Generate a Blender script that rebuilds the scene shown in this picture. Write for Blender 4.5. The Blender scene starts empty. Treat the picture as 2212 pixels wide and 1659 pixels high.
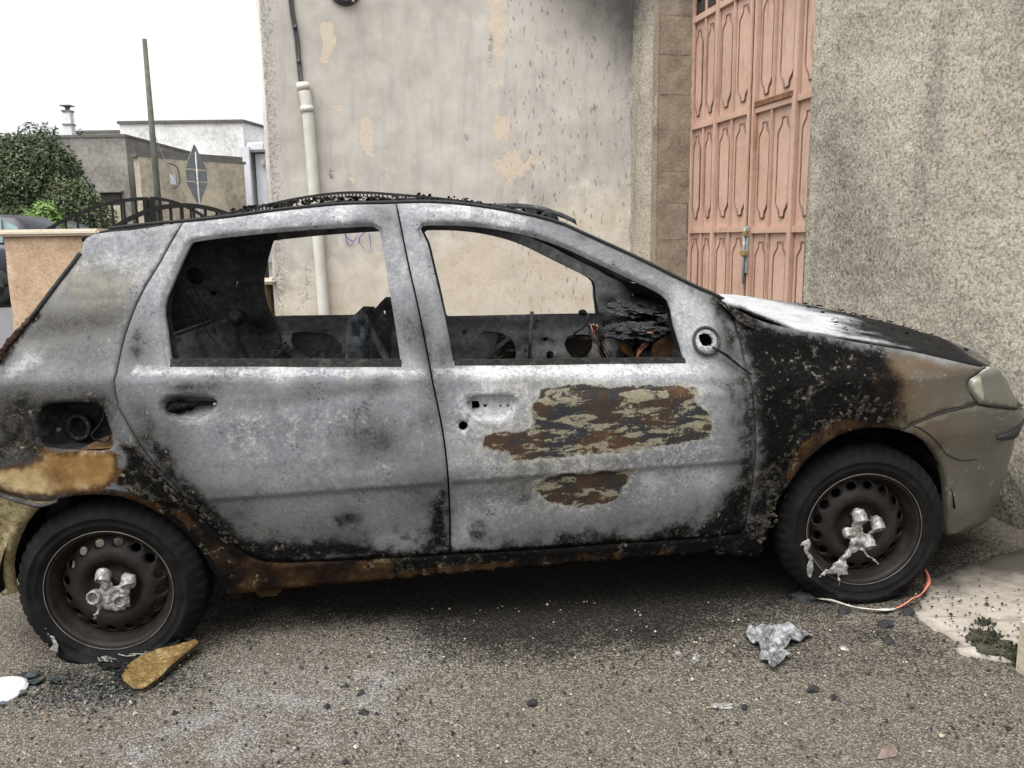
import bpy, bmesh, math, random
import numpy as np
from mathutils import Vector, Matrix, noise as mnoise
from mathutils.geometry import delaunay_2d_cdt

scene = bpy.context.scene
COL = scene.collection
random.seed(7); rng = np.random.default_rng(7)
R = math.radians

# ------------------------------------------------------------------ camera
PITCH, ROLL, CAMZ = 0.171, -0.0137, 1.288
cam_d = bpy.data.cameras.new('camera'); cam = bpy.data.objects.new('camera', cam_d); COL.objects.link(cam)
f_ = Vector((0, math.cos(PITCH), -math.sin(PITCH))); r_ = Vector((1, 0, 0)); u_ = r_.cross(f_)
rt = math.cos(ROLL)*r_ + math.sin(ROLL)*u_; up = -math.sin(ROLL)*r_ + math.cos(ROLL)*u_
cam.matrix_world = Matrix(((rt.x, up.x, -f_.x, 0), (rt.y, up.y, -f_.y, 0), (rt.z, up.z, -f_.z, CAMZ), (0, 0, 0, 1)))
cam_d.sensor_width = 36; cam_d.lens = 36*1791/2212
cam_d.clip_start = .05; cam_d.clip_end = 500
scene.camera = cam

# ------------------------------------------------------------------ overcast sky, weak broad sun, exposure
SUN_EL, SUN_AZ = 68, 215      # sun high behind the camera's left shoulder, veiled by cloud
world = bpy.data.worlds.new('World'); scene.world = world; world.use_nodes = True
wn = world.node_tree; wn.nodes.clear()
sky = wn.nodes.new('ShaderNodeTexSky'); sky.sky_type = 'NISHITA'; sky.sun_disc = False
sky.sun_elevation = R(SUN_EL); sky.sun_rotation = R(SUN_AZ)
sky.air_density = 1.0; sky.dust_density = 4.0; sky.ozone_density = 1.0
hs = wn.nodes.new('ShaderNodeHueSaturation'); hs.inputs['Saturation'].default_value = .06
bg = wn.nodes.new('ShaderNodeBackground'); bg.inputs['Strength'].default_value = .13
wo = wn.nodes.new('ShaderNodeOutputWorld')
wn.links.new(sky.outputs[0], hs.inputs['Color']); wn.links.new(hs.outputs[0], bg.inputs['Color']); wn.links.new(bg.outputs[0], wo.inputs['Surface'])
sun_d = bpy.data.lights.new('sun', 'SUN'); sun_d.energy = 1.5; sun_d.angle = R(60); sun_d.color = (1, .97, .93)
sun = bpy.data.objects.new('sun', sun_d); COL.objects.link(sun)
az = R(SUN_AZ); el = R(SUN_EL)
sun_dir = Vector((math.sin(az)*math.cos(el), math.cos(az)*math.cos(el), math.sin(el)))
sun.rotation_euler = sun_dir.to_track_quat('Z', 'Y').to_euler()
scene.view_settings.view_transform = 'Standard'; scene.view_settings.look = 'None'
scene.view_settings.exposure = 1.25; scene.view_settings.gamma = 1
scene.view_settings.use_curve_mapping = False
scene.render.engine = 'CYCLES'
scene.render.resolution_x = 1024; scene.render.resolution_y = 768

# ------------------------------------------------------------------ object helpers
def obj(name, verts, faces, mat=None, parent=None, smooth=True, attrs=None):
    me = bpy.data.meshes.new(name)
    me.from_pydata([tuple(v) for v in verts], [], [tuple(f) for f in faces]); me.update()
    if smooth and len(me.polygons): me.polygons.foreach_set('use_smooth', [True]*len(me.polygons))
    if attrs:
        for k, a in attrs.items():
            at = me.attributes.new(k, 'FLOAT_COLOR', 'POINT')
            a = np.asarray(a, dtype=np.float32)
            if a.shape[1] == 3: a = np.concatenate([a, np.ones((len(a), 1), np.float32)], 1)
            at.data.foreach_set('color', a.ravel())
    if mat: me.materials.append(mat)
    o = bpy.data.objects.new(name, me); COL.objects.link(o)
    if parent: o.parent = parent
    return o
def bobj(name, bm, mat=None, parent=None, smooth=False):
    me = bpy.data.meshes.new(name); bm.to_mesh(me); bm.free()
    if smooth and len(me.polygons): me.polygons.foreach_set('use_smooth', [True]*len(me.polygons))
    if mat: me.materials.append(mat)
    o = bpy.data.objects.new(name, me); COL.objects.link(o)
    if parent: o.parent = parent
    return o
def empty(name, loc=(0, 0, 0)):
    o = bpy.data.objects.new(name, None); COL.objects.link(o); o.location = loc; o.empty_display_size = .1
    return o
def tag(o, label, cat, group=None):
    o['label'] = label; o['category'] = cat
    if group: o['group'] = group
    return o
def setting(o, kind='structure'):
    o['kind'] = kind; return o
def box(bm, c, s, rz=0, M=None):
    r = bmesh.ops.create_cube(bm, size=1)
    m = Matrix.Translation(c) @ Matrix.Rotation(rz, 4, 'Z') @ Matrix.Diagonal((s[0], s[1], s[2], 1))
    if M is not None: m = M @ m
    bmesh.ops.transform(bm, matrix=m, verts=r['verts']); return r['verts']
def boxobj(name, c, s, mat, parent=None, rz=0, bev=0, M=None):
    bm = bmesh.new(); box(bm, c, s, rz, M)
    if bev: bmesh.ops.bevel(bm, geom=bm.edges[:], offset=bev, segments=2, affect='EDGES')
    return bobj(name, bm, mat, parent)
def tube_mesh(path, rad, n=8, closed=False):
    P = [Vector(p) for p in path]; V = []; F = []
    N = len(P); prev = None
    for i, p in enumerate(P):
        a = P[(i-1) % N] if (closed or i > 0) else p; b = P[(i+1) % N] if (closed or i < N-1) else p
        t = (b-a).normalized() if (b-a).length > 1e-9 else Vector((0, 0, 1))
        if prev is None:
            prev = t.orthogonal().normalized()
        x = (prev - t*prev.dot(t)); x = x.normalized() if x.length > 1e-6 else t.orthogonal().normalized()
        prev = x; y = t.cross(x); r = float(rad[i] if hasattr(rad, '__len__') else rad)
        for k in range(n):
            q = 2*math.pi*k/n; V.append(p + r*(math.cos(q)*x + math.sin(q)*y))
    for i in range(N if closed else N-1):
        j = (i+1) % N
        for k in range(n): F.append((i*n+k, i*n+(k+1) % n, j*n+(k+1) % n, j*n+k))
    if not closed:
        F.append(tuple(range(n-1, -1, -1))); F.append(tuple((N-1)*n+k for k in range(n)))
    return V, F
def tube(name, path, rad, mat, parent=None, n=8, closed=False):
    V, F = tube_mesh(path, rad, n, closed); return obj(name, V, F, mat, parent)
def tubes(name, paths, rad, mat, parent=None, n=6):
    V = []; F = []
    for p in paths:
        v, f = tube_mesh(p, rad, n); k = len(V); V += v; F += [tuple(i+k for i in q) for q in f]
    return obj(name, V, F, mat, parent)
def crom(pts, step=.02, closed=False):
    """Catmull-Rom resampling of a polyline in any dimension."""
    P = [np.array(p, float) for p in pts]; n = len(P); out = []
    for i in range(n if closed else n-1):
        p1, p2 = P[i], P[(i+1) % n]
        p0 = P[i-1] if (closed or i > 0) else 2*p1-p2
        p3 = P[(i+2) % n] if (closed or i+2 < n) else 2*p2-p1
        k = max(1, int(np.linalg.norm(p2-p1)/step))
        for j in range(k):
            t = j/k
            out.append(.5*((2*p1)+(-p0+p2)*t+(2*p0-5*p1+4*p2-p3)*t*t+(-p0+3*p1-3*p2+p3)*t**3))
    if not closed: out.append(P[-1])
    return out
def vnoise(p, sc, seed=0, octs=4):
    """fractal value noise on an array of 2-D points, mean 0"""
    p = np.asarray(p, float)*sc; tot = np.zeros(len(p)); amp = 1.; s = 0.
    r = np.random.default_rng(seed); T = r.random((256, 256))
    for o in range(octs):
        q = p*(2**o)+o*17.3; i = np.floor(q).astype(int); f = q-i; f = f*f*(3-2*f)
        a = T[i[:, 0] % 256, i[:, 1] % 256]; b = T[(i[:, 0]+1) % 256, i[:, 1] % 256]
        c = T[i[:, 0] % 256, (i[:, 1]+1) % 256]; d = T[(i[:, 0]+1) % 256, (i[:, 1]+1) % 256]
        tot += amp*((a*(1-f[:, 0])+b*f[:, 0])*(1-f[:, 1])+(c*(1-f[:, 0])+d*f[:, 0])*f[:, 1]-.5); s += amp; amp *= .5
    return tot/s
def signed_dist(P, poly):
    P = np.asarray(P, float); Q = np.asarray(poly, float); A = Q; B = np.roll(Q, -1, 0)
    best = np.full(len(P), 1e9); ins = np.zeros(len(P), bool)
    for a, b in zip(A, B):
        ab = b-a; l = ab@ab
        t = np.clip(((P-a)@ab)/max(l, 1e-12), 0, 1); d = np.hypot(*(P-a-t[:, None]*ab).T); best = np.minimum(best, d)
        c = (a[1] > P[:, 1]) != (b[1] > P[:, 1])
        with np.errstate(divide='ignore', invalid='ignore'):
            xx = (b[0]-a[0])*(P[:, 1]-a[1])/(b[1]-a[1])+a[0]
        ins ^= c & (P[:, 0] < xx)
    return np.where(ins, best, -best)
def poly_mask(P, polys):
    m = np.zeros(len(P))
    for f, v, poly in polys:
        d = signed_dist(P, poly); m = np.maximum(m, v*np.clip(.5+d/(2*f), 0, 1))
    return m
def cdt(outer, holes, grid, jitter=.25, rings=(), lines=()):
    """triangulate a plane region with an inner grid -> (points Nx2, triangles)"""
    loops = [list(map(tuple, outer))]+[list(map(tuple, h)) for h in holes]
    V = []; E = []
    for lp in loops:
        k = len(V); V += lp; E += [(k+i, k+(i+1) % len(lp)) for i in range(len(lp))]
    for lp in rings:
        k = len(V); V += list(map(tuple, lp)); E += [(k+i, k+(i+1) % len(lp)) for i in range(len(lp))]
    for ln in lines:
        ln = np.array(ln); ok = signed_dist(ln, outer) > .004
        for h in holes: ok &= signed_dist(ln, h) < -.004
        for h in rings: ok &= np.abs(signed_dist(ln, h)) > .003
        pv = None
        for q, g in zip(ln, ok):
            if g:
                V.append(tuple(q))
                if pv is not None: E.append((pv, len(V)-1))
                pv = len(V)-1
            else: pv = None
    O = np.array(outer)
    xs = np.arange(O[:, 0].min()+grid/2, O[:, 0].max(), grid); ys = np.arange(O[:, 1].min()+grid/2, O[:, 1].max(), grid)
    G = np.stack(np.meshgrid(xs, ys), -1).reshape(-1, 2)
    G += (np.random.default_rng(3).random(G.shape)-.5)*grid*jitter
    ok = signed_dist(G, outer) > grid*.45
    for h in holes: ok &= signed_dist(G, h) < -grid*.45
    for h in rings: ok &= np.abs(signed_dist(G, h)) > grid*.3
    for ln in lines:
        L = np.array(ln); ok &= np.abs(G[:, 1]-np.interp(G[:, 0], L[:, 0], L[:, 1])) > .005
    G = G[ok]
    V2 = [Vector((float(a), float(b))) for a, b in V]+[Vector((float(a), float(b))) for a, b in G]
    vo, eo, fo, *_ = delaunay_2d_cdt(V2, E, [], 0, 1e-6)
    Pn = np.array([(v.x, v.y) for v in vo]); T = np.array([tuple(f) for f in fo])
    cen = Pn[T].mean(1)
    ok = signed_dist(cen, outer) > 0
    for h in holes: ok &= signed_dist(cen, h) < 0
    T = T[ok]
    # orient counter-clockwise
    a, b, c = Pn[T[:, 0]], Pn[T[:, 1]], Pn[T[:, 2]]
    cr = (b[:, 0]-a[:, 0])*(c[:, 1]-a[:, 1])-(b[:, 1]-a[:, 1])*(c[:, 0]-a[:, 0])
    T[cr < 0] = T[cr < 0][:, ::-1]
    return Pn, T[np.abs(cr) > 1e-10]
def boundary(T):
    cnt = {}
    for t in T:
        for i in range(3):
            a, b = int(t[i]), int(t[(i+1) % 3]); cnt[(min(a, b), max(a, b))] = cnt.get((min(a, b), max(a, b)), 0)+1
    out = []
    for t in T:
        for i in range(3):
            a, b = int(t[i]), int(t[(i+1) % 3])
            if cnt[(min(a, b), max(a, b))] == 1: out.append((a, b))
    return out
def flat_panel(name, outer, holes, grid, fn, depth, mat, parent, smooth=True, attrs=None, flip=False, rings=(), darr=None, lines=()):
    """region of a surface given by fn(u, v, d) (d = depth behind the face), with turned-in edges `depth` long"""
    P, T = cdt(outer, holes, grid, rings=rings, lines=lines)
    bnd = boundary(T)
    D = darr(P) if darr is not None else np.zeros(len(P))
    V = [fn(u, v, float(q)) for (u, v), q in zip(P, D)]; F = [tuple(t) for t in T]
    idx = {}
    def back(i):
        if i not in idx: idx[i] = len(V); V.append(fn(P[i][0], P[i][1], float(D[i])+depth)); src.append(i)
        return idx[i]
    src = []
    if depth:
        for a, b in bnd:
            F.append((b, a, back(a), back(b)))
    if flip: F = [f[::-1] for f in F]
    Q = np.concatenate([P, P[src]]) if src else P
    at = {k: f(Q) for k, f in attrs.items()} if attrs else None
    return obj(name, V, F, mat, parent, smooth, at)
def circle(cx, cy, r, n=20, ry=None, ph=0): return [(cx+r*math.cos(2*math.pi*i/n+ph), cy+(ry or r)*math.sin(2*math.pi*i/n+ph)) for i in range(n)]
def copy_tree(o, parent=None):
    c = o.copy(); COL.objects.link(c)
    if parent is not None: c.parent = parent
    for ch in o.children: copy_tree(ch, c)
    return c

# ------------------------------------------------------------------ material helper
class MT:
    def __init__(s, name):
        s.m = bpy.data.materials.new(name); s.m.use_nodes = True; s.t = s.m.node_tree
        s.b = s.t.nodes['Principled BSDF']; s._p = None
    def n(s, t, **kw):
        x = s.t.nodes.new(t)
        for k, v in kw.items(): setattr(x, k, v)
        return x
    def lk(s, a, i):
        if hasattr(a, 'is_linked') or hasattr(a, 'links'): s.t.links.new(a, i)
        else:
            try: i.default_value = a
            except Exception: i.default_value = tuple(a)+(1,)
    def pos(s):
        if s._p is None: s._p = s.n('ShaderNodeTexCoord').outputs['Object']
        return s._p
    def mapped(s, scale=(1, 1, 1), rot=(0, 0, 0), loc=(0, 0, 0)):
        x = s.n('ShaderNodeMapping'); s.lk(s.pos(), x.inputs[0]); x.inputs['Scale'].default_value = scale; x.inputs['Rotation'].default_value = rot; x.inputs['Location'].default_value = loc
        return x.outputs[0]
    def noise(s, sc, det=6, ro=.55, vec=None, dist=0):
        x = s.n('ShaderNodeTexNoise'); s.lk(vec if vec is not None else s.pos(), x.inputs['Vector'])
        x.inputs['Scale'].default_value = sc; x.inputs['Detail'].default_value = det; x.inputs['Roughness'].default_value = ro; x.inputs['Distortion'].default_value = dist
        return x.outputs['Fac']
    def vor(s, sc, feat='F1', vec=None, out='Distance', rnd=1):
        x = s.n('ShaderNodeTexVoronoi', feature=feat); s.lk(vec if vec is not None else s.pos(), x.inputs['Vector']); x.inputs['Scale'].default_value = sc
        x.inputs['Randomness'].default_value = rnd
        return x.outputs[out]
    def math(s, op, a, b=0., c=None, clamp=False):
        x = s.n('ShaderNodeMath', operation=op, use_clamp=clamp); s.lk(a, x.inputs[0]); s.lk(b, x.inputs[1])
        if c is not None: s.lk(c, x.inputs[2])
        return x.outputs[0]
    def step(s, a, lo, hi, o0=0., o1=1.):
        x = s.n('ShaderNodeMapRange', interpolation_type='SMOOTHSTEP'); s.lk(a, x.inputs['Value']); s.lk(lo, x.inputs['From Min']); s.lk(hi, x.inputs['From Max'])
        x.inputs['To Min'].default_value = o0; x.inputs['To Max'].default_value = o1
        return x.outputs[0]
    def ramp(s, a, *stops):
        x = s.n('ShaderNodeValToRGB'); s.lk(a, x.inputs[0]); e = x.color_ramp.elements
        while len(e) < len(stops): e.new(.5)
        for q, (p, c) in zip(e, stops):
            q.position = p; q.color = tuple(c)+(1,) if hasattr(c, '__len__') else (c, c, c, 1)
        return x.outputs[0]
    def mix(s, f, a, b, mode='MIX'):
        x = s.n('ShaderNodeMix', data_type='RGBA', blend_type=mode); s.lk(f, x.inputs[0])
        for v, i in ((a, x.inputs[6]), (b, x.inputs[7])):
            if isinstance(v, (tuple, list)): i.default_value = tuple(v)+(1,)
            else: s.t.links.new(v, i)
        return x.outputs[2]
    def attr(s, name):
        x = s.n('ShaderNodeAttribute', attribute_name=name); y = s.n('ShaderNodeSeparateColor'); s.lk(x.outputs['Color'], y.inputs[0])
        return y.outputs[0], y.outputs[1], y.outputs[2]
    def xyz(s, v=None):
        y = s.n('ShaderNodeSeparateXYZ'); s.lk(v if v is not None else s.pos(), y.inputs[0]); return y.outputs
    def bump(s, h, strength=.5, dist=.01, prev=None):
        x = s.n('ShaderNodeBump'); s.lk(h, x.inputs['Height']); x.inputs['Strength'].default_value = strength; x.inputs['Distance'].default_value = dist
        if prev is not None: s.lk(prev, x.inputs['Normal'])
        return x.outputs[0]
    def done(s, col=None, rough=.8, metal=0., normal=None, spec=None):
        if col is not None:
            if isinstance(col, (tuple, list)): s.b.inputs['Base Color'].default_value = tuple(col)+(1,)
            else: s.t.links.new(col, s.b.inputs['Base Color'])
        s.lk(rough, s.b.inputs['Roughness']); s.lk(metal, s.b.inputs['Metallic'])
        if normal is not None: s.lk(normal, s.b.inputs['Normal'])
        if spec is not None: s.b.inputs['Specular IOR Level'].default_value = spec
        return s.m
MAT = {}
def simple(name, col, rough=.7, metal=0, var=.25, sc=8, bump=0., bsc=60, spec=None):
    t = MT(name); nz = t.noise(sc, 6, .6)
    c = t.mix(t.step(nz, .3, .7), tuple(x*(1-var) for x in col), tuple(min(1, x*(1+var)) for x in col))
    nr = t.bump(t.noise(bsc, 5, .6), bump, .004) if bump else None
    MAT[name] = t.done(c, rough, metal, nr, spec); return MAT[name]
# ---- burn marks, with some painted light and shade, on the car side: (feather m, strength, outline in side coordinates (length, height) m) ----
MARKS = {
 'film_shade': [
  (0.1, 0.42, [(-0.4, 0.9),(0.11, 0.93),(0.12, 1.08),(0.16, 1.2),(-0.05, 1.2),(-0.22, 1.03)]),
  (0.03, 0.55, [(-0.06, 1.215),(0.14, 1.19),(0.15, 1.165),(-0.1, 1.18)]),
  (0.05, 0.7, [(-0.25, 1.05),(0.12, 1.07),(0.14, 1.16),(-0.12, 1.17)]),
  (0.09, 0.75, [(-0.5, 0.7),(0.11, 0.75),(0.12, 0.95),(-0.3, 0.98),(-0.5, 0.9)]),
  (0.07, 0.6, [(0.1, 0.6),(0.3, 0.76),(0.2, 0.9),(0.12, 0.93)]),
  (0.11, 0.5, [(0.3, 0.5),(0.7, 0.5),(1.07, 0.54),(1.07, 0.3),(0.4, 0.3)]),  # lower rear door: smoke plus light falloff put into the colour
  (0.05, 0.45, [(1.08, 0.55),(1.5, 0.54),(1.4, 0.47),(1.1, 0.46)]),
  (0.09, 0.6, [(1.08, 0.39),(2.0, 0.44),(2.05, 0.3),(1.08, 0.3)]),  # front door foot darkened likewise, smoke and painted falloff
  (0.06, 0.5, [(0.77, 0.7),(0.8, 0.76),(0.87, 0.76),(0.9, 0.69),(0.87, 0.63),(0.8, 0.63)]),
  (0.06, 0.7, [(1.96, 1.06),(2.06, 1),(2.07, 0.5),(2.0, 0.5)]),
  (0.03, 0.5, [(0.25, 0.93),(0.42, 0.93),(0.42, 0.89),(0.25, 0.89)]),
  (0.03, 0.4, [(0.45, 0.91),(0.98, 0.89),(1.0, 0.86),(0.45, 0.87)]),
  (0.04, 0.5, [(0.93, 1.1),(1.06, 1.1),(1.08, 0.9),(1.0, 0.9)]),
  (0.05, 0.4, [(0.98, 0.8),(1.06, 0.82),(1.07, 0.6),(1.02, 0.6)]),
  (0.06, 0.35, [(0.0, 1.3),(0.2, 1.3),(0.1, 1.2),(-0.07, 1.22)]),
 ],
 'soot': [
  (0.045, 1, [(0.177, 0.783),(0.255, 0.718),(0.268, 0.653),(0.304, 0.607),(0.344, 0.552),(0.392, 0.494),(0.411, 0.445),(0.466, 0.412),(0.525, 0.407),(0.609, 0.39),(0.696, 0.392),(0.782, 0.38),(0.866, 0.348),(0.953, 0.335),(0.995, 0.366),(1.008, 0.428),(1.012, 0.485),(1.051, 0.54),(1.077, 0.553),(1.069, 0.305),(0.775, 0.306),(0.515, 0.32),(0.449, 0.341),(0.395, 0.389),(0.291, 0.536),(0.192, 0.697),(0.165, 0.75)]),
  (0.012, 1, [(0.09, 0.757),(0.163, 0.741),(0.209, 0.666),(0.325, 0.479),(0.289, 0.482),(0.192, 0.555),(0.094, 0.613),(0.071, 0.63),(0.086, 0.659),(0.111, 0.688),(0.121, 0.717)]),
  (0.06, 0.75, [(-0.225, 0.931),(-0.153, 0.956),(-0.111, 0.899),(-0.122, 0.79),(-0.118, 0.76),(-0.158, 0.722),(-0.215, 0.696),(-0.254, 0.683)]),
  (0.045, 1, [(2.03, 0.85),(2.025, 0.711),(2.023, 0.562),(2.015, 0.492),(1.971, 0.442),(1.949, 0.374),(1.914, 0.35),(1.823, 0.363),(1.748, 0.337),(1.673, 0.322),(1.623, 0.337),(1.499, 0.353),(1.434, 0.343),(1.399, 0.319),(1.252, 0.331),(1.154, 0.318),(1.072, 0.315),(1.071, 0.299),(1.498, 0.287),(2.05, 0.289),(2.082, 0.449),(2.069, 0.66),(2.044, 0.827)]),
  (0.05, 1, [(1.983, 1.099),(2.022, 1.077),(2.184, 0.981),(2.336, 0.943),(2.435, 0.908),(2.533, 0.892),(2.552, 0.844),(2.548, 0.795),(2.533, 0.741),(2.538, 0.696),(2.45, 0.686),(2.321, 0.695),(2.254, 0.659),(2.215, 0.596),(2.185, 0.509),(2.159, 0.418),(2.146, 0.29),(2.05, 0.299),(2.072, 0.491),(2.071, 0.652),(2.057, 0.8),(2.055, 0.883),(2.038, 0.974),(2.007, 1.049)]),
  (0.04, 0.8, [(1.946, 1.126),(2.011, 1.073),(2.043, 0.974),(2.055, 0.864),(2.025, 0.866),(2.004, 0.919),(1.992, 0.977),(1.963, 1.066)]),
  (0.02, 0.9, [(0.751, 0.303),(1.109, 0.295),(1.945, 0.28),(2.107, 0.256),(2.114, 0.2),(1.933, 0.227),(1.568, 0.252),(1.259, 0.246),(1.106, 0.239),(0.866, 0.257),(0.776, 0.256)]),
  (0.03, 0.55, [(1.036, 1.136),(1.053, 1.049),(1.06, 0.937),(1.048, 0.858),(1.008, 0.914),(0.994, 1.053)]),
  (0.02, 0.6, [(1.071, 0.992),(1.1, 0.99),(1.102, 0.921),(1.065, 0.911)]),
  (0.03, 0.6, [(0.134, 1.105),(0.17, 1.107),(0.187, 1.056),(0.183, 0.978),(0.119, 0.979),(0.113, 1.025)]),
  (0.02, 0.6, [(0.252, 0.938),(0.405, 0.924),(0.396, 0.889),(0.331, 0.885),(0.259, 0.897)]),
  (0.02, 0.6, [(0.824, 0.906),(0.9, 0.901),(0.898, 0.872),(0.848, 0.876)]),
  (0.02, 0.45, [(0.511, 0.922),(0.589, 0.917),(0.575, 0.889),(0.526, 0.9)]),
  (0.01, 0.55, [(0.558, 0.87),(0.657, 0.884),(0.765, 0.879),(0.756, 0.867),(0.615, 0.866)]),
  (0.02, 0.75, [(0.703, 0.468),(0.748, 0.483),(0.807, 0.469),(0.8, 0.441),(0.752, 0.435),(0.712, 0.419)]),
  (0.03, 0.5, [(0.838, 0.728),(0.874, 0.76),(0.924, 0.753),(0.947, 0.712),(0.926, 0.661),(0.883, 0.647),(0.843, 0.685)]),
  (0.05, 0.55, [(0.344, 0.552),(0.46, 0.546),(0.491, 0.471),(0.678, 0.432),(0.61, 0.395),(0.466, 0.412),(0.391, 0.48)]),
  (0.02, 1, [(-0.149, 1.15),(-0.133, 1.167),(-0.13, 1.138),(-0.156, 1.111),(-0.188, 1.071),(-0.215, 1.023),(-0.23, 0.983),(-0.238, 1.031)]),
  (0.025, 0.6, [(1.436, 1.367),(1.513, 1.342),(1.626, 1.28),(1.768, 1.205),(1.908, 1.126),(1.992, 1.078),(1.951, 1.071),(1.813, 1.164),(1.671, 1.234),(1.553, 1.293),(1.482, 1.326)]),
  (0.02, 0.5, [(0.868, 1.433),(0.959, 1.433),(0.961, 1.374),(0.908, 1.373)]),
  (0.03, 0.45, [(-0.052, 1.184),(0.138, 1.167),(0.111, 1.136),(0.038, 1.143),(-0.05, 1.159)]),
  (0.008, 0.9, [(0.236, 0.866),(0.273, 0.876),(0.328, 0.856),(0.381, 0.85),(0.339, 0.838),(0.277, 0.822),(0.242, 0.832)]),
  (0.02, 0.55, [(1.136, 0.442),(1.198, 0.421),(1.214, 0.362),(1.155, 0.329),(1.107, 0.339)]),
  (0.012, 0.6, [(1.158, 0.492),(1.182, 0.49),(1.194, 0.437),(1.161, 0.45)]),
  (0.02, 0.5, [(1.076, 0.558),(1.099, 0.545),(1.1, 0.476),(1.088, 0.425),(1.081, 0.32),(1.068, 0.304)]),
  (0.03, 0.45, [(1.095, 0.562),(1.355, 0.556),(1.375, 0.506),(1.164, 0.523)]),
  (0.03, 0.4, [(1.64, 0.549),(1.817, 0.545),(1.795, 0.504),(1.696, 0.511)]),
  (0.02, 0.5, [(0.927, 0.556),(1.074, 0.564),(1.071, 0.518),(0.965, 0.498)]),
  (0.02, 1, [(-0.08, 0.6),(0.09, 0.6),(0.17, 0.66),(0.26, 0.6),(0.38, 0.45),(0.5, 0.36),(0.6, 0.335),(1.94, 0.305),(1.94, 0.2),(0.3, 0.2),(0.25, 0.42),(0.1, 0.55)]),
  (0.02, 1, [(1.9, 0.32),(2.08, 0.34),(2.16, 0.5),(2.2, 0.55),(2.2, 0.15),(1.9, 0.15)]),
  (0.03, 1, [(2.3, 0.56),(2.3, 0.9),(2.58, 0.86),(2.6, 0.66),(2.5, 0.6)]),
  (0.05, 0.62, [(-0.6, 0.8),(-0.2, 0.9),(0.1, 0.93),(0.1, 0.72),(-0.6, 0.6)]),
  (0.06, 0.55, [(0.12, 0.6),(0.25, 0.72),(0.22, 0.86),(0.14, 0.86)]),
  (0.05, 0.5, [(1.2, 0.33),(1.9, 0.4),(1.95, 0.33),(1.9, 0.29),(1.1, 0.3)]),
  (0.09, 0.62, [(0.3, 0.5),(0.42, 0.46),(0.6, 0.44),(0.8, 0.42),(1.07, 0.44),(1.07, 0.3),(0.4, 0.3)]),  # soot low on the doors, partly the light's falloff painted as colour
  (0.08, 0.55, [(1.08, 0.4),(1.3, 0.37),(1.7, 0.38),(1.9, 0.46),(2.04, 0.5),(2.04, 0.29),(1.08, 0.29)]),
  (0.06, 0.6, [(0.98, 0.62),(1.07, 0.62),(1.07, 0.42),(1.0, 0.44)]),
  (0.05, 0.5, [(0.13, 0.66),(0.2, 0.72),(0.3, 0.6),(0.42, 0.46),(0.36, 0.44)]),
  (0.02, 1, [(2.12, 0.4),(2.2, 0.52),(2.3, 0.62),(2.45, 0.66),(2.52, 0.66),(2.5, 0.72),(2.2, 0.75),(2.1, 0.6)]),
  (0.06, 0.5, [(1.9, 0.85),(2.05, 0.9),(2.06, 0.55),(1.99, 0.55)]),
 ],
 'gold': [
  (0.03, 1, [(-0.125, 0.752),(-0.1, 0.757),(0.0, 0.743),(0.085, 0.738),(0.1, 0.72),(0.098, 0.69),(0.085, 0.665),(0.075, 0.64),(0.05, 0.617),(0, 0.61),(-0.05, 0.608),(-0.1, 0.6),(-0.18, 0.605),(-0.26, 0.63),(-0.4, 0.655),(-0.42, 0.7),(-0.28, 0.705),(-0.22, 0.712),(-0.17, 0.714),(-0.145, 0.722)]),
 ],
 'ochre': [
  (0.012, 1, [(0.175, 0.564),(0.262, 0.522),(0.32, 0.439),(0.41, 0.366),(0.477, 0.327),(0.752, 0.306),(0.885, 0.302),(0.878, 0.229),(0.35, 0.213),(0.329, 0.3),(0.303, 0.416),(0.256, 0.483),(0.198, 0.545)]),
  (0.012, 0.9, [(-0.129, 0.599),(-0.062, 0.617),(0.059, 0.619),(0.129, 0.602),(0.192, 0.555),(0.182, 0.512),(0.122, 0.566),(0.049, 0.595)]),
  (0.02, 0.9, [(2.572, 0.617),(2.555, 0.654),(2.502, 0.657),(2.398, 0.675),(2.321, 0.672),(2.285, 0.647),(2.224, 0.605),(2.197, 0.565),(2.185, 0.509),(2.179, 0.428),(2.156, 0.374),(2.147, 0.284),(2.162, 0.374),(2.199, 0.448),(2.262, 0.548),(2.348, 0.612),(2.451, 0.63)]),
  (0.02, 0.52, [(0.882, 0.273),(1.413, 0.281),(1.938, 0.265),(1.941, 0.225),(1.413, 0.22),(0.878, 0.218)]),
  (0.07, 0.62, [(2.4, 0.86),(2.6, 0.86),(2.64, 0.7),(2.56, 0.65),(2.44, 0.655)]),
 ],
 'olive': [
  (0.07, 1, [(2.55, 0.89),(2.65, 0.86),(2.9, 0.8),(4.5, 0.8),(4.5, 0),(2.7, 0),(2.565, 0.62),(2.52, 0.655),(2.55, 0.675),(2.54, 0.73),(2.55, 0.78),(2.535, 0.83)]),
 ],
 'rust': [
  (0.02, 1, [(1.385, 0.831),(1.431, 0.841),(1.511, 0.841),(1.654, 0.829),(1.798, 0.82),(1.885, 0.807),(1.898, 0.797),(1.864, 0.785),(1.885, 0.75),(1.923, 0.718),(1.927, 0.674),(1.912, 0.641),(1.838, 0.637),(1.79, 0.63),(1.693, 0.627),(1.62, 0.618),(1.5, 0.622),(1.428, 0.612),(1.357, 0.618),(1.29, 0.61),(1.264, 0.644),(1.217, 0.652),(1.195, 0.668),(1.194, 0.692),(1.22, 0.707),(1.267, 0.71),(1.338, 0.71),(1.357, 0.728),(1.349, 0.757),(1.356, 0.789),(1.376, 0.815)]),
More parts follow.
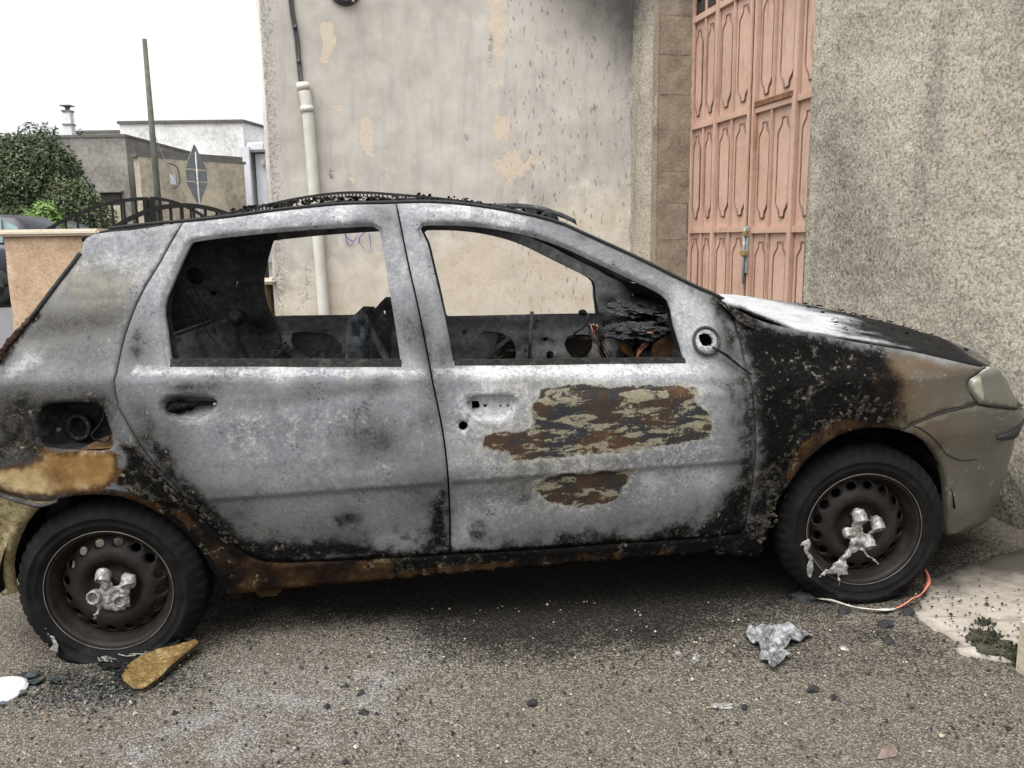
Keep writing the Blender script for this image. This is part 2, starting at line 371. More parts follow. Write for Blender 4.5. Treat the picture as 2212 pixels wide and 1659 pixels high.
  (0.02, 1, [(1.432, 0.561),(1.669, 0.552),(1.647, 0.51),(1.618, 0.455),(1.573, 0.443),(1.529, 0.441),(1.485, 0.429),(1.441, 0.454),(1.393, 0.463),(1.369, 0.491),(1.336, 0.514),(1.384, 0.548)]),
 ],
 'white': [
  (0.012, 0.9, [(0.146, 0.986),(0.268, 0.965),(0.616, 0.941),(1.049, 0.915),(1.052, 0.898),(0.617, 0.923),(0.151, 0.952)]),  # sky light on the upturned rear door shoulder, painted pale
  (0.012, 0.9, [(1.048, 0.92),(1.47, 0.894),(1.857, 0.875),(1.931, 0.869),(1.9, 0.85),(1.467, 0.873),(1.051, 0.897)]),  # same painted highlight along the front door shoulder
  (0.02, 0.8, [(1.148, 0.821),(1.306, 0.82),(1.309, 0.793),(1.269, 0.75),(1.177, 0.759)]),
  (0.05, 0.5, [(1.103, 0.838),(1.321, 0.832),(1.335, 0.748),(1.296, 0.723),(1.174, 0.712),(1.113, 0.631),(1.096, 0.727)]),
  (0.02, 0.7, [(1.694, 0.55),(1.772, 0.549),(1.736, 0.498),(1.691, 0.496)]),
  (0.02, 0.7, [(1.883, 0.529),(1.974, 0.521),(1.97, 0.479),(1.895, 0.49)]),
  (0.03, 0.6, [(1.108, 0.539),(1.14, 0.421),(1.171, 0.355),(1.093, 0.345),(1.091, 0.477)]),
  (0.025, 0.6, [(0.997, 1.43),(1.29, 1.399),(1.46, 1.356),(1.433, 1.338),(1.239, 1.381),(0.996, 1.398)]),
  (0.03, 0.7, [(1.838, 1.163),(1.929, 1.091),(1.995, 1.026),(1.99, 0.993),(1.891, 0.999),(1.853, 1.086)]),
  (0.02, 0.7, [(1.889, 0.985),(1.94, 0.994),(1.982, 0.97),(1.981, 0.928),(1.928, 0.908),(1.886, 0.929)]),
  (0.02, 0.7, [(0.84, 0.645),(0.89, 0.637),(0.925, 0.644),(0.883, 0.602),(0.847, 0.632)]),
  (0.02, 0.7, [(0.262, 0.831),(0.327, 0.839),(0.384, 0.848),(0.398, 0.859),(0.392, 0.835),(0.349, 0.809),(0.284, 0.809)]),  # lit lower slope of the rear handle recess, painted pale
  (0.03, 0.6, [(0.896, 0.389),(0.957, 0.384),(0.944, 0.326),(0.904, 0.325)]),
  (0.03, 0.45, [(0.458, 1.436),(0.867, 1.438),(0.868, 1.399),(0.465, 1.398)]),
  (0.02, 0.7, [(-0.193, 1.015),(-0.153, 1.044),(-0.121, 1.035),(-0.1, 1.003),(-0.125, 0.984),(-0.183, 0.968),(-0.203, 0.945),(-0.218, 0.993)]),
  (0.04, 0.5, [(-0.084, 1.316),(0.063, 1.327),(0.194, 1.321),(0.161, 1.232),(-0.042, 1.25)]),
  (0.1, 0.42, [(1.09, 0.83),(1.5, 0.85),(1.98, 0.8),(1.99, 0.45),(1.8, 0.4),(1.3, 0.36),(1.1, 0.36)]),
  (0.05, 0.35, [(0.3, 0.83),(0.6, 0.84),(0.9, 0.82),(0.98, 0.75),(0.8, 0.7),(0.4, 0.7)]),
 ],
}
# ---- how pale (+) or dark (-) the burnt steel is painted, shoulder highlight included, and how yellow, at spots along the flank: (length, height, value) ----
TONE = [(0.05, 1.359, 0.15), (0.192, 1.352, 0.1), (-0.057, 1.278, 0.1), (0.363, 1.402, 0.3), (0.58, 1.414, 0.4), (0.803, 1.419, 0.5), (0.923, 1.391, 0.1), (0.999, 1.41, 0.3), (1.181, 1.394, 0.6), (1.331, 1.364, 0.5), (1.481, 1.319, 0.2), (1.626, 1.237, 0.3), (1.769, 1.14, 0.2), (1.885, 1.075, 0.5), (1.954, 1.012, 0.6), (0.582, 1.377, 0.0), (0.848, 1.379, -0.1), (1.177, 1.349, 0), (1.401, 1.293, 0.05), (1.619, 1.178, 0.05), (1.762, 1.082, 0.1), (0.081, 1.3, 0.2), (-0.014, 1.262, 0.1), (0.099, 1.228, 0.2), (0.017, 1.211, 0), (0.088, 1.187, 0.0), (0.062, 1.161, -0.25), (-0.004, 1.123, 0.0), (0.079, 1.105, 0.05), (-0.04, 1.071, 0.05), (0.055, 1.052, -0.1), (-0.101, 0.996, 0.2), (-0.183, 1.027, 0.4), (-0.144, 0.948, -0.2), (-0.026, 0.927, -0.35), (0.079, 0.907, -0.2), (-0.178, 0.855, -0.6), (-0.187, 0.772, -0.4), (0.099, 0.836, -0.2), (0.209, 1.293, 0.3), (0.17, 1.21, 0.25), (0.148, 1.101, 0.1), (0.165, 1.032, -0.3), (0.139, 0.994, 0.0), (0.23, 1.096, 0.2), (0.197, 1.237, 0.3), (0.304, 0.958, 0.6), (0.579, 0.941, 0.7), (0.859, 0.923, 0.7), (1.001, 0.915, 0.5), (1.217, 0.901, 0.7), (1.583, 0.878, 0.6), (1.885, 0.866, 0.5), (0.307, 0.919, -0.5), (0.402, 0.913, -0.3), (0.524, 0.898, -0.1), (0.648, 0.89, -0.1), (0.801, 0.881, 0), (0.886, 0.882, -0.4), (0.97, 0.87, 0.1), (1.041, 0.872, -0.5), (0.172, 0.901, 0.1), (0.22, 0.828, 0.1), (0.368, 0.818, 0.25), (0.466, 0.84, 0.1), (0.573, 0.805, 0.05), (0.713, 0.809, 0.1), (0.853, 0.814, -0.05), (0.966, 0.807, 0.15), (1.035, 0.774, -0.1), (0.161, 0.776, -0.1), (0.241, 0.771, -0.2), (0.362, 0.748, 0.05), (0.499, 0.738, 0.0), (0.637, 0.729, 0.0), (0.748, 0.721, -0.1), (0.805, 0.731, -0.3), (0.874, 0.712, -0.5), (0.944, 0.693, 0), (1.015, 0.688, 0.1), (0.258, 0.67, -0.1), (0.393, 0.645, 0.05), (0.558, 0.633, 0.0), (0.727, 0.635, 0.05), (0.841, 0.641, 0.1), (0.953, 0.618, 0.1), (1.039, 0.612, 0.0), (0.343, 0.574, 0.0), (0.436, 0.549, -0.1), (0.574, 0.537, 0.05), (0.687, 0.527, 0.1), (0.8, 0.517, 0.05), (0.918, 0.541, -0.2), (0.973, 0.503, -0.3), (0.425, 0.485, -0.3), (0.536, 0.46, -0.1), (0.648, 0.434, -0.15), (0.766, 0.456, -0.4), (0.851, 0.433, 0.15), (0.938, 0.426, 0.2), (0.89, 0.365, 0.5), (0.729, 0.379, -0.3), (0.611, 0.357, 0.3), (1.106, 0.868, -0.1), (1.138, 0.81, 0.3), (1.223, 0.79, 0.8), (1.109, 0.696, 0.4), (1.16, 0.707, 0.2), (1.097, 0.622, 0.5), (1.137, 0.539, 0.0), (1.241, 0.596, 0.3), (1.492, 0.577, 0.2), (1.717, 0.576, 0), (1.867, 0.596, -0.05), (1.959, 0.636, 0.1), (1.977, 0.555, 0.25), (1.119, 0.491, 0.2), (1.192, 0.453, 0.3), (1.113, 0.378, 0.5), (1.295, 0.412, 0.2), (1.491, 0.396, 0.25), (1.721, 0.426, 0.2), (1.644, 0.513, -0.25), (1.721, 0.515, 0.5), (1.937, 0.49, 0.6), (1.845, 0.432, 0.2), (1.97, 0.422, 0.1), (1.298, 0.509, -0.25), (1.225, 0.532, -0.15), (0.992, 1.268, 0.2), (0.998, 1.123, 0.0), (1.014, 1.023, -0.35), (1.037, 0.912, -0.4), (1.069, 1.191, 0.3), (1.082, 1.048, 0.1), (1.09, 0.949, -0.5), (1.108, 0.908, 0.0), (1.999, 0.995, 0.1), (1.925, 0.913, 0.3), (1.997, 0.88, -0.2), (1.98, 1.084, 0.3), (1.883, 0.86, 0.4), (1.967, 0.813, 0.3)]
YELLOW = [(0.058, 1.223, 0.9), (0.017, 1.211, 0.8), (0.141, 1.24, 0.6), (-0.031, 1.125, 0.5), (0.065, 1.119, 0.5), (-0.151, 0.986, 0.4), (1.271, 0.609, 0.5), (1.417, 0.575, 0.6), (1.566, 0.579, 0.5), (1.279, 0.757, 0.5), (1.327, 0.826, 0.5), (0.524, 0.898, 0.35), (0.634, 0.878, 0.3), (0.363, 0.443, 0.35), (0.474, 0.417, 0.4), (0.304, 0.593, 0.3), (0.08, 1.328, 0), (0.161, 1.1, 0), (0.363, 1.402, 0), (0.729, 1.415, 0), (1.179, 1.379, 0), (1.624, 1.222, 0), (0.362, 0.748, 0), (0.637, 0.729, 0), (0.917, 0.709, 0), (0.616, 0.533, 0), (0.898, 0.477, 0), (1.118, 0.459, 0), (1.568, 0.389, 0), (1.876, 0.43, 0), (1.945, 0.712, 0), (1.009, 1.052, 0), (0.303, 0.851, 0), (0.857, 0.877, 0), (1.956, 1.027, 0), (0.197, 1.237, 0), (0.033, 0.987, 0), (-0.027, 0.914, 0.1), (1.11, 0.826, 0)]

# ------------------------------------------------------------------ materials
def mat_burnt():
    t = MT('burnt_steel')
    soot, gold, rust = t.attr('m1'); white, ochre, olive = t.attr('m2'); tone, yel, film_shade = t.attr('m3')
    C = lambda v, k: t.math('MULTIPLY', t.math('SUBTRACT', v, .5), k)      # centred noise
    A = lambda *v: v[0] if len(v) == 1 else t.math('ADD', v[0], A(*v[1:]))
    n1 = t.noise(4, 6, .6); n2 = t.noise(28, 8, .68); n3 = t.noise(150, 6, .7); n4 = t.noise(12, 6, .62, t.mapped(loc=(3, 7, 1))); n5 = t.noise(70, 6, .7, t.mapped(loc=(1, 3, 9)))
    fine = A(C(n3, 1.0), C(n5, .9)); mid = A(C(n2, 1.0), C(n4, .8))
    # bare ash grey: patchy, granular
    a = A(t.math('MULTIPLY', fine, .72), t.math('MULTIPLY', mid, .65), C(n1, .35), C(tone, 1.25), .45)
    ash = t.ramp(a, (.03, (.04, .0415, .044)), (.28, (.105, .109, .117)), (.50, (.160, .165, .176)), (.72, (.25, .255, .266)), (.98, (.50, .505, .51)))
    warm = t.step(t.noise(6, 5, .55, t.mapped((.7, 1, 2.2), loc=(9, 2, 4))), .52, .70)
    ash = t.mix(t.step(A(yel, C(n4, .6), t.math('MULTIPLY', mid, .4)), .15, .85, 0, .8), ash, t.mix(t.step(n2, .4, .6), (.13, .123, .104), (.215, .206, .165)))
    ash = t.mix(t.step(A(tone, t.math('MULTIPLY', fine, .6), t.math('MULTIPLY', mid, .9)), .33, .12, 0, .8), ash, (.035, .035, .036))
    # blister spots and rings
    v = t.vor(75); spot = t.math('MULTIPLY', t.step(v, .36, .24), t.step(t.noise(8, 4, .6, t.mapped(loc=(5, 5, 5))), .55, .66))
    ash = t.mix(t.math('MULTIPLY', spot, .8), ash, (.06, .06, .062))
    v3 = t.vor(34); bub = t.math('MULTIPLY', t.step(t.math('ABSOLUTE', t.math('SUBTRACT', v3, .34)), .05, .015), t.step(t.noise(5, 3, .5, t.mapped(loc=(1, 8, 2))), .54, .62))
    ash = t.mix(t.math('MULTIPLY', bub, .5), ash, (.10, .10, .10))
    # white ash, plus painted light on shoulder and handle recess
    wm = t.step(A(white, t.math('MULTIPLY', fine, .9), t.math('MULTIPLY', mid, .9), C(tone, .5)), .30, .95)
    col = t.mix(wm, ash, t.ramp(A(fine, .5), (.3, (.27, .274, .287)), (.7, (.46, .465, .48))))
    # thin smoke film with painted shade low on the doors, then crusty soot breaking up into grains
    col = t.mix(t.step(A(film_shade, t.math('MULTIPLY', mid, .6), t.math('MULTIPLY', fine, .3)), .02, .80, 0, .94), col, t.mix(t.step(A(C(n3, 1.5), n5), .35, .65), (.015, .0142, .0132), (.050, .046, .040)))
    sm = t.step(A(soot, t.math('MULTIPLY', fine, .75), t.math('MULTIPLY', mid, 1.15)), .36, .84)
    sc = t.ramp(A(t.math('MULTIPLY', fine, .8), t.math('MULTIPLY', mid, .35), .5), (.25, (.0025, .0025, .0027)), (.52, (.0055, .0053, .0052)), (.68, (.013, .012, .0105)), (.80, (.042, .037, .030)), (.92, (.12, .107, .085)))
    fl = t.step(A(t.noise(11, 9, .76, t.mapped(loc=(2, 4, 6))), C(n1, .6)), .55, .70)
    sc = t.mix(t.math('MULTIPLY', fl, .75), sc, t.mix(t.step(n3, .4, .6), (.020, .0175, .014), (.13, .114, .088)))
    col = t.mix(sm, col, sc)
    # heated brown lacquer
    om = t.step(A(ochre, t.math('MULTIPLY', fine, .5), t.math('MULTIPLY', mid, .7)), .42, .56)
    oc = t.ramp(A(C(n1, 1.3), C(n4, .9), C(n2, .3), .5), (.26, (.004, .0037, .0034)), (.44, (.014, .008, .005)), (.58, (.034, .018, .0085)), (.76, (.060, .036, .016)), (.92, (.095, .072, .040)))
    col = t.mix(om, col, oc)
    # straw-gold lacquer: pale towards the tail, brown at its edges
    gm = t.step(A(gold, t.math('MULTIPLY', mid, 1.3), t.math('MULTIPLY', fine, .3)), .44, .54)
    X = t.xyz(); pale = t.step(A(t.math('MULTIPLY', X[0], -1.6), t.math('MULTIPLY', X[2], -2.2), C(n4, .8), 1.35), -.15, .45)
    gc = t.mix(pale, t.ramp(A(C(n1, 1.2), C(n4, .5), .5), (.3, (.11, .054, .020)), (.6, (.23, .135, .046))), t.ramp(A(C(n4, 1.0), .5), (.3, (.33, .25, .12)), (.7, (.43, .37, .23))))
    gc = t.mix(t.math('MULTIPLY', t.step(A(gold, t.math('MULTIPLY', mid, .8)), 1.0, .58), .92), gc, (.032, .015, .008))
    gc = t.mix(t.math('MULTIPLY', t.step(t.vor(16), .16, .12), .5), gc, (.12, .065, .025))
    col = t.mix(gm, col, gc)
    # olive grey lacquer that survived
    vm = t.step(A(olive, t.math('MULTIPLY', mid, .5), t.math('MULTIPLY', fine, .2)), .30, .75)
    vc = t.ramp(A(C(n1, .9), C(n3, .35), .5), (.3, (.066, .064, .055)), (.7, (.100, .097, .084)))
    vc = t.mix(t.math('MULTIPLY', t.step(t.noise(24, 3, .5, t.mapped((.25, 1, 2.5), loc=(0, 0, 3))), .68, .72), .35), vc, (.19, .185, .16))
    vc = t.mix(t.math('MULTIPLY', t.step(A(olive, C(n4, .5)), 1.05, .45), .95), vc, (.045, .028, .014))
    X0 = t.xyz(); vc = t.mix(t.step(A(X0[0], C(n4, .5)), 2.95, 2.55, 0, .55), vc, (.085, .057, .030)); vc = t.mix(t.step(A(X0[2], C(n4, .2)), .42, .18, 0, .5), vc, (.05, .047, .036))
    col = t.mix(vm, col, vc)
    # rust patch with scraped filler smears
    rz = A(rust, t.math('MULTIPLY', C(n2, 1.0), 1.1), C(n5, .5), C(n4, .5)); rm = t.step(rz, .44, .58)
    rn = t.noise(8, 7, .65, t.mapped((1, 1, 1.4), loc=(4, 0, 4)))
    rc = t.ramp(A(C(rn, 1.5), C(n3, .35), .5), (.18, (.014, .016, .021)), (.42, (.020, .020, .022)), (.54, (.032, .021, .015)), (.72, (.055, .029, .015)), (.94, (.095, .048, .02)))
    sn = t.noise(15, 6, .62, t.mapped((.6, 1, 2.3), rot=(0, .14, 0), loc=(1.3, 0, .4)), .7)
    comb = t.noise(60, 2, .5, t.mapped((3.2, 1, .45), rot=(0, -.25, 0)))
    sme = t.step(A(sn, C(comb, .06), C(n3, .16), C(n5, .14), C(n4, .2)), .525, .58)
    rc = t.mix(t.math('MULTIPLY', sme, .93), rc, t.ramp(A(C(n5, .8), C(n3, .5), .5), (.3, (.12, .108, .070)), (.7, (.24, .222, .160))))
    rc = t.mix(t.math('MULTIPLY', t.step(n3, .60, .68), t.step(n4, .5, .6)), rc, (.22, .225, .23))
    col = t.mix(rm, col, rc)
    rim = t.math('MULTIPLY', t.step(t.math('ABSOLUTE', t.math('SUBTRACT', rz, .36)), .26, .03), t.step(n5, .42, .58, .05, .6))
    col = t.mix(rim, col, t.mix(t.step(n5, .45, .6), (.20, .185, .14), (.34, .32, .25)))
    lac = t.math('MAXIMUM', t.math('MULTIPLY', vm, .40), t.math('MAXIMUM', t.math('MULTIPLY', gm, .42), t.math('MULTIPLY', om, .30)))
    rough = t.math('SUBTRACT', t.mix(sm, (.72, .72, .72), (.92, .92, .92)), lac)
    flake = t.math('MULTIPLY', t.step(t.noise(24, 7, .65, t.mapped(loc=(7, 1, 3))), .42, .58), t.step(soot, .3, .8))
    h = A(t.math('MULTIPLY', flake, .9), t.math('MULTIPLY', t.math('MULTIPLY', A(n3, n5), .4), t.math('SUBTRACT', 1, t.math('MULTIPLY', lac, 2))), t.math('MULTIPLY', spot, -.4), t.math('MULTIPLY', rm, -.3), t.math('MULTIPLY', gm, .4))
    nr = t.bump(h, .6, .0035)
    nr = t.bump(n1, .1, .02, nr)
    sp = t.step(t.math('SUBTRACT', sm, lac), 0, 1, .22, .03); t.lk(sp, t.b.inputs['Specular IOR Level'])
    return t.done(col, rough, 0, nr)
MAT['burnt'] = mat_burnt()
def mat_char(name, base, hi, flecks=.3, bump=.8, sc=30):
    t = MT(name); a = t.noise(sc, 8, .7); b = t.noise(sc*4, 5, .7)
    c = t.ramp(t.math('ADD', t.math('MULTIPLY', a, .6), t.math('MULTIPLY', b, .4)), (.35, tuple(x*.5 for x in base)), (.52, base), (.62, tuple((x+y)/2 for x, y in zip(base, hi))), (.74, hi))
    return t.done(c, .88, 0, t.bump(t.math('ADD', a, b), bump, .006), .08)
MAT['char'] = mat_char('charred_steel', (.016, .016, .017), (.055, .056, .058), sc=9, bump=.2)
MAT['char2'] = mat_char('blackened_channel', (.018, .018, .017), (.07, .066, .058), sc=18, bump=.3)
MAT['char_grey'] = mat_char('sooty_grey_steel', (.05, .052, .052), (.17, .173, .17), sc=12, bump=.25)
MAT['inner'] = mat_char('ash_dusted_inner_skin', (.26, .265, .26), (.5, .505, .5), sc=7, bump=.25)
MAT['inner2'] = mat_char('sooty_inner_panel', (.085, .085, .087), (.20, .20, .202), sc=8, bump=.25)
MAT['crust'] = mat_char('charred_crust', (.013, .013, .014), (.09, .085, .08), sc=55, bump=1)
MAT['ashlump'] = mat_char('ashy_melted_plastic', (.028, .03, .033), (.34, .34, .34), sc=70, bump=1)
MAT['rustedge'] = mat_char('rusty_crust', (.03, .018, .014), (.20, .11, .055), sc=90, bump=1)
MAT['bluegrey'] = mat_char('scorched_blue_grey_steel', (.075, .085, .095), (.19, .20, .21), sc=12, bump=.2)
MAT['brownsheet'] = mat_char('brown_scorched_sheet', (.055, .034, .02), (.16, .085, .035), sc=6, bump=.15)
simple('copper', (.42, .19, .12), .45, .6, .3, 40)
simple('rubber', (.018, .018, .019), .8, 0, .35, 25, .25, 120)
simple('gutter', (.014, .014, .014), .85, 0, .5, 60, .4, 100)
simple('alu', (.42, .43, .44), .45, .5, .3, 30)
def mat_rim():
    t = MT('sooty_brown_rim'); a = t.noise(14, 6, .6); b = t.noise(90, 4, .6)
    c = t.ramp(t.math('ADD', t.math('MULTIPLY', a, .7), t.math('MULTIPLY', b, .3)), (.34, (.006, .0047, .004)), (.5, (.013, .0097, .0083)), (.66, (.028, .020, .016)))
    return t.done(c, .55, 0, t.bump(b, .15, .002), .25)
MAT['rim'] = mat_rim()
simple('rim_edge', (.10, .085, .07), .5, 0, .5, 12)
def mat_tyre():
    t = MT('scorched_tyre'); a = t.noise(18, 7, .65); b = t.noise(150, 4, .6)
    c = t.ramp(t.math('ADD', t.math('MULTIPLY', a, .7), t.math('MULTIPLY', b, .3)), (.32, (.0025, .0025, .0027)), (.5, (.0055, .0055, .0058)), (.68, (.013, .0125, .012)))
    return t.done(c, .8, 0, t.bump(t.math('ADD', t.math('MULTIPLY', a, .3), b), .15, .002), .14)
MAT['tyre'] = mat_tyre()
def mat_melt():
    t = MT('melted_silver_plastic'); a = t.noise(45, 6, .6); b = t.noise(160, 4, .6)
    c = t.ramp(t.math('ADD', t.math('MULTIPLY', a, .6), t.math('MULTIPLY', b, .4)), (.32, (.022, .018, .015)), (.44, (.14, .13, .115)), (.56, (.30, .295, .285)), (.72, (.45, .45, .445)))
    return t.done(c, .42, .15, t.bump(a, .5, .004), .5)
MAT['melt'] = mat_melt()
def mat_goldmelt():
    t = MT('heat_yellowed_plastic'); a = t.noise(22, 8, .7); b = t.noise(90, 6, .7)
    c = t.ramp(t.math('ADD', t.math('MULTIPLY', a, .65), t.math('MULTIPLY', b, .35)), (.30, (.022, .014, .008)), (.40, (.11, .075, .032)), (.52, (.26, .215, .115)), (.68, (.42, .385, .26)))
    return t.done(c, .4, 0, t.bump(t.math('ADD', a, t.math('MULTIPLY', b, .4)), .8, .01), .5)
MAT['goldmelt'] = mat_goldmelt()
MAT['lensgold'] = mat_char('heat_gilded_lens', (.16, .105, .04), (.40, .33, .17), sc=24, bump=.9); MAT['lensgold'].node_tree.nodes['Principled BSDF'].inputs['Roughness'].default_value = .4
def mat_lamp():
    t = MT('smoked_headlamp_lens'); a = t.noise(5, 4, .5); b = t.noise(120, 3, .5)
    c = t.ramp(a, (.3, (.075, .073, .062)), (.7, (.14, .137, .118)))
    return t.done(c, .16, 0, t.bump(b, .05, .001), .5)
MAT['lamp'] = mat_lamp()
simple('reflector', (.26, .25, .205), .2, 0, .15, 20)
def mat_hood():
    t = MT('burnt_hood'); w, k, b_ = t.attr('m1')
    n2 = t.noise(26, 8, .65, t.mapped((.5, 1, 1))); n3 = t.noise(130, 5, .6); nf = t.math('ADD', t.math('MULTIPLY', n2, .6), t.math('MULTIPLY', n3, .4))
    n4 = t.noise(7, 6, .6, t.mapped((.5, 1, 1)))
    base = t.ramp(nf, (.35, (.003, .003, .0033)), (.55, (.008, .008, .008)), (.68, (.03, .029, .027)))
    wh = t.ramp(nf, (.35, (.23, .235, .25)), (.6, (.42, .425, .44)))
    m = t.step(t.math('ADD', w, t.math('ADD', t.math('MULTIPLY', t.math('SUBTRACT', nf, .5), .7), t.math('MULTIPLY', t.math('SUBTRACT', n4, .5), 1.1))), .30, .80)
    gr = t.step(t.math('ADD', k, t.math('MULTIPLY', t.math('SUBTRACT', n4, .5), .6)), .4, .75)
    col = t.mix(gr, base, t.ramp(n4, (.35, (.040, .038, .032)), (.65, (.10, .097, .085))))
    col = t.mix(m, col, wh)
    return t.done(col, t.step(gr, 0, 1, .7, .45), 0, t.bump(nf, .35, .003), .12)
MAT['hood'] = mat_hood()

def mat_ground():
    t = MT('worn_asphalt'); soot, foam, pale = t.attr('m1')
    v = t.n('ShaderNodeTexVoronoi', feature='F1'); t.lk(t.pos(), v.inputs['Vector']); v.inputs['Scale'].default_value = 200
    cs = t.n('ShaderNodeSeparateColor'); t.lk(v.outputs['Color'], cs.inputs[0])
    n1 = t.noise(1.4, 6, .6); n2 = t.noise(9, 6, .65); n3 = t.noise(330, 3, .6)
    r = cs.outputs[0]; g = cs.outputs[1]
    grain = t.math('ADD', t.math('MULTIPLY', r, .7), t.math('MULTIPLY', n3, .3))
    st = t.ramp(grain, (.10, (.030, .027, .024)), (.32, (.082, .072, .059)), (.58, (.150, .131, .104)), (.80, (.25, .222, .178)), (.95, (.43, .395, .325)))
    tint = t.step(g, .55, .95); st = t.mix(t.math('MULTIPLY', tint, .45), st, t.mix(t.step(cs.outputs[2], .4, .6), (.165, .125, .083), (.10, .10, .112)))
    gap = t.step(v.outputs['Distance'], .42, .75); st = t.mix(t.math('MULTIPLY', gap, .6), st, (.048, .043, .037))
    st = t.mix(t.step(n1, .35, .7, 0, .28), st, (.072, .066, .058))
    st = t.mix(t.step(n2, .5, .75, 0, .25), st, (.18, .162, .137))
    fm = t.step(t.math('ADD', foam, t.math('ADD', t.math('MULTIPLY', t.math('SUBTRACT', n2, .5), 2.2), t.math('MULTIPLY', t.math('SUBTRACT', grain, .5), .5))), .2, 1.35, 0, .42)
    st = t.mix(fm, st, t.mix(t.step(grain, .3, .7), (.20, .205, .225), (.36, .365, .39)))
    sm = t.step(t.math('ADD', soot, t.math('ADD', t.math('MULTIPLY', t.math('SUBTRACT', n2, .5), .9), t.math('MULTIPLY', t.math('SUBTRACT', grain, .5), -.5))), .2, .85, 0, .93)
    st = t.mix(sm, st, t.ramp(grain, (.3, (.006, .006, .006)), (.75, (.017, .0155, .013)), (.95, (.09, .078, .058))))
    pm = t.step(t.math('ADD', pale, t.math('MULTIPLY', t.math('SUBTRACT', n2, .5), .4)), .3, .7)
    st = t.mix(pm, st, (.14, .14, .145))
    h = t.math('ADD', t.math('MULTIPLY', t.math('SUBTRACT', 1, v.outputs['Distance']), .8), t.math('MULTIPLY', r, .5))
    nr = t.bump(h, .8, .006); nr = t.bump(n2, .3, .02, nr)
    return t.done(st, .85, 0, nr, .15)
MAT['ground'] = mat_ground()
def mat_cement():
    t = MT('dirty_shaded_cement'); a = t.noise(6, 7, .6); b = t.noise(40, 7, .65); c3 = t.noise(160, 4, .6)
    c = t.ramp(t.math('ADD', t.math('MULTIPLY', a, .5), t.math('MULTIPLY', b, .5)), (.33, (.20, .175, .145)), (.5, (.30, .27, .23)), (.7, (.40, .365, .31)))
    d = t.step(t.math('ADD', t.math('MULTIPLY', b, .6), t.math('MULTIPLY', t.vor(38), .3)), .32, .26); c = t.mix(t.math('MULTIPLY', d, .85), c, (.035, .032, .028))
    st = t.step(t.noise(5, 6, .6, t.mapped((1, 5, 1), rot=(0, 0, .3))), .54, .66); c = t.mix(t.math('MULTIPLY', st, .5), c, (.11, .095, .08))
    Y = t.xyz(); c = t.mix(t.step(t.math('ADD', Y[1], t.math('MULTIPLY', t.math('SUBTRACT', a, .5), .9)), 2.55, 2.95, 0, .88), c, (.030, .027, .023))  # soot and the shade by the front wheel, both put into the colour
    return t.done(c, .85, 0, t.bump(t.math('ADD', b, t.math('MULTIPLY', c3, .3)), .4, .006), .2)
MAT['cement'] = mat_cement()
def mat_plaster():
    t = MT('flaking_plaster'); soot, peel, mould_dark = t.attr('m1'); low, x2, x3 = t.attr('m2')
    n1 = t.noise(1.3, 7, .6); n2 = t.noise(7, 8, .65); n3 = t.noise(50, 6, .65); st = t.noise(3, 6, .6, t.mapped((3.5, 3.5, .5)))
    base = t.ramp(t.math('ADD', t.math('MULTIPLY', n1, .55), t.math('MULTIPLY', n2, .45)), (.35, (.365, .342, .312)), (.5, (.46, .435, .400)), (.65, (.535, .51, .473)))
    base = t.mix(t.step(st, .47, .68, 0, .4), base, (.325, .305, .288)); base = t.mix(t.step(t.noise(4, 6, .65, t.mapped((2.5, 2.5, .6), loc=(8, 3, 1))), .52, .68, 0, .35), base, (.53, .50, .46))
    # lower zone: yellower, flaking in big plates
    ln = t.step(t.math('ADD', low, t.math('MULTIPLY', t.math('SUBTRACT', n2, .5), 1.1)), .4, .62)
    yl = t.ramp(n2, (.36, (.50, .43, .33)), (.5, (.545, .495, .41)), (.62, (.60, .555, .48)))
    base = t.mix(t.math('MULTIPLY', ln, .8), base, yl)
    pz = t.math('ADD', peel, t.math('ADD', t.math('MULTIPLY', t.math('SUBTRACT', n2, .5), 1.9), t.math('MULTIPLY', t.math('SUBTRACT', n3, .5), .6)))
    pm = t.step(pz, .47, .52)
    col = t.mix(pm, base, t.mix(t.step(n3, .3, .7), (.50, .435, .35), (.57, .50, .41)))
    flk = t.math('MULTIPLY', t.step(t.noise(9, 6, .6, t.mapped((2.2, 2.2, .8), loc=(4, 4, 2))), .655, .67), t.math('ADD', .25, low))
    col = t.mix(t.math('MULTIPLY', flk, .8), col, (.52, .44, .33))
    # streaky knocks and dark drips
    dk = t.math('MULTIPLY', t.step(t.noise(16, 4, .55, t.mapped((2.4, 2.4, .8), rot=(0, .12, 0), loc=(2, 1, 7))), .615, .65), t.step(x2, .2, .7))
    col = t.mix(t.math('MULTIPLY', dk, .62), col, (.15, .145, .132))
    mm = t.step(t.math('ADD', mould_dark, t.math('MULTIPLY', t.math('SUBTRACT', n3, .5), 1.6)), .45, .95, 0, .85)
    col = t.mix(mm, col, (.115, .11, .10))
    sm = t.step(t.math('ADD', soot, t.math('MULTIPLY', t.math('SUBTRACT', n2, .5), .5)), .05, 1.05, 0, .92)
    col = t.mix(sm, col, (.035, .034, .032))
    h = t.math('SUBTRACT', t.math('ADD', t.math('MULTIPLY', n3, .25), t.math('MULTIPLY', n2, .4)), t.math('MULTIPLY', t.math('ADD', pm, flk), .6))
    return t.done(col, .9, 0, t.bump(h, .5, .008), .2)
MAT['plaster'] = mat_plaster()
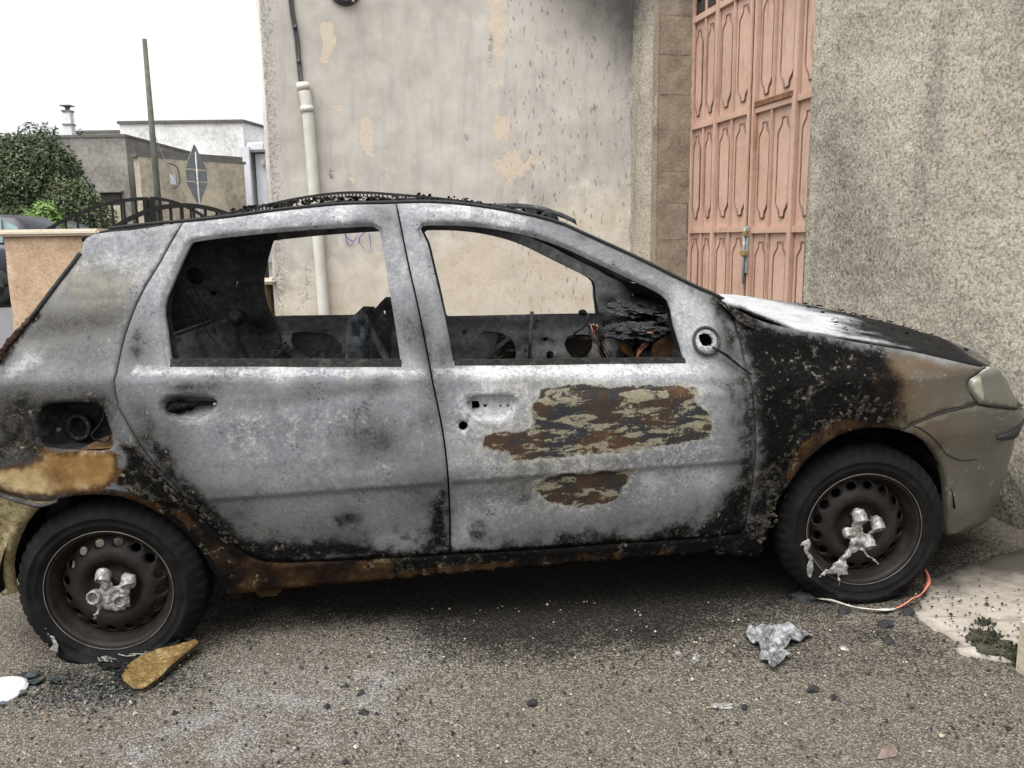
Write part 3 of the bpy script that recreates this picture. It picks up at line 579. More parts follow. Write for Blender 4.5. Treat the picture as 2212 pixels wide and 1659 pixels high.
def mat_stucco():
    t = MT('rough_cast_render'); soot, dirt, yel = t.attr('m1')
    n1 = t.noise(1.5, 6, .6); n2 = t.noise(14, 6, .6); g = t.noise(120, 6, .72); g2 = t.noise(52, 6, .68, t.mapped(loc=(3, 3, 3))); vv = t.vor(70, 'SMOOTH_F1'); vs = t.noise(2.2, 6, .6, t.mapped((2.2, 2.2, .35), loc=(6, 6, 2)))
    gg = t.math('ADD', t.math('ADD', t.math('MULTIPLY', g, .42), t.math('MULTIPLY', g2, .42)), t.math('MULTIPLY', t.math('SUBTRACT', .75, vv), .22))
    c = t.ramp(gg, (.33, (.10, .087, .067)), (.42, (.275, .247, .198)), (.51, (.44, .40, .33)), (.66, (.56, .52, .44)))
    c = t.mix(t.step(n1, .4, .7, 0, .35), c, t.mix(t.step(gg, .4, .6), (.14, .124, .098), (.30, .277, .233)))
    c = t.mix(t.step(n2, .6, .74, 0, .35), c, (.47, .445, .40)); c = t.mix(t.step(vs, .5, .7, 0, .45), c, t.mix(t.step(gg, .4, .6), (.10, .09, .075), (.27, .25, .21)))
    dm = t.step(t.math('ADD', dirt, t.math('MULTIPLY', t.math('SUBTRACT', n2, .5), 1.0)), .2, 1.0, 0, .7); c = t.mix(dm, c, t.mix(t.step(gg, .4, .6), (.06, .058, .052), (.22, .21, .185)))
    c = t.mix(t.math('MULTIPLY', t.step(t.noise(24, 4, .5, t.mapped(loc=(8, 1, 1))), .70, .75), .6), c, (.52, .42, .24))
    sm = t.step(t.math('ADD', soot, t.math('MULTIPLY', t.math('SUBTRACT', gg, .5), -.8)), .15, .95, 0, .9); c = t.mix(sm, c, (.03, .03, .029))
    nr = t.bump(gg, .9, .018); nr = t.bump(n2, .35, .03, nr)
    return t.done(c, .92, 0, nr, .2)
MAT['stucco'] = mat_stucco()
def mat_stone(name, c0, c1, c2, sc=7, bump=.6):
    t = MT(name); a = t.noise(sc, 7, .62); b = t.noise(sc*8, 6, .65)
    c = t.ramp(t.math('ADD', t.math('MULTIPLY', a, .6), t.math('MULTIPLY', b, .4)), (.34, c0), (.5, c1), (.66, c2))
    w = t.n('ShaderNodeTexWave'); t.lk(t.mapped((1, 1, 1), rot=(.3, .5, .2)), w.inputs['Vector']); w.inputs['Scale'].default_value = 18; w.inputs['Distortion'].default_value = 6
    return t.done(c, .9, 0, t.bump(t.math('ADD', t.math('MULTIPLY', b, .7), t.math('MULTIPLY', w.outputs['Fac'], .12)), bump, .01), .2)
MAT['sandstone'] = mat_stone('tan_sandstone', (.15, .122, .092), (.23, .188, .142), (.30, .253, .20), 5)
MAT['beige'] = mat_stone('beige_rough_plaster', (.30, .205, .135), (.43, .31, .21), (.52, .395, .285), 5, 1)
MAT['coping'] = mat_stone('cream_coping_stone', (.48, .42, .33), (.56, .50, .41), (.62, .57, .48), 5, .15)
MAT['concrete'] = mat_stone('weathered_concrete', (.11, .105, .095), (.20, .19, .172), (.30, .28, .25), .8, .4)
MAT['darkconcrete'] = mat_stone('dark_weathered_concrete', (.085, .08, .078), (.12, .115, .11), (.16, .155, .145), 1.5, .4)
MAT['yellowwall'] = mat_stone('stained_yellow_plaster', (.20, .18, .145), (.36, .32, .25), (.48, .425, .33), .55, .3)
MAT['whitewall'] = mat_stone('weathered_white_plaster', (.40, .395, .39), (.66, .655, .65), (.78, .775, .77), .7, .2)
MAT['whitetrim'] = mat_stone('grey_white_trim', (.50, .51, .54), (.58, .59, .62), (.64, .65, .67), 2, .15)
MAT['palestone'] = mat_stone('pale_limestone', (.34, .295, .21), (.43, .385, .29), (.5, .455, .36), 9, .4)
def mat_pink():
    t = MT('pink_painted_iron'); n1 = t.noise(2.2, 7, .6); n2 = t.noise(22, 7, .65); z = t.xyz()
    c = t.ramp(t.math('ADD', t.math('MULTIPLY', n1, .6), t.math('MULTIPLY', n2, .4)), (.35, (.40, .265, .20)), (.5, (.49, .325, .255)), (.65, (.545, .375, .305)))
    rs = t.step(t.noise(6, 8, .7, t.mapped((2.6, 2.6, .45), loc=(1, 2, 3))), .54, .68); c = t.mix(t.math('MULTIPLY', rs, .7), c, (.25, .13, .07)); gr = t.step(t.noise(1.6, 6, .6, t.mapped(loc=(4, 1, 1))), .48, .66); c = t.mix(t.math('MULTIPLY', gr, .35), c, (.30, .235, .175))
    dr = t.math('MULTIPLY', t.step(t.noise(38, 3, .5, t.mapped((1.5, 1.5, .7), rot=(.2, 0, .3))), .66, .70), t.step(z[2], 1.45, 1.1)); c = t.mix(t.math('MULTIPLY', dr, .7), c, (.26, .20, .18))
    return t.done(c, .5, 0, t.bump(n2, .12, .003), .35)
MAT['pink'] = mat_pink()
simple('pinkshadow', (.17, .095, .068), .55, 0, .3, 12)
simple('rustiron', (.16, .075, .035), .75, 0, .5, 20, .4, 90)
simple('boltpaint', (.26, .29, .29), .5, 0, .3, 14)
simple('brass', (.30, .22, .11), .5, .4, .3, 30)
simple('iron', (.009, .0085, .008), .5, 0, .25, 10, spec=.2)
simple('rustgap', (.045, .022, .012), .85, 0, .6, 14, .4, 60)
simple('pvc', (.52, .51, .46), .45, 0, .12, 6)
simple('cable', (.045, .047, .052), .6, 0, .3, 20)
simple('graffiti', (.20, .165, .30), .7, 0, .35, 30)
simple('woodpole', (.085, .092, .07), .9, 0, .3, 6, .4, 30)
simple('signback', (.15, .155, .16), .5, .2, .15, 5)
simple('galv', (.36, .37, .38), .45, .4, .15, 8)
simple('bark', (.07, .055, .04), .9, 0, .4, 10, .6, 30)
simple('dark_niche', (.025, .022, .018), .9)
simple('carpaint', (.030, .030, .038), .35, 0, .1, 4, spec=.3)
simple('carglass', (.15, .23, .235), .3, 0, .2, 3, spec=.15)
simple('white_plastic', (.40, .39, .40), .5, 0, .1, 30, .2, 60)
simple('orange', (.62, .20, .12), .55, 0, .2, 30)
simple('ribbonwhite', (.50, .49, .42), .6, 0, .3, 40)
simple('moss', (.035, .034, .020), .95, 0, .6, 40, 1, 120)
simple('foil', (.16, .163, .17), .5, .1, .8, 30, .5, 70)
simple('coal', (.012, .012, .0125), .8, 0, .5, 60, .8, 120)
simple('glassshard', (.030, .038, .038), .25, 0, .7, 40)
simple('leafbrown', (.14, .10, .085), .8, 0, .3, 40)
def mat_leaf(name, cols, rough=.55):
    t = MT(name); o = t.n('ShaderNodeAttribute', attribute_name='tint').outputs['Fac']
    c = t.ramp(o, *[(i/(len(cols)-1), x) for i, x in enumerate(cols)])
    t.b.inputs['Transmission Weight'].default_value = 0
    return t.done(c, rough, 0, None, .3)
MAT['leaf'] = mat_leaf('dark_evergreen_leaf', [(.016, .032, .016), (.032, .058, .024), (.055, .085, .034), (.085, .085, .036)])
MAT['oleander'] = mat_leaf('bright_green_leaf', [(.10, .17, .045), (.16, .25, .07), (.24, .34, .11)])

# ================================================================== THE PLACE
def gz(x, y):
    """ground height: the street climbs gently to the right and to the back"""
    x = np.asarray(x, float); y = np.asarray(y, float)
    a = .0215*(np.clip(x, -6, 4)+1.27)
    u = np.clip((y-8)/8., 0, 1); return a+.50*u*u*(3-2*u)
GROUND_MARKS = {
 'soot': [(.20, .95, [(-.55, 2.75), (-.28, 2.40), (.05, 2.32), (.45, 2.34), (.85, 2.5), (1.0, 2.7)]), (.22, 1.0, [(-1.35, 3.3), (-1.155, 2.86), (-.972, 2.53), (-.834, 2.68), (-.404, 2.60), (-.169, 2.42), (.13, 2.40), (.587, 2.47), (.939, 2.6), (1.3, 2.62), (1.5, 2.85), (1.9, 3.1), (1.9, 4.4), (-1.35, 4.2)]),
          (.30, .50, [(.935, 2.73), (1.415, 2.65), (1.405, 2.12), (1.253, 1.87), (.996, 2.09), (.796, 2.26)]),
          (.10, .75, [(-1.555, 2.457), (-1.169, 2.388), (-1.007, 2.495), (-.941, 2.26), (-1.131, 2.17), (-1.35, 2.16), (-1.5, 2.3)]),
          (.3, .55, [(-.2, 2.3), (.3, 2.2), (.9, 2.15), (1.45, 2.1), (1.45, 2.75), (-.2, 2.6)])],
 'foam': [(.16, .9, [(-.405, 2.469), (-.28, 2.555), (-.218, 2.44), (-.258, 2.327), (-.35, 2.177), (-.562, 2.241), (-.5, 2.343)]),
          (.30, .85, [(-.895, 2.342), (-.679, 2.384), (-.384, 2.229), (-.318, 2.037), (-.5, 1.964), (-.707, 1.861), (-1.001, 1.877), (-1.099, 1.957), (-.994, 2.076)])],
 'pale': [(1.5, 1, [(-14, 9.5), (-3.6, 9.5), (-3.6, 30), (-30, 30)])]}
def make_ground():
    near = np.arange(-3.2, 3.2, .04); xs = np.concatenate([-3.2-np.geomspace(.1, 120, 26)[::-1], near, 3.2+np.geomspace(.1, 120, 26)])
    ny = np.arange(1.2, 5.0, .04); ys = np.concatenate([1.2-np.geomspace(.1, 60, 16)[::-1], ny, 5.0+np.geomspace(.1, 140, 40)])
    X, Y = np.meshgrid(xs, ys); P = np.stack([X.ravel(), Y.ravel()], 1)
    Z = gz(P[:, 0], P[:, 1])+vnoise(P, 1.6, 4)*.012*(np.abs(P[:, 0]) < 8)+vnoise(P, 9, 5)*.003
    V = np.column_stack([P, Z]); w = len(xs)
    F = [(j*w+i, j*w+i+1, (j+1)*w+i+1, (j+1)*w+i) for j in range(len(ys)-1) for i in range(w-1)]
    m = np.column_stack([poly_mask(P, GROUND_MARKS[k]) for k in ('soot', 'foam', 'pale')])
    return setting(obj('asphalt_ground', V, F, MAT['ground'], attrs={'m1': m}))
make_ground()
def ground_sheet(name, outline, off, mat, step=.05, rag=.03, amp=.004):
    out = crom(outline, .018, True); out = [(p[0]+rag*(mnoise.noise((p[0]*7, p[1]*7, 1))+.6*mnoise.noise((p[0]*26, p[1]*26, 1))), p[1]+rag*(mnoise.noise((p[0]*7, p[1]*7, 5))+.6*mnoise.noise((p[0]*26, p[1]*26, 5)))) for p in out]
    return flat_panel(name, out, [], step, lambda u, v, d: (u, v, float(gz(u, v))+off-d+amp*mnoise.noise((u*4, v*4, 0))), .02, mat, None)
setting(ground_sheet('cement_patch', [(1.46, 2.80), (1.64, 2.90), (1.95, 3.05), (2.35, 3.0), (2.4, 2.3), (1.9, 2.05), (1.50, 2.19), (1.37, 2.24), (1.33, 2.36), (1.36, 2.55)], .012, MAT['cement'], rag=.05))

# ------------------------------------------------------------------ the house: back wall, rough-cast side wall, iron door
R0 = Vector((1.74, 4.95, 0)); RD = Vector((-.232, .973, 0)).normalized(); RN = Vector((.973, .232, 0)).normalized()
CORN = R0+2.8*RD
house = empty('house', (CORN.x, CORN.y, 0)); tag(house, 'grey plastered house with rough-cast side wall and pink iron door behind the burnt car', 'house')
def wallsheet(name, P0, D, NRM, u0, u1, z0, z1, step, mat, relief, masks1, masks2=None, holes=(), thick=.12, seed=1):
    """upright wall sheet; u along D from P0, face towards -NRM; real relief on its face"""
    P, T = cdt([(u0, z0), (u1, z0), (u1, z1), (u0, z1)], list(holes), step)
    dsp = relief(P)
    L0 = Vector((CORN.x, CORN.y, 0))
    V = [(P0+D*u+NRM*d)+Vector((0, 0, z))-L0 for (u, z), d in zip(P, dsp)]
    F = [tuple(t) for t in T]
    back = {}
    for a, b in boundary(T):
        for i in (a, b):
            if i not in back:
                back[i] = len(V); V.append(V[i]+NRM*thick)
        F.append((b, a, back[a], back[b]))
    ids = list(range(len(P)))+list(back.keys()); Q = P[ids]
    at = {'m1': np.column_stack([poly_mask(Q, m) if isinstance(m, list) else m(Q) for m in masks1])}
    if masks2: at['m2'] = np.column_stack([poly_mask(Q, m) if isinstance(m, list) else m(Q) for m in masks2])
    # face must look towards -NRM
    if D.cross(Vector((0, 0, 1))).dot(NRM) > 0: F = [f[::-1] for f in F]
    return obj(name, V, F, mat, house, True, at)
BD = -RN; BN = RD      # back wall: u runs left from the corner, NRM points away from the camera
ss = lambda a, lo, hi: np.clip((a-lo)/(hi-lo), 0, 1)**2*(3-2*np.clip((a-lo)/(hi-lo), 0, 1))
peel = [(.03, 1, [(2.661, 3.044), (2.56, 3.07), (2.538, 2.915), (2.58, 2.824), (2.63, 2.70), (2.678, 2.715), (2.66, 2.88)]),
        (.015, 1, [(2.376, 2.311), (2.281, 2.313), (2.284, 2.031), (2.25, 1.95), (2.363, 2.062), (2.391, 2.156)]),
        (.012, 1, [(2.5, 1.856), (2.439, 1.809), (2.457, 1.761), (2.487, 1.793)]), (.012, 1, [(2.201, 1.89), (2.154, 1.842), (2.165, 1.77)]),
        (.05, .75, [(1.31, 3.4), (1.13, 3.4), (1.117, 2.972), (1.2, 2.70), (1.24, 2.4), (1.27, 2.9)]),
        (.02, .7, [(1.26, 2.4), (1.10, 2.35), (1.12, 2.1), (1.27, 2.15)]), (.10, .7, [(1.35, 2.05), (.95, 2.07), (.8, 1.9), (1.1, 1.75), (1.3, 1.9)]),
        (.02, .8, [(2.62, 2.4), (2.50, 2.42), (2.49, 2.36), (2.6, 2.37)]), (.02, .75, [(2.20, 2.1), (2.17, 2.1), (2.16, 1.95), (2.19, 1.95)]),
        (.14, .8, [(1.78, 1.12), (1.3, 1.377), (1.15, 1.1), (1.227, .947), (1.525, .824), (1.66, .723)]),
        (.14, .75, [(.9, 1.3), (.6, 1.35), (.5, 1.0), (.75, .9), (1.0, 1.0)]), (.08, .8, [(2.1, 1.0), (1.95, 1.1), (1.9, .8), (2.05, .75)])]
mould_dark = [(.12, .62, [(3.6, 3.8), (2.93, 3.8), (2.98, 2.6), (2.96, 1.5), (3.0, .4), (3.6, .4)]), (.03, .95, [(1.285, 3.03), (1.235, 3.0), (1.256, 2.74), (1.295, 2.73)]),
         (.02, .95, [(1.284, 2.62), (1.251, 2.589), (1.271, 2.429), (1.29, 2.461)]), (.03, .9, [(2.67, 1.90), (2.60, 1.90), (2.61, 1.80), (2.66, 1.79)]), (.02, .7, [(1.52, 2.2), (1.45, 2.2), (1.46, 2.1), (1.52, 2.12)]),
         (.15, .7, [(.14, 3.8), (0, 3.8), (0, .6), (.10, .6), (.12, 2.2)]), (.12, .7, [(2.95, 1.1), (2.8, 1.3), (2.78, .8), (3.05, .6)])]  # first outline: darker strip down the inner corner
def soot_back(Q):
    u, z = Q[:, 0], Q[:, 1]
    return np.maximum(ss(z+(.5-u)*.8, 2.35, 3.75)*.95, .9*np.exp(-((u-2.35)/.35)**2-((z-3.62)/.30)**2))
low = lambda Q: ss(Q[:, 1]*-1-.25*Q[:, 0]+.0, -2.6, -1.0)
knock = lambda Q: ss(-Q[:, 0], -1.35, -.9)
wallsheet('plaster_wall', CORN, BD, BN, -.02, 3.15, -.35, 3.9, .03, MAT['plaster'],
          lambda P: vnoise(P, 1.2, 11)*.035+vnoise(P, 9, 12)*.006, [soot_back, peel, mould_dark], [low, knock, lambda Q: Q[:, 0]*0])
# the house's far-left return and its roof slab so the block closes
boxobj('wall_return', Vector((0, 0, 0)), (1, 1, 1), MAT['plaster'], house, M=Matrix.Translation(BD*3.13+BN*2.2+Vector((0, 0, 1.77))) @ Matrix.Rotation(math.atan2(BN.y, BN.x), 4, 'Z') @ Matrix.Diagonal((4.1, .05, 4.24, 1)))
boxobj('roof_slab', Vector((0, 0, 0)), (1, 1, 1), MAT['concrete'], house, M=Matrix.Translation(BD*1.0+BN*2.0+Vector((0, 0, 3.95))) @ Matrix.Rotation(math.atan2(BN.y, BN.x), 4, 'Z') @ Matrix.Diagonal((3.7, 4.0, .10, 1)))
# side wall: t along RD (away from the camera); opening for the door between t=.02 and t=2.19
stucco_relief = lambda P: vnoise(P, 1.3, 21)*.05+vnoise(P, 22, 22, 3)*.011+vnoise(P, 60, 24, 2)*.006
dirtN = [(.35, .75, [(-.55, 1.9), (.0, 2.3), (.05, 1.0), (-.4, .7), (-1.0, .8), (-.9, 1.4)]), (.3, .5, [(-1.6, 1.9), (-1.2, 2.0), (-1.2, 1.5), (-1.7, 1.4)])]
darkF = [(.2, .5, [(2.7, 3.9), (2.8, 3.9), (2.8, .5), (2.7, .5)])]  # darker strip along the inner corner
wallsheet('rough_cast_wall', R0, RD, RN, -3.6, .02, -.35, 3.9, .022, MAT['stucco'], stucco_relief, [lambda Q: .75*ss(-Q[:, 1], -.75, .1), dirtN, lambda Q: Q[:, 0]*0])  # wall foot darkened through the soot mask, painted shade behind the bumper included
wallsheet('rough_cast_wall', R0, RD, RN, 2.19, 2.84, -.35, 3.9, .03, MAT['stucco'], stucco_relief, [lambda Q: .95*ss(Q[:, 1]+.5*(Q[:, 0]-2.5), 2.35, 3.8), darkF, lambda Q: Q[:, 0]*0])
HL = lambda t, n, z: R0+RD*t+RN*n+Vector((0, 0, z))-Vector((CORN.x, CORN.y, 0))
RZ = math.atan2(RD.y, RD.x)
def hbox(name, t, n, z, st, sn, sz, mat, parent=house, bev=0, dz=0):
    return boxobj(name, (0, 0, 0), (st, sn, sz), mat, parent, bev=bev, M=Matrix.Translation(HL(t, n, z)) @ Matrix.Rotation(RZ, 4, 'Z'))
# sandstone blocks of the far reveal, facing the camera
z = -.2; k = 0
while z < 3.9:
    h = (.30, .26, .33, .28, .31)[k % 5]
    bm = bmesh.new(); bmesh.ops.create_grid(bm, x_segments=10, y_segments=10, size=.5)
    for v in bm.verts:
        e = max(abs(v.co.x), abs(v.co.y)); ed = .5-e
        v.co.z = (.001 if ed < .03 else 0)+.006*mnoise.noise((v.co.x*4+k*7, v.co.y*4, z))
    m = Matrix.Translation(HL(2.176, .155, z+h/2)) @ Matrix.Rotation(RZ, 4, 'Z') @ Matrix(((0, 0, 1, 0), (1, 0, 0, 0), (0, 1, 0, 0), (0, 0, 0, 1))) @ Matrix.Diagonal((.31, h-.002, 1, 1))
    bmesh.ops.transform(bm, matrix=m, verts=bm.verts); bobj('stone_block', bm, MAT['sandstone'], house, True)
    z += h; k += 1
hbox('reveal_mortar', 2.240, .155, 1.8, .11, .33, 4.4, MAT['sandstone'])
hbox('mortar_smear', 2.182, .285, 2.1, .010, .03, .45, MAT['darkconcrete'], bev=.004)
hbox('mortar_smear', 2.182, .280, 1.38, .010, .04, .5, MAT['darkconcrete'], bev=.004)
# iron door
door = empty('iron_door'); door.parent = house
def dbox(name, t, n, z, st, sn, sz, mat=None, bev=.004): return hbox(name, t, n, z, st, sn, sz, mat or MAT['pink'], door, bev)
dbox('door_sheet', 1.05, .325, 1.78, 2.34, .02, 3.9, bev=0)
for t, w in ((2.185, .03), (1.76, .04), (1.235, .035), (1.168, .035), (.645, .05), (.10, .05)): dbox('stile', t, .298, 1.75, w, .034, 3.9)
for t in (1.975, 1.505, .936, .38): dbox('mullion', t, .304, 1.75, .018, .024, 3.9)
for t0, t1 in ((1.78, 2.17), (1.25, 1.74), (.67, 1.15), (.125, .62)):
    for z, h in ((3.03, .05), (2.19, .045), (1.35, .045), (.25, .10)): dbox('rail', (t0+t1)/2, .303, z+(.0 if t0 > 1.2 else -.012), t1-t0, .028, h)
dbox('wicket_rail', .90, .290, 2.215, .50, .022, .04, MAT['rustiron'])
dbox('meeting_gap', 1.2015, .300, 1.75, .032, .012, 3.9, MAT['rustgap'], 0)
def moulding(tc, hw, z0, z1, name='door_panel'):
    """raised panel with the notched, bottle-necked outline of the photographed door"""
    nk = hw*.36; q = .10
    def end(zb, s):
        return [(hw, zb-s*q*1.15), (hw*.97, zb-s*q*.95), (hw*.78, zb-s*q*.72), (nk*1.15, zb-s*q*.42), (nk, zb-s*q*.2), (nk, zb)]
    right = [(x, y) for x, y in end(z0, -1)][::-1]+end(z1, 1)
    lp = [(tc+x, y) for x, y in right]+[(tc-x, y) for x, y in right[::-1]]
    fn = lambda u, v, d: HL(u, .309+d, v)
    flat_panel(name, lp, [], .5, fn, .009, MAT['pink'], door, False)
    # thin rolled bead around it
    P = [HL(u, .309, v) for u, v in lp]
    tube('panel_bead', P, .0065, MAT['pinkshadow'], door, 6, True)
cols = [(2.10, .058), (1.888, .058), (1.626, .078), (1.363, .082), (1.04, .069), (.784, .078), (.50, .07), (.25, .07)]
for tc, hw in cols:
    dz = 0 if tc > 1.2 else -.03
    moulding(tc, hw, 1.455+dz, 2.115+dz); moulding(tc, hw, 2.275, 2.94); moulding(tc, hw, .40, 1.285+dz)
for i, (tc, hw) in enumerate(cols):   # scrollwork grille above the panels
    for a in (0, 1):
        c = [HL(tc+hw*.75*(.15+.85*q/14)*math.cos(q*.55+a*math.pi), .300, 3.25+.14*a+.12*(.15+.85*q/14)*math.sin(q*.55+a*math.pi)) for q in range(15)]
        tube('scroll', c, .010, MAT['iron'], door, 6)
dbox('grille_back', 1.05, .312, 3.50, 2.3, .01, .85, MAT['dark_niche'], 0)
dbox('padlock', 1.174, .262, 1.318, .06, .03, .05, MAT['brass'], .008); dbox('bolt_plate', 1.185, .272, 1.20, .07, .012, .34, MAT['boltpaint'], .003)
dbox('latch', 1.176, .255, 1.175, .075, .035, .045, MAT['brass'], .008)
tube('bolt', [HL(1.185, .258, 1.36), HL(1.185, .258, .95)], .009, MAT['boltpaint'], door)

# stone step poking in at the right edge
o = boxobj('stone_step', (1.625, 2.06, .115), (.36, .34, .22), MAT['palestone'], bev=.015, rz=.12); tag(o, 'pale limestone step corner at the bottom right beside the cement patch', 'step')
# conduit pipe, cables, coil on the back wall
BP = lambda u, n, z: CORN+BD*u-BN*n+Vector((0, 0, z))
pp = empty('conduit_pipe', BP(2.73, .06, 0)); tag(pp, 'cream plastic conduit pipe standing against the grey plaster wall', 'pipe')
L = lambda u, n, z: BP(u, n, z)-BP(2.73, .06, 0)
path = [L(2.822, .05, 2.52), L(2.80, .06, 2.36), L(2.785, .06, 1.9), L(2.765, .06, 1.2), L(2.75, .06, .6), L(2.73, .06, .0)]
tube('tube', crom(path, .05), .047, MAT['pvc'], pp, 20)
tube('collar', [L(2.803, .06, 2.38), L(2.801, .06, 2.33)], .053, MAT['pvc'], pp, 20)
tube('socket_rim', [L(2.824, .05, 2.56), L(2.82, .05, 2.50)], .052, MAT['pvc'], pp, 20)
cb = empty('wall_cable', BP(2.85, .02, 2.5)); tag(cb, 'pair of dark cables running up the wall out of the conduit pipe', 'cable')
Lc = lambda u, n, z: BP(u, n, z)-BP(2.85, .02, 2.5)
for du in (0, .022): tube('strand', crom([Lc(2.815+du, .045, 2.45), Lc(2.83+du, .03, 2.62), Lc(2.842+du, .02, 2.9), Lc(2.868+du, .02, 3.15), Lc(2.88+du, .02, 3.6)], .05), .009, MAT['cable'], cb)
for z, u in ((2.72, 2.847), (2.98, 2.860), (3.22, 2.882)): tube('clip', [Lc(u-.012, .02, z), Lc(u+.012, .02, z+.012)], .021, MAT['cable'], cb)
co = empty('cable_coil', BP(2.46, .03, 3.38)); tag(co, 'coil of dark cable hanging at the top edge of the grey wall', 'cable')
for k in range(3): tube('loop', [BP(2.46+(.13-.012*k)*math.cos(a), .02+.012*k, 3.33+(.16-.014*k)*math.sin(a))-BP(2.46, .03, 3.38) for a in np.linspace(0, 6.28, 30)[:-1]], .010, MAT['cable'], co, 6, True)
tube('tie', [BP(2.385, .05, 3.23)-BP(2.46, .03, 3.38), BP(2.40, .05, 3.19)-BP(2.46, .03, 3.38)], .012, MAT['pvc'], co)
def ribbon(name, pts, w, off, mat, lab):
    c = crom(pts, .015); V = []; F = []
    p0 = BP(pts[0][0], 0, pts[0][1])
    for i, p in enumerate(c):
        d = c[min(i+1, len(c)-1)]-c[max(i-1, 0)]; d = d/np.linalg.norm(d); n = np.array([-d[1], d[0]])*w*(.6+.4*math.sin(i*.4))
        for q in (p+n, p-n): V.append(BP(q[0], off, q[1])-p0)
    for i in range(len(c)-1): F.append((2*i, 2*i+1, 2*i+3, 2*i+2))
    o = obj(name, V, F, mat); o.location = p0; return o
g = empty('graffiti_tag', BP(2.45, .03, 1.3)); tag(g, 'small violet spray-painted scribble on the plaster wall seen through the rear window', 'graffiti')
for pts in ([(2.55, 1.375), (2.531, 1.331), (2.48, 1.304), (2.441, 1.356), (2.456, 1.39)], [(2.372, 1.385), (2.426, 1.335), (2.429, 1.283), (2.378, 1.229), (2.352, 1.218), (2.339, 1.271), (2.346, 1.365)], [(2.54, 1.37), (2.535, 1.29), (2.505, 1.265), (2.48, 1.30)]):
    o = ribbon('stroke', pts, .0065, .030, MAT['graffiti'], ''); o.parent = g; o.location = Vector(o.location)-Vector(g.location)

# ------------------------------------------------------------------ garden wall, gate pier, railings on the left
def rough_box(name, c, s, mat, parent=None, n=.05, amp=.008, rz=0):
    bm = bmesh.new(); box(bm, (0, 0, 0), s)
    k = [max(1, int(q/n)) for q in s]
    bmesh.ops.subdivide_edges(bm, edges=bm.edges[:], cuts=max(2, min(24, max(k)//2)), use_grid_fill=True)
    for v in bm.verts:
        q = Vector(v.co); d = Vector((mnoise.noise(q*7+Vector(c)), mnoise.noise(q*7+Vector((5, 1, 2))), mnoise.noise(q*7+Vector((9, 9, 9)))))
        v.co += d*amp
    bmesh.ops.transform(bm, matrix=Matrix.Translation(c) @ Matrix.Rotation(rz, 4, 'Z'), verts=bm.verts)
    return bobj(name, bm, mat, parent, True)
pier = empty('gate_pier', (-3.77, 7.05, 0)); tag(pier, 'beige rough-plastered gate pier with cream coping behind the car boot', 'wall')
rough_box('pier_body', (0, 0, .63), (.74, .32, 1.50), MAT['beige'], pier)
boxobj('coping_slab', (0.0, 0, 1.405), (.86, .42, .055), MAT['coping'], pier, bev=.018)
gw = empty('garden_wall', (-2.72, 7.05, 0)); tag(gw, 'low beige garden wall with cream coping between gate pier and house', 'wall')
rough_box('wall_body', (0, 0, .42), (1.36, .22, 1.10), MAT['beige'], gw)
boxobj('coping_slab', (.04, 0, .985), (1.46, .34, .05), MAT['coping'], gw, bev=.02)
def arch_panel(root, x0, x1, z0, zs, za, zr, n, rb=.012, peak=.5, rt=.018):
    """railing leaf: arched top bar, bottom rail and single upright bars; local x from x0 to x1"""
    def top(x):
        q = (x-x0)/(x1-x0); c = 1-abs(q-peak)**2/(max(peak, 1-peak)**2) if peak not in (0., 1.) else 1-(q-peak)**2
        return zs+(za-zs)*c
    V = []; F = []; N = 26
    for i in range(N+1):
        x = x0+(x1-x0)*i/N; zt = top(x)
        for dy, dz in ((-rt, -.020), (rt, -.020), (rt, .016), (-rt, .016)): V.append((x, dy, zt+dz))
    for i in range(N):
        for k in range(4): F.append((4*i+k, 4*i+(k+1) % 4, 4*i+4+(k+1) % 4, 4*i+4+k))
    obj('top_bar', V, F, MAT['iron'], root, False)
    boxobj('rail', ((x0+x1)/2, 0, zr), (abs(x1-x0), .03, .03), MAT['iron'], root)
    for i in range(1, n):
        x = x0+(x1-x0)*i/n; zt = top(x); boxobj('bar', (x, 0, (z0+zt)/2), (.019, .019, zt-z0), MAT['iron'], root)
    for x in (x0, x1):
        zt = top(x); boxobj('post', (x, 0, (z0+zt)/2), (.03, .03, zt-z0), MAT['iron'], root)
rl = empty('arched_railing', (-2.70, 7.0, 0)); tag(rl, 'black arched iron railing on the low garden wall beside the house', 'railing')
arch_panel(rl, -.67, .66, 1.005, 1.38, 1.615, 1.07, 14)
gt = empty('iron_gate', (-4.04, 9.5, 0)); tag(gt, 'black double-leaf iron gate with arched top behind the gate pier', 'gate')
arch_panel(gt, -1.62, -.01, .3, 1.17, 1.81, .4, 12, peak=1.)
arch_panel(gt, .02, 1.02, .3, 1.22, 1.81, .4, 9, peak=0.)
boxobj('meeting_stile', (-.03, 0, 1.04), (.05, .05, 1.5), MAT['iron'], gt); boxobj('meeting_stile', (.045, 0, 1.04), (.05, .05, 1.5), MAT['iron'], gt)

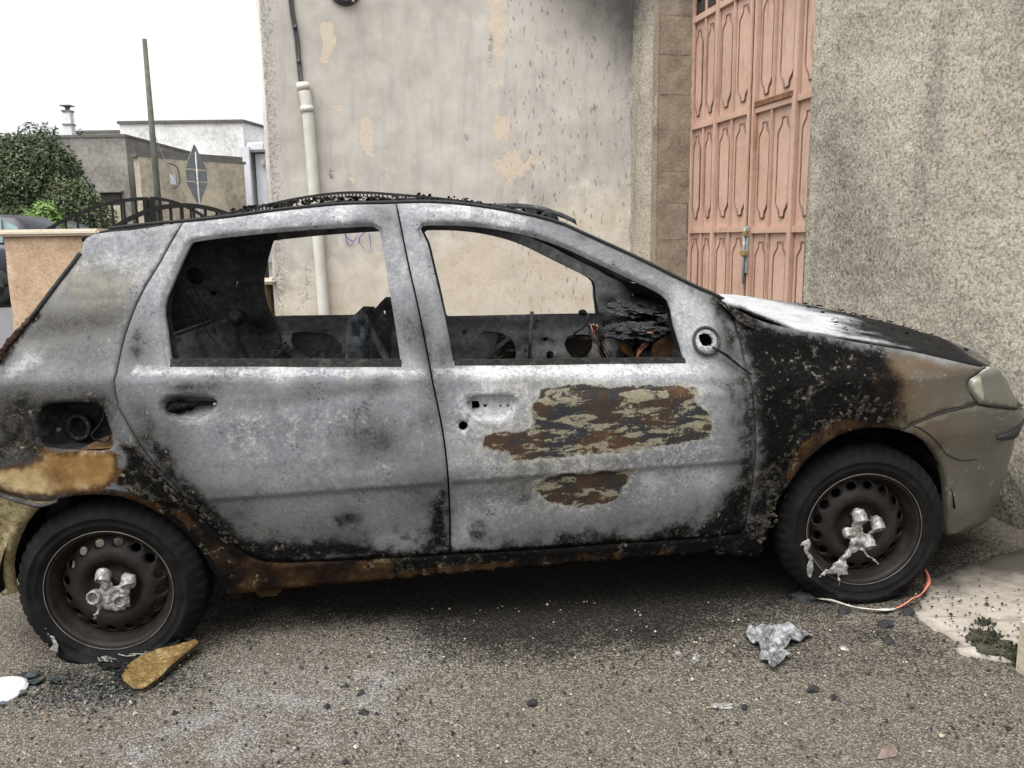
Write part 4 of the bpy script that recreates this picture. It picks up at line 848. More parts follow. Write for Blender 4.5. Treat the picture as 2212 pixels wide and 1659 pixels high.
# ------------------------------------------------------------------ buildings beyond the street
def block(name, label, foot, z0, z1, mat, cap=None, capmat=None, caph=.14, capo=.10):
    """house block from a footprint polygon, with a projecting cap course"""
    c = foot[0]; root = empty(name, (c[0], c[1], 0)); tag(root, label, 'building')
    def prism(nm, pts, a, b, m):
        n = len(pts); V = [(p[0]-c[0], p[1]-c[1], a) for p in pts]+[(p[0]-c[0], p[1]-c[1], b) for p in pts]
        F = [(i, (i+1) % n, n+(i+1) % n, n+i) for i in range(n)]+[tuple(range(n, 2*n)), tuple(range(n-1, -1, -1))]
        return obj(nm, V, F, m, root, False)
    prism('wall', foot, z0, z1, mat)
    if cap:
        cx = sum(p[0] for p in foot)/len(foot); cy = sum(p[1] for p in foot)/len(foot)
        pts = []
        for p in foot:
            v = Vector((p[0]-cx, p[1]-cy)); v = v+v.normalized()*capo; pts.append((cx+v.x, cy+v.y))
        prism('cap_course', pts, z1, z1+caph, capmat or mat)
    return root
gb = block('concrete_outbuilding', 'stained grey concrete building behind the tree', [(-22, 33.2), (-14.72, 33), (-14.55, 42), (-22, 42)], 0, 5.42, MAT['concrete'], True, MAT['darkconcrete'], .10, .05)
def at(root, v): return Vector(v)-Vector(root.location)
boxobj('door_niche', at(gb, (-15.46, 32.98, 2.2)), (.75, .12, 2.3), MAT['dark_niche'], gb); boxobj('niche_lintel', at(gb, (-15.46, 32.92, 3.37)), (.95, .2, .06), MAT['concrete'], gb)
boxobj('niche_door', at(gb, (-15.40, 32.90, 1.9)), (.60, .05, 1.9), MAT['yellowwall'], gb)
pb = block('parapet_block', 'dark grey parapet rising behind the yellow wall', [(-14.75, 35.2), (-11.95, 38.4), (-12.6, 40), (-15.0, 37.5)], 0, 5.15, MAT['darkconcrete'])
yw = block('yellow_wall', 'stained yellow boundary wall behind the road sign', [(-13.62, 31.5), (-10.85, 35), (-11.1, 35.2), (-13.9, 31.7)], 0, 4.52, MAT['yellowwall'], True, MAT['darkconcrete'], .10, .10)
boxobj('meter_box', at(yw, (-12.72, 32.3, 3.75)), (.22, .12, .38), MAT['galv'], yw)
tube('hanging_cable', crom([at(yw, (-12.85, 32.1, 4.35)), at(yw, (-12.55, 32.3, 4.2)), at(yw, (-12.5, 32.3, 3.6)), at(yw, (-12.7, 32.1, 3.4))], .1), .025, MAT['cable'], yw)
wb = block('white_house', 'white flat-roofed house beyond the yellow wall', [(-18.95, 42), (-12.95, 42), (-11.5, 50), (-18.95, 50)], 0, 7.15, MAT['whitewall'], True, MAT['darkconcrete'], .13, .12)
boxobj('corner_pilaster', at(wb, (-12.93, 41.93, 3.0)), (.50, .25, 6.0), MAT['whitetrim'], wb)
boxobj('cornice', at(wb, (-12.2, 43.2, 6.0)), (1.0, 2.5, .45), MAT['whitetrim'], wb, rz=-.18, bev=.08)
boxobj('side_panel', at(wb, (-12.05, 44.0, 2.9)), (.5, 3.2, 5.6), MAT['whitetrim'], wb, rz=-.18)
boxobj('wall_lamp', at(wb, (-12.1, 42.2, 5.25)), (.22, .3, .28), MAT['galv'], wb, bev=.04)
wl = block('white_annexe', 'low white annexe behind the grey building and chimney', [(-21.7, 42.3), (-19.0, 42.3), (-19.0, 48), (-21.7, 48)], 0, 6.78, MAT['whitewall'], True, MAT['darkconcrete'], .12, .1)
ch = empty('chimney', (-19.62, 38.5, 5.4)); tag(ch, 'slim white chimney with a flat metal cowl on the grey building', 'chimney')
def taper(name, z0, z1, a, b, mat, parent):
    V = [(-a, -a, z0), (a, -a, z0), (a, a, z0), (-a, a, z0), (-b, -b, z1), (b, -b, z1), (b, b, z1), (-b, b, z1)]
    return obj(name, V, [(0, 1, 5, 4), (1, 2, 6, 5), (2, 3, 7, 6), (3, 0, 4, 7), (4, 5, 6, 7), (3, 2, 1, 0)], mat, parent, False)
taper('shaft', -.3, 1.22, .21, .17, MAT['whitetrim'], ch); taper('collar', 1.22, 1.29, .21, .21, MAT['concrete'], ch); taper('flue', 1.29, 1.80, .17, .16, MAT['whitewall'], ch)
taper('collar', 1.80, 1.87, .20, .20, MAT['concrete'], ch); taper('vent', 1.87, 2.05, .06, .09, MAT['darkconcrete'], ch); taper('cowl', 2.05, 2.09, .24, .22, MAT['darkconcrete'], ch)
o = tube('utility_pole', [(-11.59, 28, .2), (-11.59, 28, 4), (-11.59, 28, 7.8)], [.115, .10, .07], MAT['woodpole'], None, 12); tag(o, 'bare green-grey wooden utility pole rising against the white sky', 'pole')
rs = empty('road_sign', (-10.25, 28, .3)); tag(rs, 'road sign on a post seen from behind, triangles above and below a plate', 'road sign')
tube('post', [(0, .02, 0), (0, .02, 4.0)], .035, MAT['galv'], rs, 10)
SR = Matrix.Rotation(R(63), 4, 'Z')
def plate(name, pts, y=0):
    n = len(pts); V = [SR @ Vector((p[0], y, p[1])) for p in pts]+[SR @ Vector((p[0], y+.02, p[1])) for p in pts]
    obj(name, V, [tuple(range(n)), tuple(range(2*n-1, n-1, -1))]+[(i, n+i, n+(i+1) % n, (i+1) % n) for i in range(n)], MAT['signback'], rs, False)
plate('upper_triangle', [(-.45, 3.45), (.45, 3.45), (.02, 4.22), (-.02, 4.22)]); plate('plate', [(-.44, 3.06), (.44, 3.06), (.44, 3.40), (-.44, 3.40)]); plate('lower_triangle', [(-.02, 2.28), (.02, 2.28), (.45, 3.02), (-.45, 3.02)])
for zz in (4.0, 3.55, 3.3, 3.1, 2.9, 2.45): boxobj('bracket', (0, .03, zz), (.20, .05, .025), MAT['signback'], rs, rz=R(63))
o = tube('guy_wire', crom([(-12.72, 30.5, 5.75), (-11.6, 28.8, 4.2), (-10.30, 27, 2.80)], .3), .012, MAT['cable'], None, 5); tag(o, 'thin guy wire slanting down in front of the yellow wall', 'wire')

# ------------------------------------------------------------------ trees and shrub
def leafy(name, label, blobs, nleaf, size, mat, trunk, cat='tree', tintbias=None, long=1.6, up=.2, seed=1):
    r = np.random.default_rng(seed); base = trunk[0][0]
    root = empty(name, base); tag(root, label, cat)
    V = []; F = []; Tn = []
    vol = np.array([b[1][0]*b[1][1]*b[1][2] for b in blobs]); vol = vol/vol.sum()
    for (c, e), w in zip(blobs, vol):
        for _ in range(int(nleaf*w)):
            d = r.normal(size=3); d /= np.linalg.norm(d); rad = r.random()**.38
            bumpy = 1+.22*mnoise.noise(Vector((d*2.3+np.array(c)).tolist()))
            p = np.array(c)+d*np.array(e)*rad*bumpy-np.array(base)
            n = d+r.normal(size=3)*.7+np.array([0, 0, up]); n /= np.linalg.norm(n)
            a = np.cross(n, r.normal(size=3)); a /= np.linalg.norm(a); b = np.cross(n, a); s = size*(.6+.8*r.random())
            k = len(V); V += [p-a*s*long*.5, p+b*s*.32, p+a*s*long*.5, p-b*s*.32]; F.append((k, k+1, k+2, k+3))
            tt = np.clip(.5+.28*r.normal()+.22*(d[2])+.25*mnoise.noise(Vector((p*1.1).tolist())), 0, 1); Tn += [[tt]*3]*4
    obj('crown', V, F, mat, root, False, {'tint': np.array(Tn)})
    for q in trunk: tube('trunk' if q is trunk[0] else 'limb', [tuple(np.array(p)-np.array(base)) for p in q], list(np.linspace(.12, .04, len(q))), MAT['bark'], root, 8)
    return root
leafy('evergreen_tree', 'large dark evergreen tree at the left edge of the picture', [((-11.6, 20.5, 2.6), (1.5, 1.3, 1.35)), ((-11.1, 20.3, 3.55), (.55, .6, .62)), ((-12.2, 20.6, 3.2), (.9, .9, .75)), ((-10.75, 20.2, 3.15), (.55, .6, .62)), ((-11.5, 20, 1.5), (1.7, 1.2, 1.0)), ((-10.9, 20.2, 4.0), (.16, .18, .2)), ((-10.65, 20.2, 3.95), (.12, .14, .18)), ((-11.5, 20.2, 3.85), (.15, .15, .14)), ((-10.05, 20.2, 3.9), (.13, .12, .10))], 50000, .058, MAT['leaf'],
      [[(-11.4, 20.4, .3), (-11.3, 20.4, 1.2), (-11.2, 20.3, 2.6)], [(-11.3, 20.4, 1.2), (-10.6, 20.3, 2.4)], [(-11.3, 20.4, 1.3), (-12.1, 20.5, 2.8)]], seed=3)
leafy('evergreen_bush', 'rounded dark evergreen bush in front of the grey building', [((-10.15, 19.6, 2.05), (.70, .7, .80)), ((-9.65, 19.5, 1.65), (.60, .6, .78)), ((-9.62, 19.5, 2.35), (.22, .22, .16)), ((-10.5, 19.5, 1.5), (.9, .7, .9)), ((-9.3, 19.4, 1.25), (.35, .4, .55))], 30000, .054, MAT['leaf'],
      [[(-9.7, 19.5, .4), (-9.6, 19.5, 1.2), (-9.5, 19.5, 2.1)], [(-9.6, 19.5, 1.1), (-10.2, 19.5, 1.9)]], seed=5)
leafy('oleander_shrub', 'bright green oleander shrub behind the parked cars', [((-8.85, 16, 1.55), (.36, .35, .50)), ((-8.75, 16, 1.9), (.18, .2, .26)), ((-9.15, 16, 1.45), (.25, .25, .28)), ((-8.6, 16, 1.55), (.2, .2, .42))], 1700, .085, MAT['oleander'],
      [[(-8.85, 16, .35), (-8.85, 16, 1.0), (-8.8, 16, 1.7)], [(-8.85, 16, .5), (-9.0, 16, 1.4)]], 'shrub', long=3.0, up=.5, seed=9)

# ------------------------------------------------------------------ parked cars on the street
def parked_car(label, loc, rz, H=1.47):
    root = empty('parked_car', loc); root.rotation_euler = (0, 0, rz); tag(root, label, 'car', 'cars parked on the street behind the gate pier')
    k = H/1.47
    st = [(-1.95, .45, .62, .74), (-1.9, .30, .95, .80), (-1.3, .22, 1.0, .85), (-.4, .2, .98, .86), (.7, .2, .96, .86), (1.5, .22, .86, .83), (1.95, .3, .70, .74), (2.02, .42, .60, .62)]
    V = []; F = []; n = 10
    for x, zb, zt, hw in st:
        ring = [(-hw*.9, zb), (-hw, zb+.12), (-hw, zt-.14), (-hw*.93, zt-.03), (-hw*.7, zt), (hw*.7, zt), (hw*.93, zt-.03), (hw, zt-.14), (hw, zb+.12), (hw*.9, zb)]
        V += [(x, y, z*k) for y, z in ring]
    for i in range(len(st)-1):
        for j in range(n): F.append((i*n+j, (i+1)*n+j, (i+1)*n+(j+1) % n, i*n+(j+1) % n))
    F += [tuple(range(n)), tuple(range(len(st)*n-1, (len(st)-1)*n-1, -1))]
    obj('body', V, F, MAT['carpaint'], root)
    cs = [(-1.88, .96, .70), (-1.78, 1.25, .62), (-1.55, 1.41, .58), (-1.0, 1.455, .565), (-.3, 1.47, .56), (.35, 1.42, .57), (.75, 1.25, .62), (1.25, .95, .70)]
    V = []; F = []
    for x, zt, hw in cs: V += [(x, -.78, .93*k), (x, -hw-.02*(zt > 1.2), max(.94, zt-.05)*k), (x, -hw*.85, zt*k), (x, hw*.85, zt*k), (x, hw+.02, max(.94, zt-.05)*k), (x, .78, .93*k)]
    for i in range(len(cs)-1):
        for j in range(5): F.append((i*6+j, (i+1)*6+j, (i+1)*6+j+1, i*6+j+1))
    F += [(0, 1, 2, 3, 4, 5), (47, 46, 45, 44, 43, 42)]
    obj('cabin', V, F, MAT['carpaint'], root)
    for s in (-1, 1):
        for x0, x1, t0, t1 in ((-1.74, -1.52, -1.66, -1.46), (-1.45, -.85, -1.38, -.80), (-.75, .05, -.72, .02), (.12, .95, .12, .45)):
            q = [(x0, s*.788, .98*k), (x1, s*.788, .98*k), (t1, s*.64, 1.36*k), (t0, s*.64, 1.36*k)]
            if x0 < -1.5: q[2], q[3] = (t1, s*.67, 1.31*k), (t0, s*.695, 1.22*k)
            qq = [(a[0], a[1]-s*.03, a[2]) for a in q]
            obj('window', q+qq, [(0, 1, 2, 3), (7, 6, 5, 4), (0, 4, 5, 1), (1, 5, 6, 2), (2, 6, 7, 3), (3, 7, 4, 0)], MAT['carglass'], root, False)
        for x in (-1.25, 1.25): tube('wheel', [(x, s*.66, .30), (x, s*.66, .30), (x, s*.84, .30), (x, s*.86, .30), (x, s*.862, .30), (x, s*.85, .30)], [.02, .30, .30, .28, .19, .17], MAT['rubber'], root, 24)
    return root
gzz = lambda x, y: float(gz(x, y))
parked_car('dark grey parked car cut by the left edge above the gate pier', (-9.85, 14.6, gzz(-9.85, 14.6)), R(183), 1.52)
parked_car('dark parked car behind, its roof seen through the gate bars', (-9.45, 17.2, gzz(-9.45, 17.2)), R(4), 1.47)

# ================================================================== THE BURNT CAR (local axes: x forward, y away from the camera, z up; rear hub at 0, 0, .28)
YAW, CPI = .0892, .0352
EX = Vector((math.cos(YAW)*math.cos(CPI), math.sin(YAW)*math.cos(CPI), math.sin(CPI)))
EZ = Vector((-math.cos(YAW)*math.sin(CPI), -math.sin(YAW)*math.sin(CPI), math.cos(CPI))); EY = EZ.cross(EX)
HUBW = Vector((-1.2691, 2.4507, CAMZ-1.0621)); ORG = HUBW-.28*EZ
car = empty('burnt_car'); car.matrix_world = Matrix(((EX.x, EY.x, EZ.x, ORG.x), (EX.y, EY.y, EZ.y, ORG.y), (EX.z, EY.z, EZ.z, ORG.z), (0, 0, 0, 1)))
tag(car, 'burnt-out five-door hatchback with ash-grey doors, scorched black front wing and missing windows', 'car')
YC = .79
_u = np.sin(np.linspace(0, np.pi/2, 300))**(2/5)
PX = np.concatenate([(-.57*_u)[::-1], 2.3+.96*_u]); PY = np.concatenate([(.79*(1-np.sqrt(np.maximum(0, 1-_u**5))))[::-1], .79*(1-np.sqrt(np.maximum(0, 1-_u**5)))])
PS = np.concatenate([[0], np.cumsum(np.hypot(np.diff(PX), np.diff(PY)))]); PS -= PS[299]     # s = 0 at x = 0, s = x along the straight flank
S0, S1 = PS[0], PS[-1]
TX, TY = np.gradient(PX, PS), np.gradient(PY, PS)
def prof(x, z):
    b = .955-.056*min(max(x, -.3), 2.4)
    KZ = [0, .16, .22, .30, .40, .545, .562, .60, .68, .80, b-.05, b-.008, b+.002, b+.03, b+.05, 1.40, 1.43, 1.46, 1.48]
    KY = [.12, .06, .035, .016, .002, -.018, -.031, -.036, -.036, -.030, -.021, -.014, -.004, .020, .032, .235, .27, .33, .40]
    return float(np.interp(z, KZ, KY))
def side(s, z, d=0., mir=False):
    """point on the body side: s along the flank (wraps round nose and tail), z height, d depth inside the skin"""
    s = min(max(s, S0), S1)
    x = float(np.interp(s, PS, PX)); y = float(np.interp(s, PS, PY)); tx = float(np.interp(s, PS, TX)); ty = float(np.interp(s, PS, TY)); l = math.hypot(tx, ty) or 1
    k = prof(x, z)+d; p = (x-ty/l*k, y+tx/l*k)
    return Vector((p[0], 2*YC-p[1] if mir else p[1], z))
def marks(P):
    k = lambda n: poly_mask(P, MARKS[n])
    def idw(L):
        A = np.array(L); D = ((P[:, None, :]-A[None, :, :2])**2).sum(2)+.0009; W = D**-1.6; return (W*A[None, :, 2]).sum(1)/W.sum(1)
    return {'m3': np.column_stack([idw(TONE)*.5+.5, idw(YELLOW), poly_mask(P, [(f*2.2+.05, min(1, v*1.1), q) for f, v, q in MARKS['soot']]+MARKS['film_shade'])]), 'm1': np.column_stack([k('soot'), k('gold'), k('rust')]), 'm2': np.column_stack([k('white'), k('ochre'), k('olive')])}
def inset(lp, g):
    P = np.array(lp); n = len(P); a = np.roll(P, 1, 0); b = np.roll(P, -1, 0); t = b-a; t /= np.maximum(np.linalg.norm(t, axis=1)[:, None], 1e-9)
    area = .5*np.sum(P[:, 0]*b[:, 1]-b[:, 0]*P[:, 1]); nr = np.column_stack([-t[:, 1], t[:, 0]])*(1 if area > 0 else -1)
    return [tuple(q) for q in P+nr*g]
def dedupe(lp):
    out = []
    for p in lp:
        if not out or math.hypot(p[0]-out[-1][0], p[1]-out[-1][1]) > .004: out.append((float(p[0]), float(p[1])))
    if math.hypot(out[0][0]-out[-1][0], out[0][1]-out[-1][1]) < .004: out.pop()
    return out
def loop(*chains):
    out = []
    for c in chains: out += [tuple(p) for p in crom(c, .03)]
    return dedupe(out)
rev = lambda c: c[::-1]
SHUT_C = [(.282, 1.406), (.266, 1.375), (.246, 1.34), (.218, 1.285), (.178, 1.218), (.153, 1.166), (.132, 1.105), (.116, 1.046), (.108, .997), (.106, .965), (.102, .945), (.104, .911), (.111, .858), (.134, .806), (.163, .741), (.196, .685), (.246, .613), (.283, .545), (.325, .475), (.365, .425), (.40, .389), (.43, .36), (.457, .342), (.494, .328), (.537, .321)]
BOT_R = [(.537, .321), (.688, .315), (.863, .307), (.996, .304), (1.068, .304)]
SHUT_B = [(.963, 1.437), (.969, 1.403), (.981, 1.32), (.997, 1.215), (1.015, 1.112), (1.037, .964), (1.047, .888), (1.053, .846), (1.065, .764), (1.074, .668), (1.077, .553), (1.074, .422), (1.068, .304)]
GUT_R = [(.282, 1.406), (.423, 1.415), (.582, 1.43), (.784, 1.441), (.963, 1.437)]
GUT_F = [(.963, 1.437), (1.046, 1.436), (1.144, 1.427), (1.242, 1.411), (1.339, 1.39), (1.412, 1.372), (1.465, 1.356), (1.513, 1.338), (1.579, 1.303), (1.673, 1.255), (1.768, 1.205), (1.861, 1.152), (1.932, 1.113), (1.984, 1.088), (2.007, 1.073)]
SHUT_F = [(2.007, 1.073), (2.022, 1.05), (2.035, 1.023), (2.047, .969), (2.054, .916), (2.056, .851), (2.06, .80), (2.064, .737), (2.068, .677), (2.071, .611), (2.072, .546), (2.072, .491), (2.065, .415), (2.058, .349), (2.053, .319), (2.043, .30), (2.03, .291)]
BOT_F = [(2.03, .291), (1.943, .288), (1.8, .29), (1.598, .294), (1.399, .295), (1.202, .299), (1.068, .304)]
WIN_R = [(.316, 1.341), (.426, 1.351), (.585, 1.359), (.745, 1.363), (.885, 1.363), (.904, 1.352), (.916, 1.275), (.927, 1.172), (.941, 1.055), (.952, .944), (.951, .930), (.772, .940), (.581, .952), (.393, .964), (.259, .972), (.253, 1.006), (.243, 1.069), (.233, 1.121), (.233, 1.148), (.238, 1.174), (.259, 1.226), (.286, 1.291), (.306, 1.333)]
WIN_F = [(1.039, 1.349), (1.048, 1.358), (1.115, 1.356), (1.188, 1.35), (1.285, 1.335), (1.381, 1.311), (1.453, 1.286), (1.524, 1.254), (1.618, 1.203), (1.711, 1.153), (1.781, 1.116), (1.811, 1.097), (1.83, 1.077), (1.838, 1.049), (1.841, 1.002), (1.85, .955), (1.86, .89), (1.857, .883), (1.679, .893), (1.391, .907), (1.123, .922), (1.116, .935), (1.103, 1.044), (1.076, 1.203), (1.058, 1.303)]
Q_TOP = [(.282, 1.406), (.209, 1.399), (.124, 1.391), (.068, 1.389), (.012, 1.384), (-.012, 1.373), (-.026, 1.355)]
Q_REAR = [(-.026, 1.355), (-.028, 1.324), (-.046, 1.295), (-.085, 1.241), (-.127, 1.181), (-.149, 1.15), (-.175, 1.116), (-.207, 1.079), (-.226, 1.057), (-.237, 1.031), (-.262, .99), (-.31, .94), (-.40, .88), (-.50, .84), (-.56, .76), (-.56, .66)]
BJ_R = [(-.56, .66), (-.40, .66), (-.262, .634), (-.209, .612), (-.178, .602), (-.144, .595), (-.109, .594), (-.079, .598)]
ARCH_R = [(-.079, .598), (-.043, .602), (0, .602), (.049, .597), (.09, .587), (.139, .56), (.184, .52), (.232, .474), (.266, .426), (.291, .372), (.315, .301), (.327, .258), (.337, .224), (.347, .216)]
SILL = [(.347, .216), (.58, .223), (1.105, .225), (1.569, .227), (1.943, .226)]
FEN_B = [(1.943, .226), (2.012, .207), (2.065, .197), (2.122, .188)]
ARCH_F = [(2.122, .188), (2.127, .227), (2.137, .302), (2.151, .367), (2.168, .41), (2.199, .464), (2.227, .51), (2.26, .556), (2.297, .592), (2.348, .621), (2.399, .635), (2.451, .639), (2.503, .634), (2.561, .622)]
BJ_F = [(2.561, .622), (2.598, .64), (2.64, .655), (2.715, .675), (2.828, .690)]
HL_R = [(2.828, .693), (2.80, .731), (2.792, .757), (2.799, .777), (2.829, .79), (2.88, .806)]
HL_F = [(2.881, .81), (2.912, .80), (2.943, .767), (2.985, .714), (3.022, .661), (3.021, .648)]
HL_B = [(3.021, .648), (2.93, .668), (2.864, .683), (2.828, .693)]
HOOD_E = [(2.204, .976), (2.235, .968), (2.336, .943), (2.437, .916), (2.538, .894), (2.641, .871), (2.742, .843), (2.817, .821), (2.876, .806)]
COWL_E = [(2.007, 1.073), (2.053, 1.042), (2.101, 1.014), (2.15, .992), (2.204, .976)]
FUEL = [(-.107, .880), (-.087, .888), (-.035, .889), (.017, .887), (.045, .882), (.06, .872), (.069, .855), (.076, .826), (.083, .795), (.087, .77), (.084, .75), (.072, .739), (.05, .736), (.003, .74), (-.067, .749), (-.108, .758), (-.122, .776), (-.125, .809), (-.12, .852)]
HAND_R = [(.237, .874), (.254, .888), (.291, .889), (.351, .883), (.387, .875), (.40, .863), (.395, .843), (.378, .823), (.353, .81), (.304, .808), (.265, .818), (.242, .832), (.232, .854)]
HAND_F = [(1.143, .812), (1.153, .825), (1.181, .83), (1.237, .828), (1.293, .823), (1.312, .811), (1.309, .793), (1.294, .768), (1.269, .75), (1.232, .747), (1.186, .754), (1.161, .77), (1.148, .789)]
LOCK = [(1.119, .735), (1.122, .746), (1.132, .754), (1.146, .747), (1.15, .737), (1.144, .726), (1.134, .721), (1.124, .725)]
MIRH = [(1.911, .967), (1.929, .972), (1.946, .968), (1.957, .953), (1.958, .939), (1.951, .93), (1.931, .929), (1.917, .937), (1.911, .951)]
DENTS = [(HAND_R, .042, .016), (HAND_F, .034, .013)]     # pressed handle recesses
_cs = np.arange(-.3, 2.55, .02); CREASE = [[(q, zz) for q in _cs] for zz in (.545, .562)]+[[(q, .955-.056*min(max(q, -.3), 2.4)+o_) for q in _cs] for o_ in (-.008, .002)]
def dent(s, z):
    d = .0016*mnoise.noise((s*3.1, z*3.1, 4))+.0007*mnoise.noise((s*13, z*13, 1))
    # heat-buckled crease across the rear door and pressed mirror base
    if .45 < s < .95: d += .004*math.exp(-((z-(.845+.012*math.sin(s*9)))/.012)**2)
    r = math.hypot(s-1.935, z-.948); d -= .016*math.exp(-(max(0, r-.026)/.014)**2) if r < .08 else 0
    r = math.hypot((s-.965)/1.6, z-.801); d += .006*math.exp(-(r/.016)**2)
    return d
_hd = [np.array(h) for h, _, _ in DENTS]
WINS = []
def dent_poly(P):
    out = np.zeros(len(P))
    for h, dep, w in DENTS:
        sd = signed_dist(P, h); out += dep*np.clip(sd/w, 0, 1)**2*(3-2*np.clip(sd/w, 0, 1))
    return out
def body_panel(name, outer, holes=(), grid=.016, d=0., depth=.03, mat=None, mir=False, gap=.0028, parent=None, extra=None, mk=True, rings=(), frame=None):
    out = inset(outer, gap) if gap else outer
    holes = [dedupe(h) for h in holes]
    def fn(s, z, dd): return side(s, z, d+dd+dent(s, z)+(extra(s, z) if extra else 0), mir)
    def da(P): return dent_poly(P)+(.007*(1-ss(-signed_dist(P, frame), .0085, .0125)) if frame is not None else 0)
    at = {'m1': lambda P: marks(P)['m1'], 'm2': lambda P: marks(P)['m2'], 'm3': lambda P: marks(P)['m3']} if mk else None
    return flat_panel(name, out, holes, grid, fn, depth, mat or MAT['burnt'], parent or car, True, at, flip=mir, rings=rings, darr=da, lines=CREASE if (not mir and mk) else ())
REAR_DOOR = loop(SHUT_C, BOT_R, rev(SHUT_B), rev(GUT_R)); FRONT_DOOR = loop(SHUT_B, rev(BOT_F), rev(SHUT_F), rev(GUT_F))
QUARTER = loop(SHUT_C, BOT_R, rev(BOT_F)[:-1]+[(1.943, .288)], [(1.943, .288), (1.943, .226)], rev(SILL), rev(ARCH_R), rev(BJ_R), rev(Q_REAR), rev(Q_TOP))
FENDER = loop(COWL_E, HOOD_E, rev(HL_R), rev(BJ_F), rev(ARCH_F), rev(FEN_B), [(1.943, .226), (1.943, .288), (2.03, .291)], rev(SHUT_F))
BUMP_ARCH = [(2.561, .622), (2.61, .603), (2.657, .57), (2.711, .51), (2.745, .435), (2.765, .36), (2.775, .30), (2.785, .24), (2.803, .211)]
BUMPER = loop(BJ_F, [(2.828, .690), (2.90, .669), (3.02, .646), (3.16, .615), (3.4, .60), (S1, .60)], [(S1, .60), (S1, .34)], [(S1, .34), (3.5, .36), (3.40, .42), (3.22, .445), (3.12, .425), (3.075, .385), (3.062, .34), (3.062, .262)], [(3.062, .262), (3.05, .238), (3.005, .224), (2.924, .217), (2.863, .212), (2.803, .211)], rev(BUMP_ARCH))
HEADL = loop(HL_R, HL_F, HL_B)
NOSE = loop([(3.032, .650), (3.16, .622), (3.4, .607), (S1, .607)], [(S1, .607), (S1, .72)], [(S1, .72), (3.5, .72), (3.25, .71), (3.10, .69), (3.032, .655)])
def hole_set(kind): return {'rd': [WIN_R], 'fd': [WIN_F, LOCK, MIRH, [(1.166, .782), (1.187, .781), (1.192, .789), (1.187, .806), (1.166, .807)], circle(1.208, .789, .0055, 8), circle(1.256, .786, .005, 8), circle(1.279, .785, .005, 8)]}[kind]
def whole_flank(mir):
    g = .05 if mir else .015
    WR, WF = crom_hole(WIN_R), crom_hole(WIN_F)
    rg = lambda w: [dedupe(inset(w, -q)) for q in (.0085, .0125)]
    hr_ = [dedupe(crom(inset(h, q), .015, True)) for h in (HAND_R,) for q in (.0005, .015)]; hf_ = [dedupe(crom(inset(h, q), .015, True)) for h in (HAND_F,) for q in (.0005, )]
    rd = body_panel('rear_door', REAR_DOOR, [WR], g, mir=mir, depth=.022, rings=(rg(WR)+hr_) if not mir else [], frame=WR if not mir else None)
    fd = body_panel('front_door', FRONT_DOOR, [WF]+(hole_set('fd')[1:] if not mir else [MIRH]), g, mir=mir, depth=.022, rings=(rg(WF)+hf_) if not mir else [], frame=WF if not mir else None)
    q = body_panel('quarter_panel', QUARTER, [FUEL] if not mir else [], g, mir=mir, depth=.03)
    f = body_panel('front_wing', FENDER, [], g, mir=mir, depth=.03)
    b = body_panel('front_bumper', BUMPER, [], max(g, .02), mir=mir, depth=.03)
    h = body_panel('headlamp', HEADL, [], max(g*.8, .012), d=-.004, mir=mir, depth=.03, mat=MAT['lamp'], mk=False)
    rf = body_panel('lamp_reflector', loop([(2.834, .702), (2.808, .735), (2.800, .757), (2.806, .773), (2.832, .783)], [(2.832, .783), (2.838, .76), (2.846, .73), (2.858, .694)], [(2.858, .694), (2.834, .702)]), [], .012, d=-.0065, mir=mir, depth=.003, mat=MAT['reflector'], mk=False, gap=0)
    n = body_panel('nose_panel', NOSE, [], .04, mir=mir, depth=.02, extra=lambda s, z: max(0, z-.62)*1.3)
    return rd, fd, q, f, b, h
def crom_hole(w): return dedupe([tuple(p) for p in crom(w, .03, True)])
rd, fd, qp, fw, fb, hlamp = whole_flank(False)
whole_flank(True)
qp['label'] = 'scorched quarter panel with a gold-browned patch under the open fuel flap'; fw['label'] = 'front wing burnt black with blistered paint and olive tip'
fd['label'] = 'ash-grey front door with a rusty scraped patch'
# door inner skins; the far ones show through the windows
def raise_bottom(w, dz):
    zb = min(p[1] for p in w); out = []
    for x, z in w: out.append((x, z+dz*max(0, 1-(z-zb)/.12)))
    return out
IN_RD = [(.368, .902), (.49, .898), (.56, .875), (.603, .821), (.587, .772), (.421, .785), (.381, .822)]
IN_FD = [(1.271, .845), (1.395, .837), (1.451, .768), (1.418, .66), (1.278, .66)]; IN_FD2 = [(1.712, .811), (1.824, .808), (1.837, .744), (1.806, .70), (1.732, .70), (1.696, .768)]
for mir in (True, False):
    dm = lambda s, z: .010*math.sin((z-.80)*60)*(z < .93)+.006*mnoise.noise((s*9, z*9, 3))
    rz_ = .04 if mir else .006
    hr = [crom_hole(raise_bottom(WIN_R, rz_)), crom_hole(IN_RD)]+[circle(a, b, r, 10) for a, b, r in ((.70, .90, .014), (.80, .86, .02), (.31, .90, .008), (.335, .86, .008), (.66, .84, .01), (.87, .90, .01), (.30, .80, .012))]
    body_panel('door_inner_skin', REAR_DOOR, hr, .035, d=.075, depth=.0, mat=MAT['inner' if mir else 'char'], mir=mir, gap=.02, extra=dm, mk=False)
    hf = [crom_hole(raise_bottom(WIN_F, rz_)), crom_hole(IN_FD), crom_hole(IN_FD2), MIRH]+[circle(a, b, r, 10) for a, b, r in ((1.20, .86, .014), (1.55, .86, .009), (1.60, .80, .012), (1.62, .72, .02), (1.50, .75, .008), (1.90, .86, .018), (1.56, .90, .007), (1.92, .80, .014))]
    body_panel('door_inner_skin', FRONT_DOOR, hf, .035, d=.075, depth=0., mat=MAT['inner' if mir else 'char'], mir=mir, gap=.02, extra=dm, mk=False)
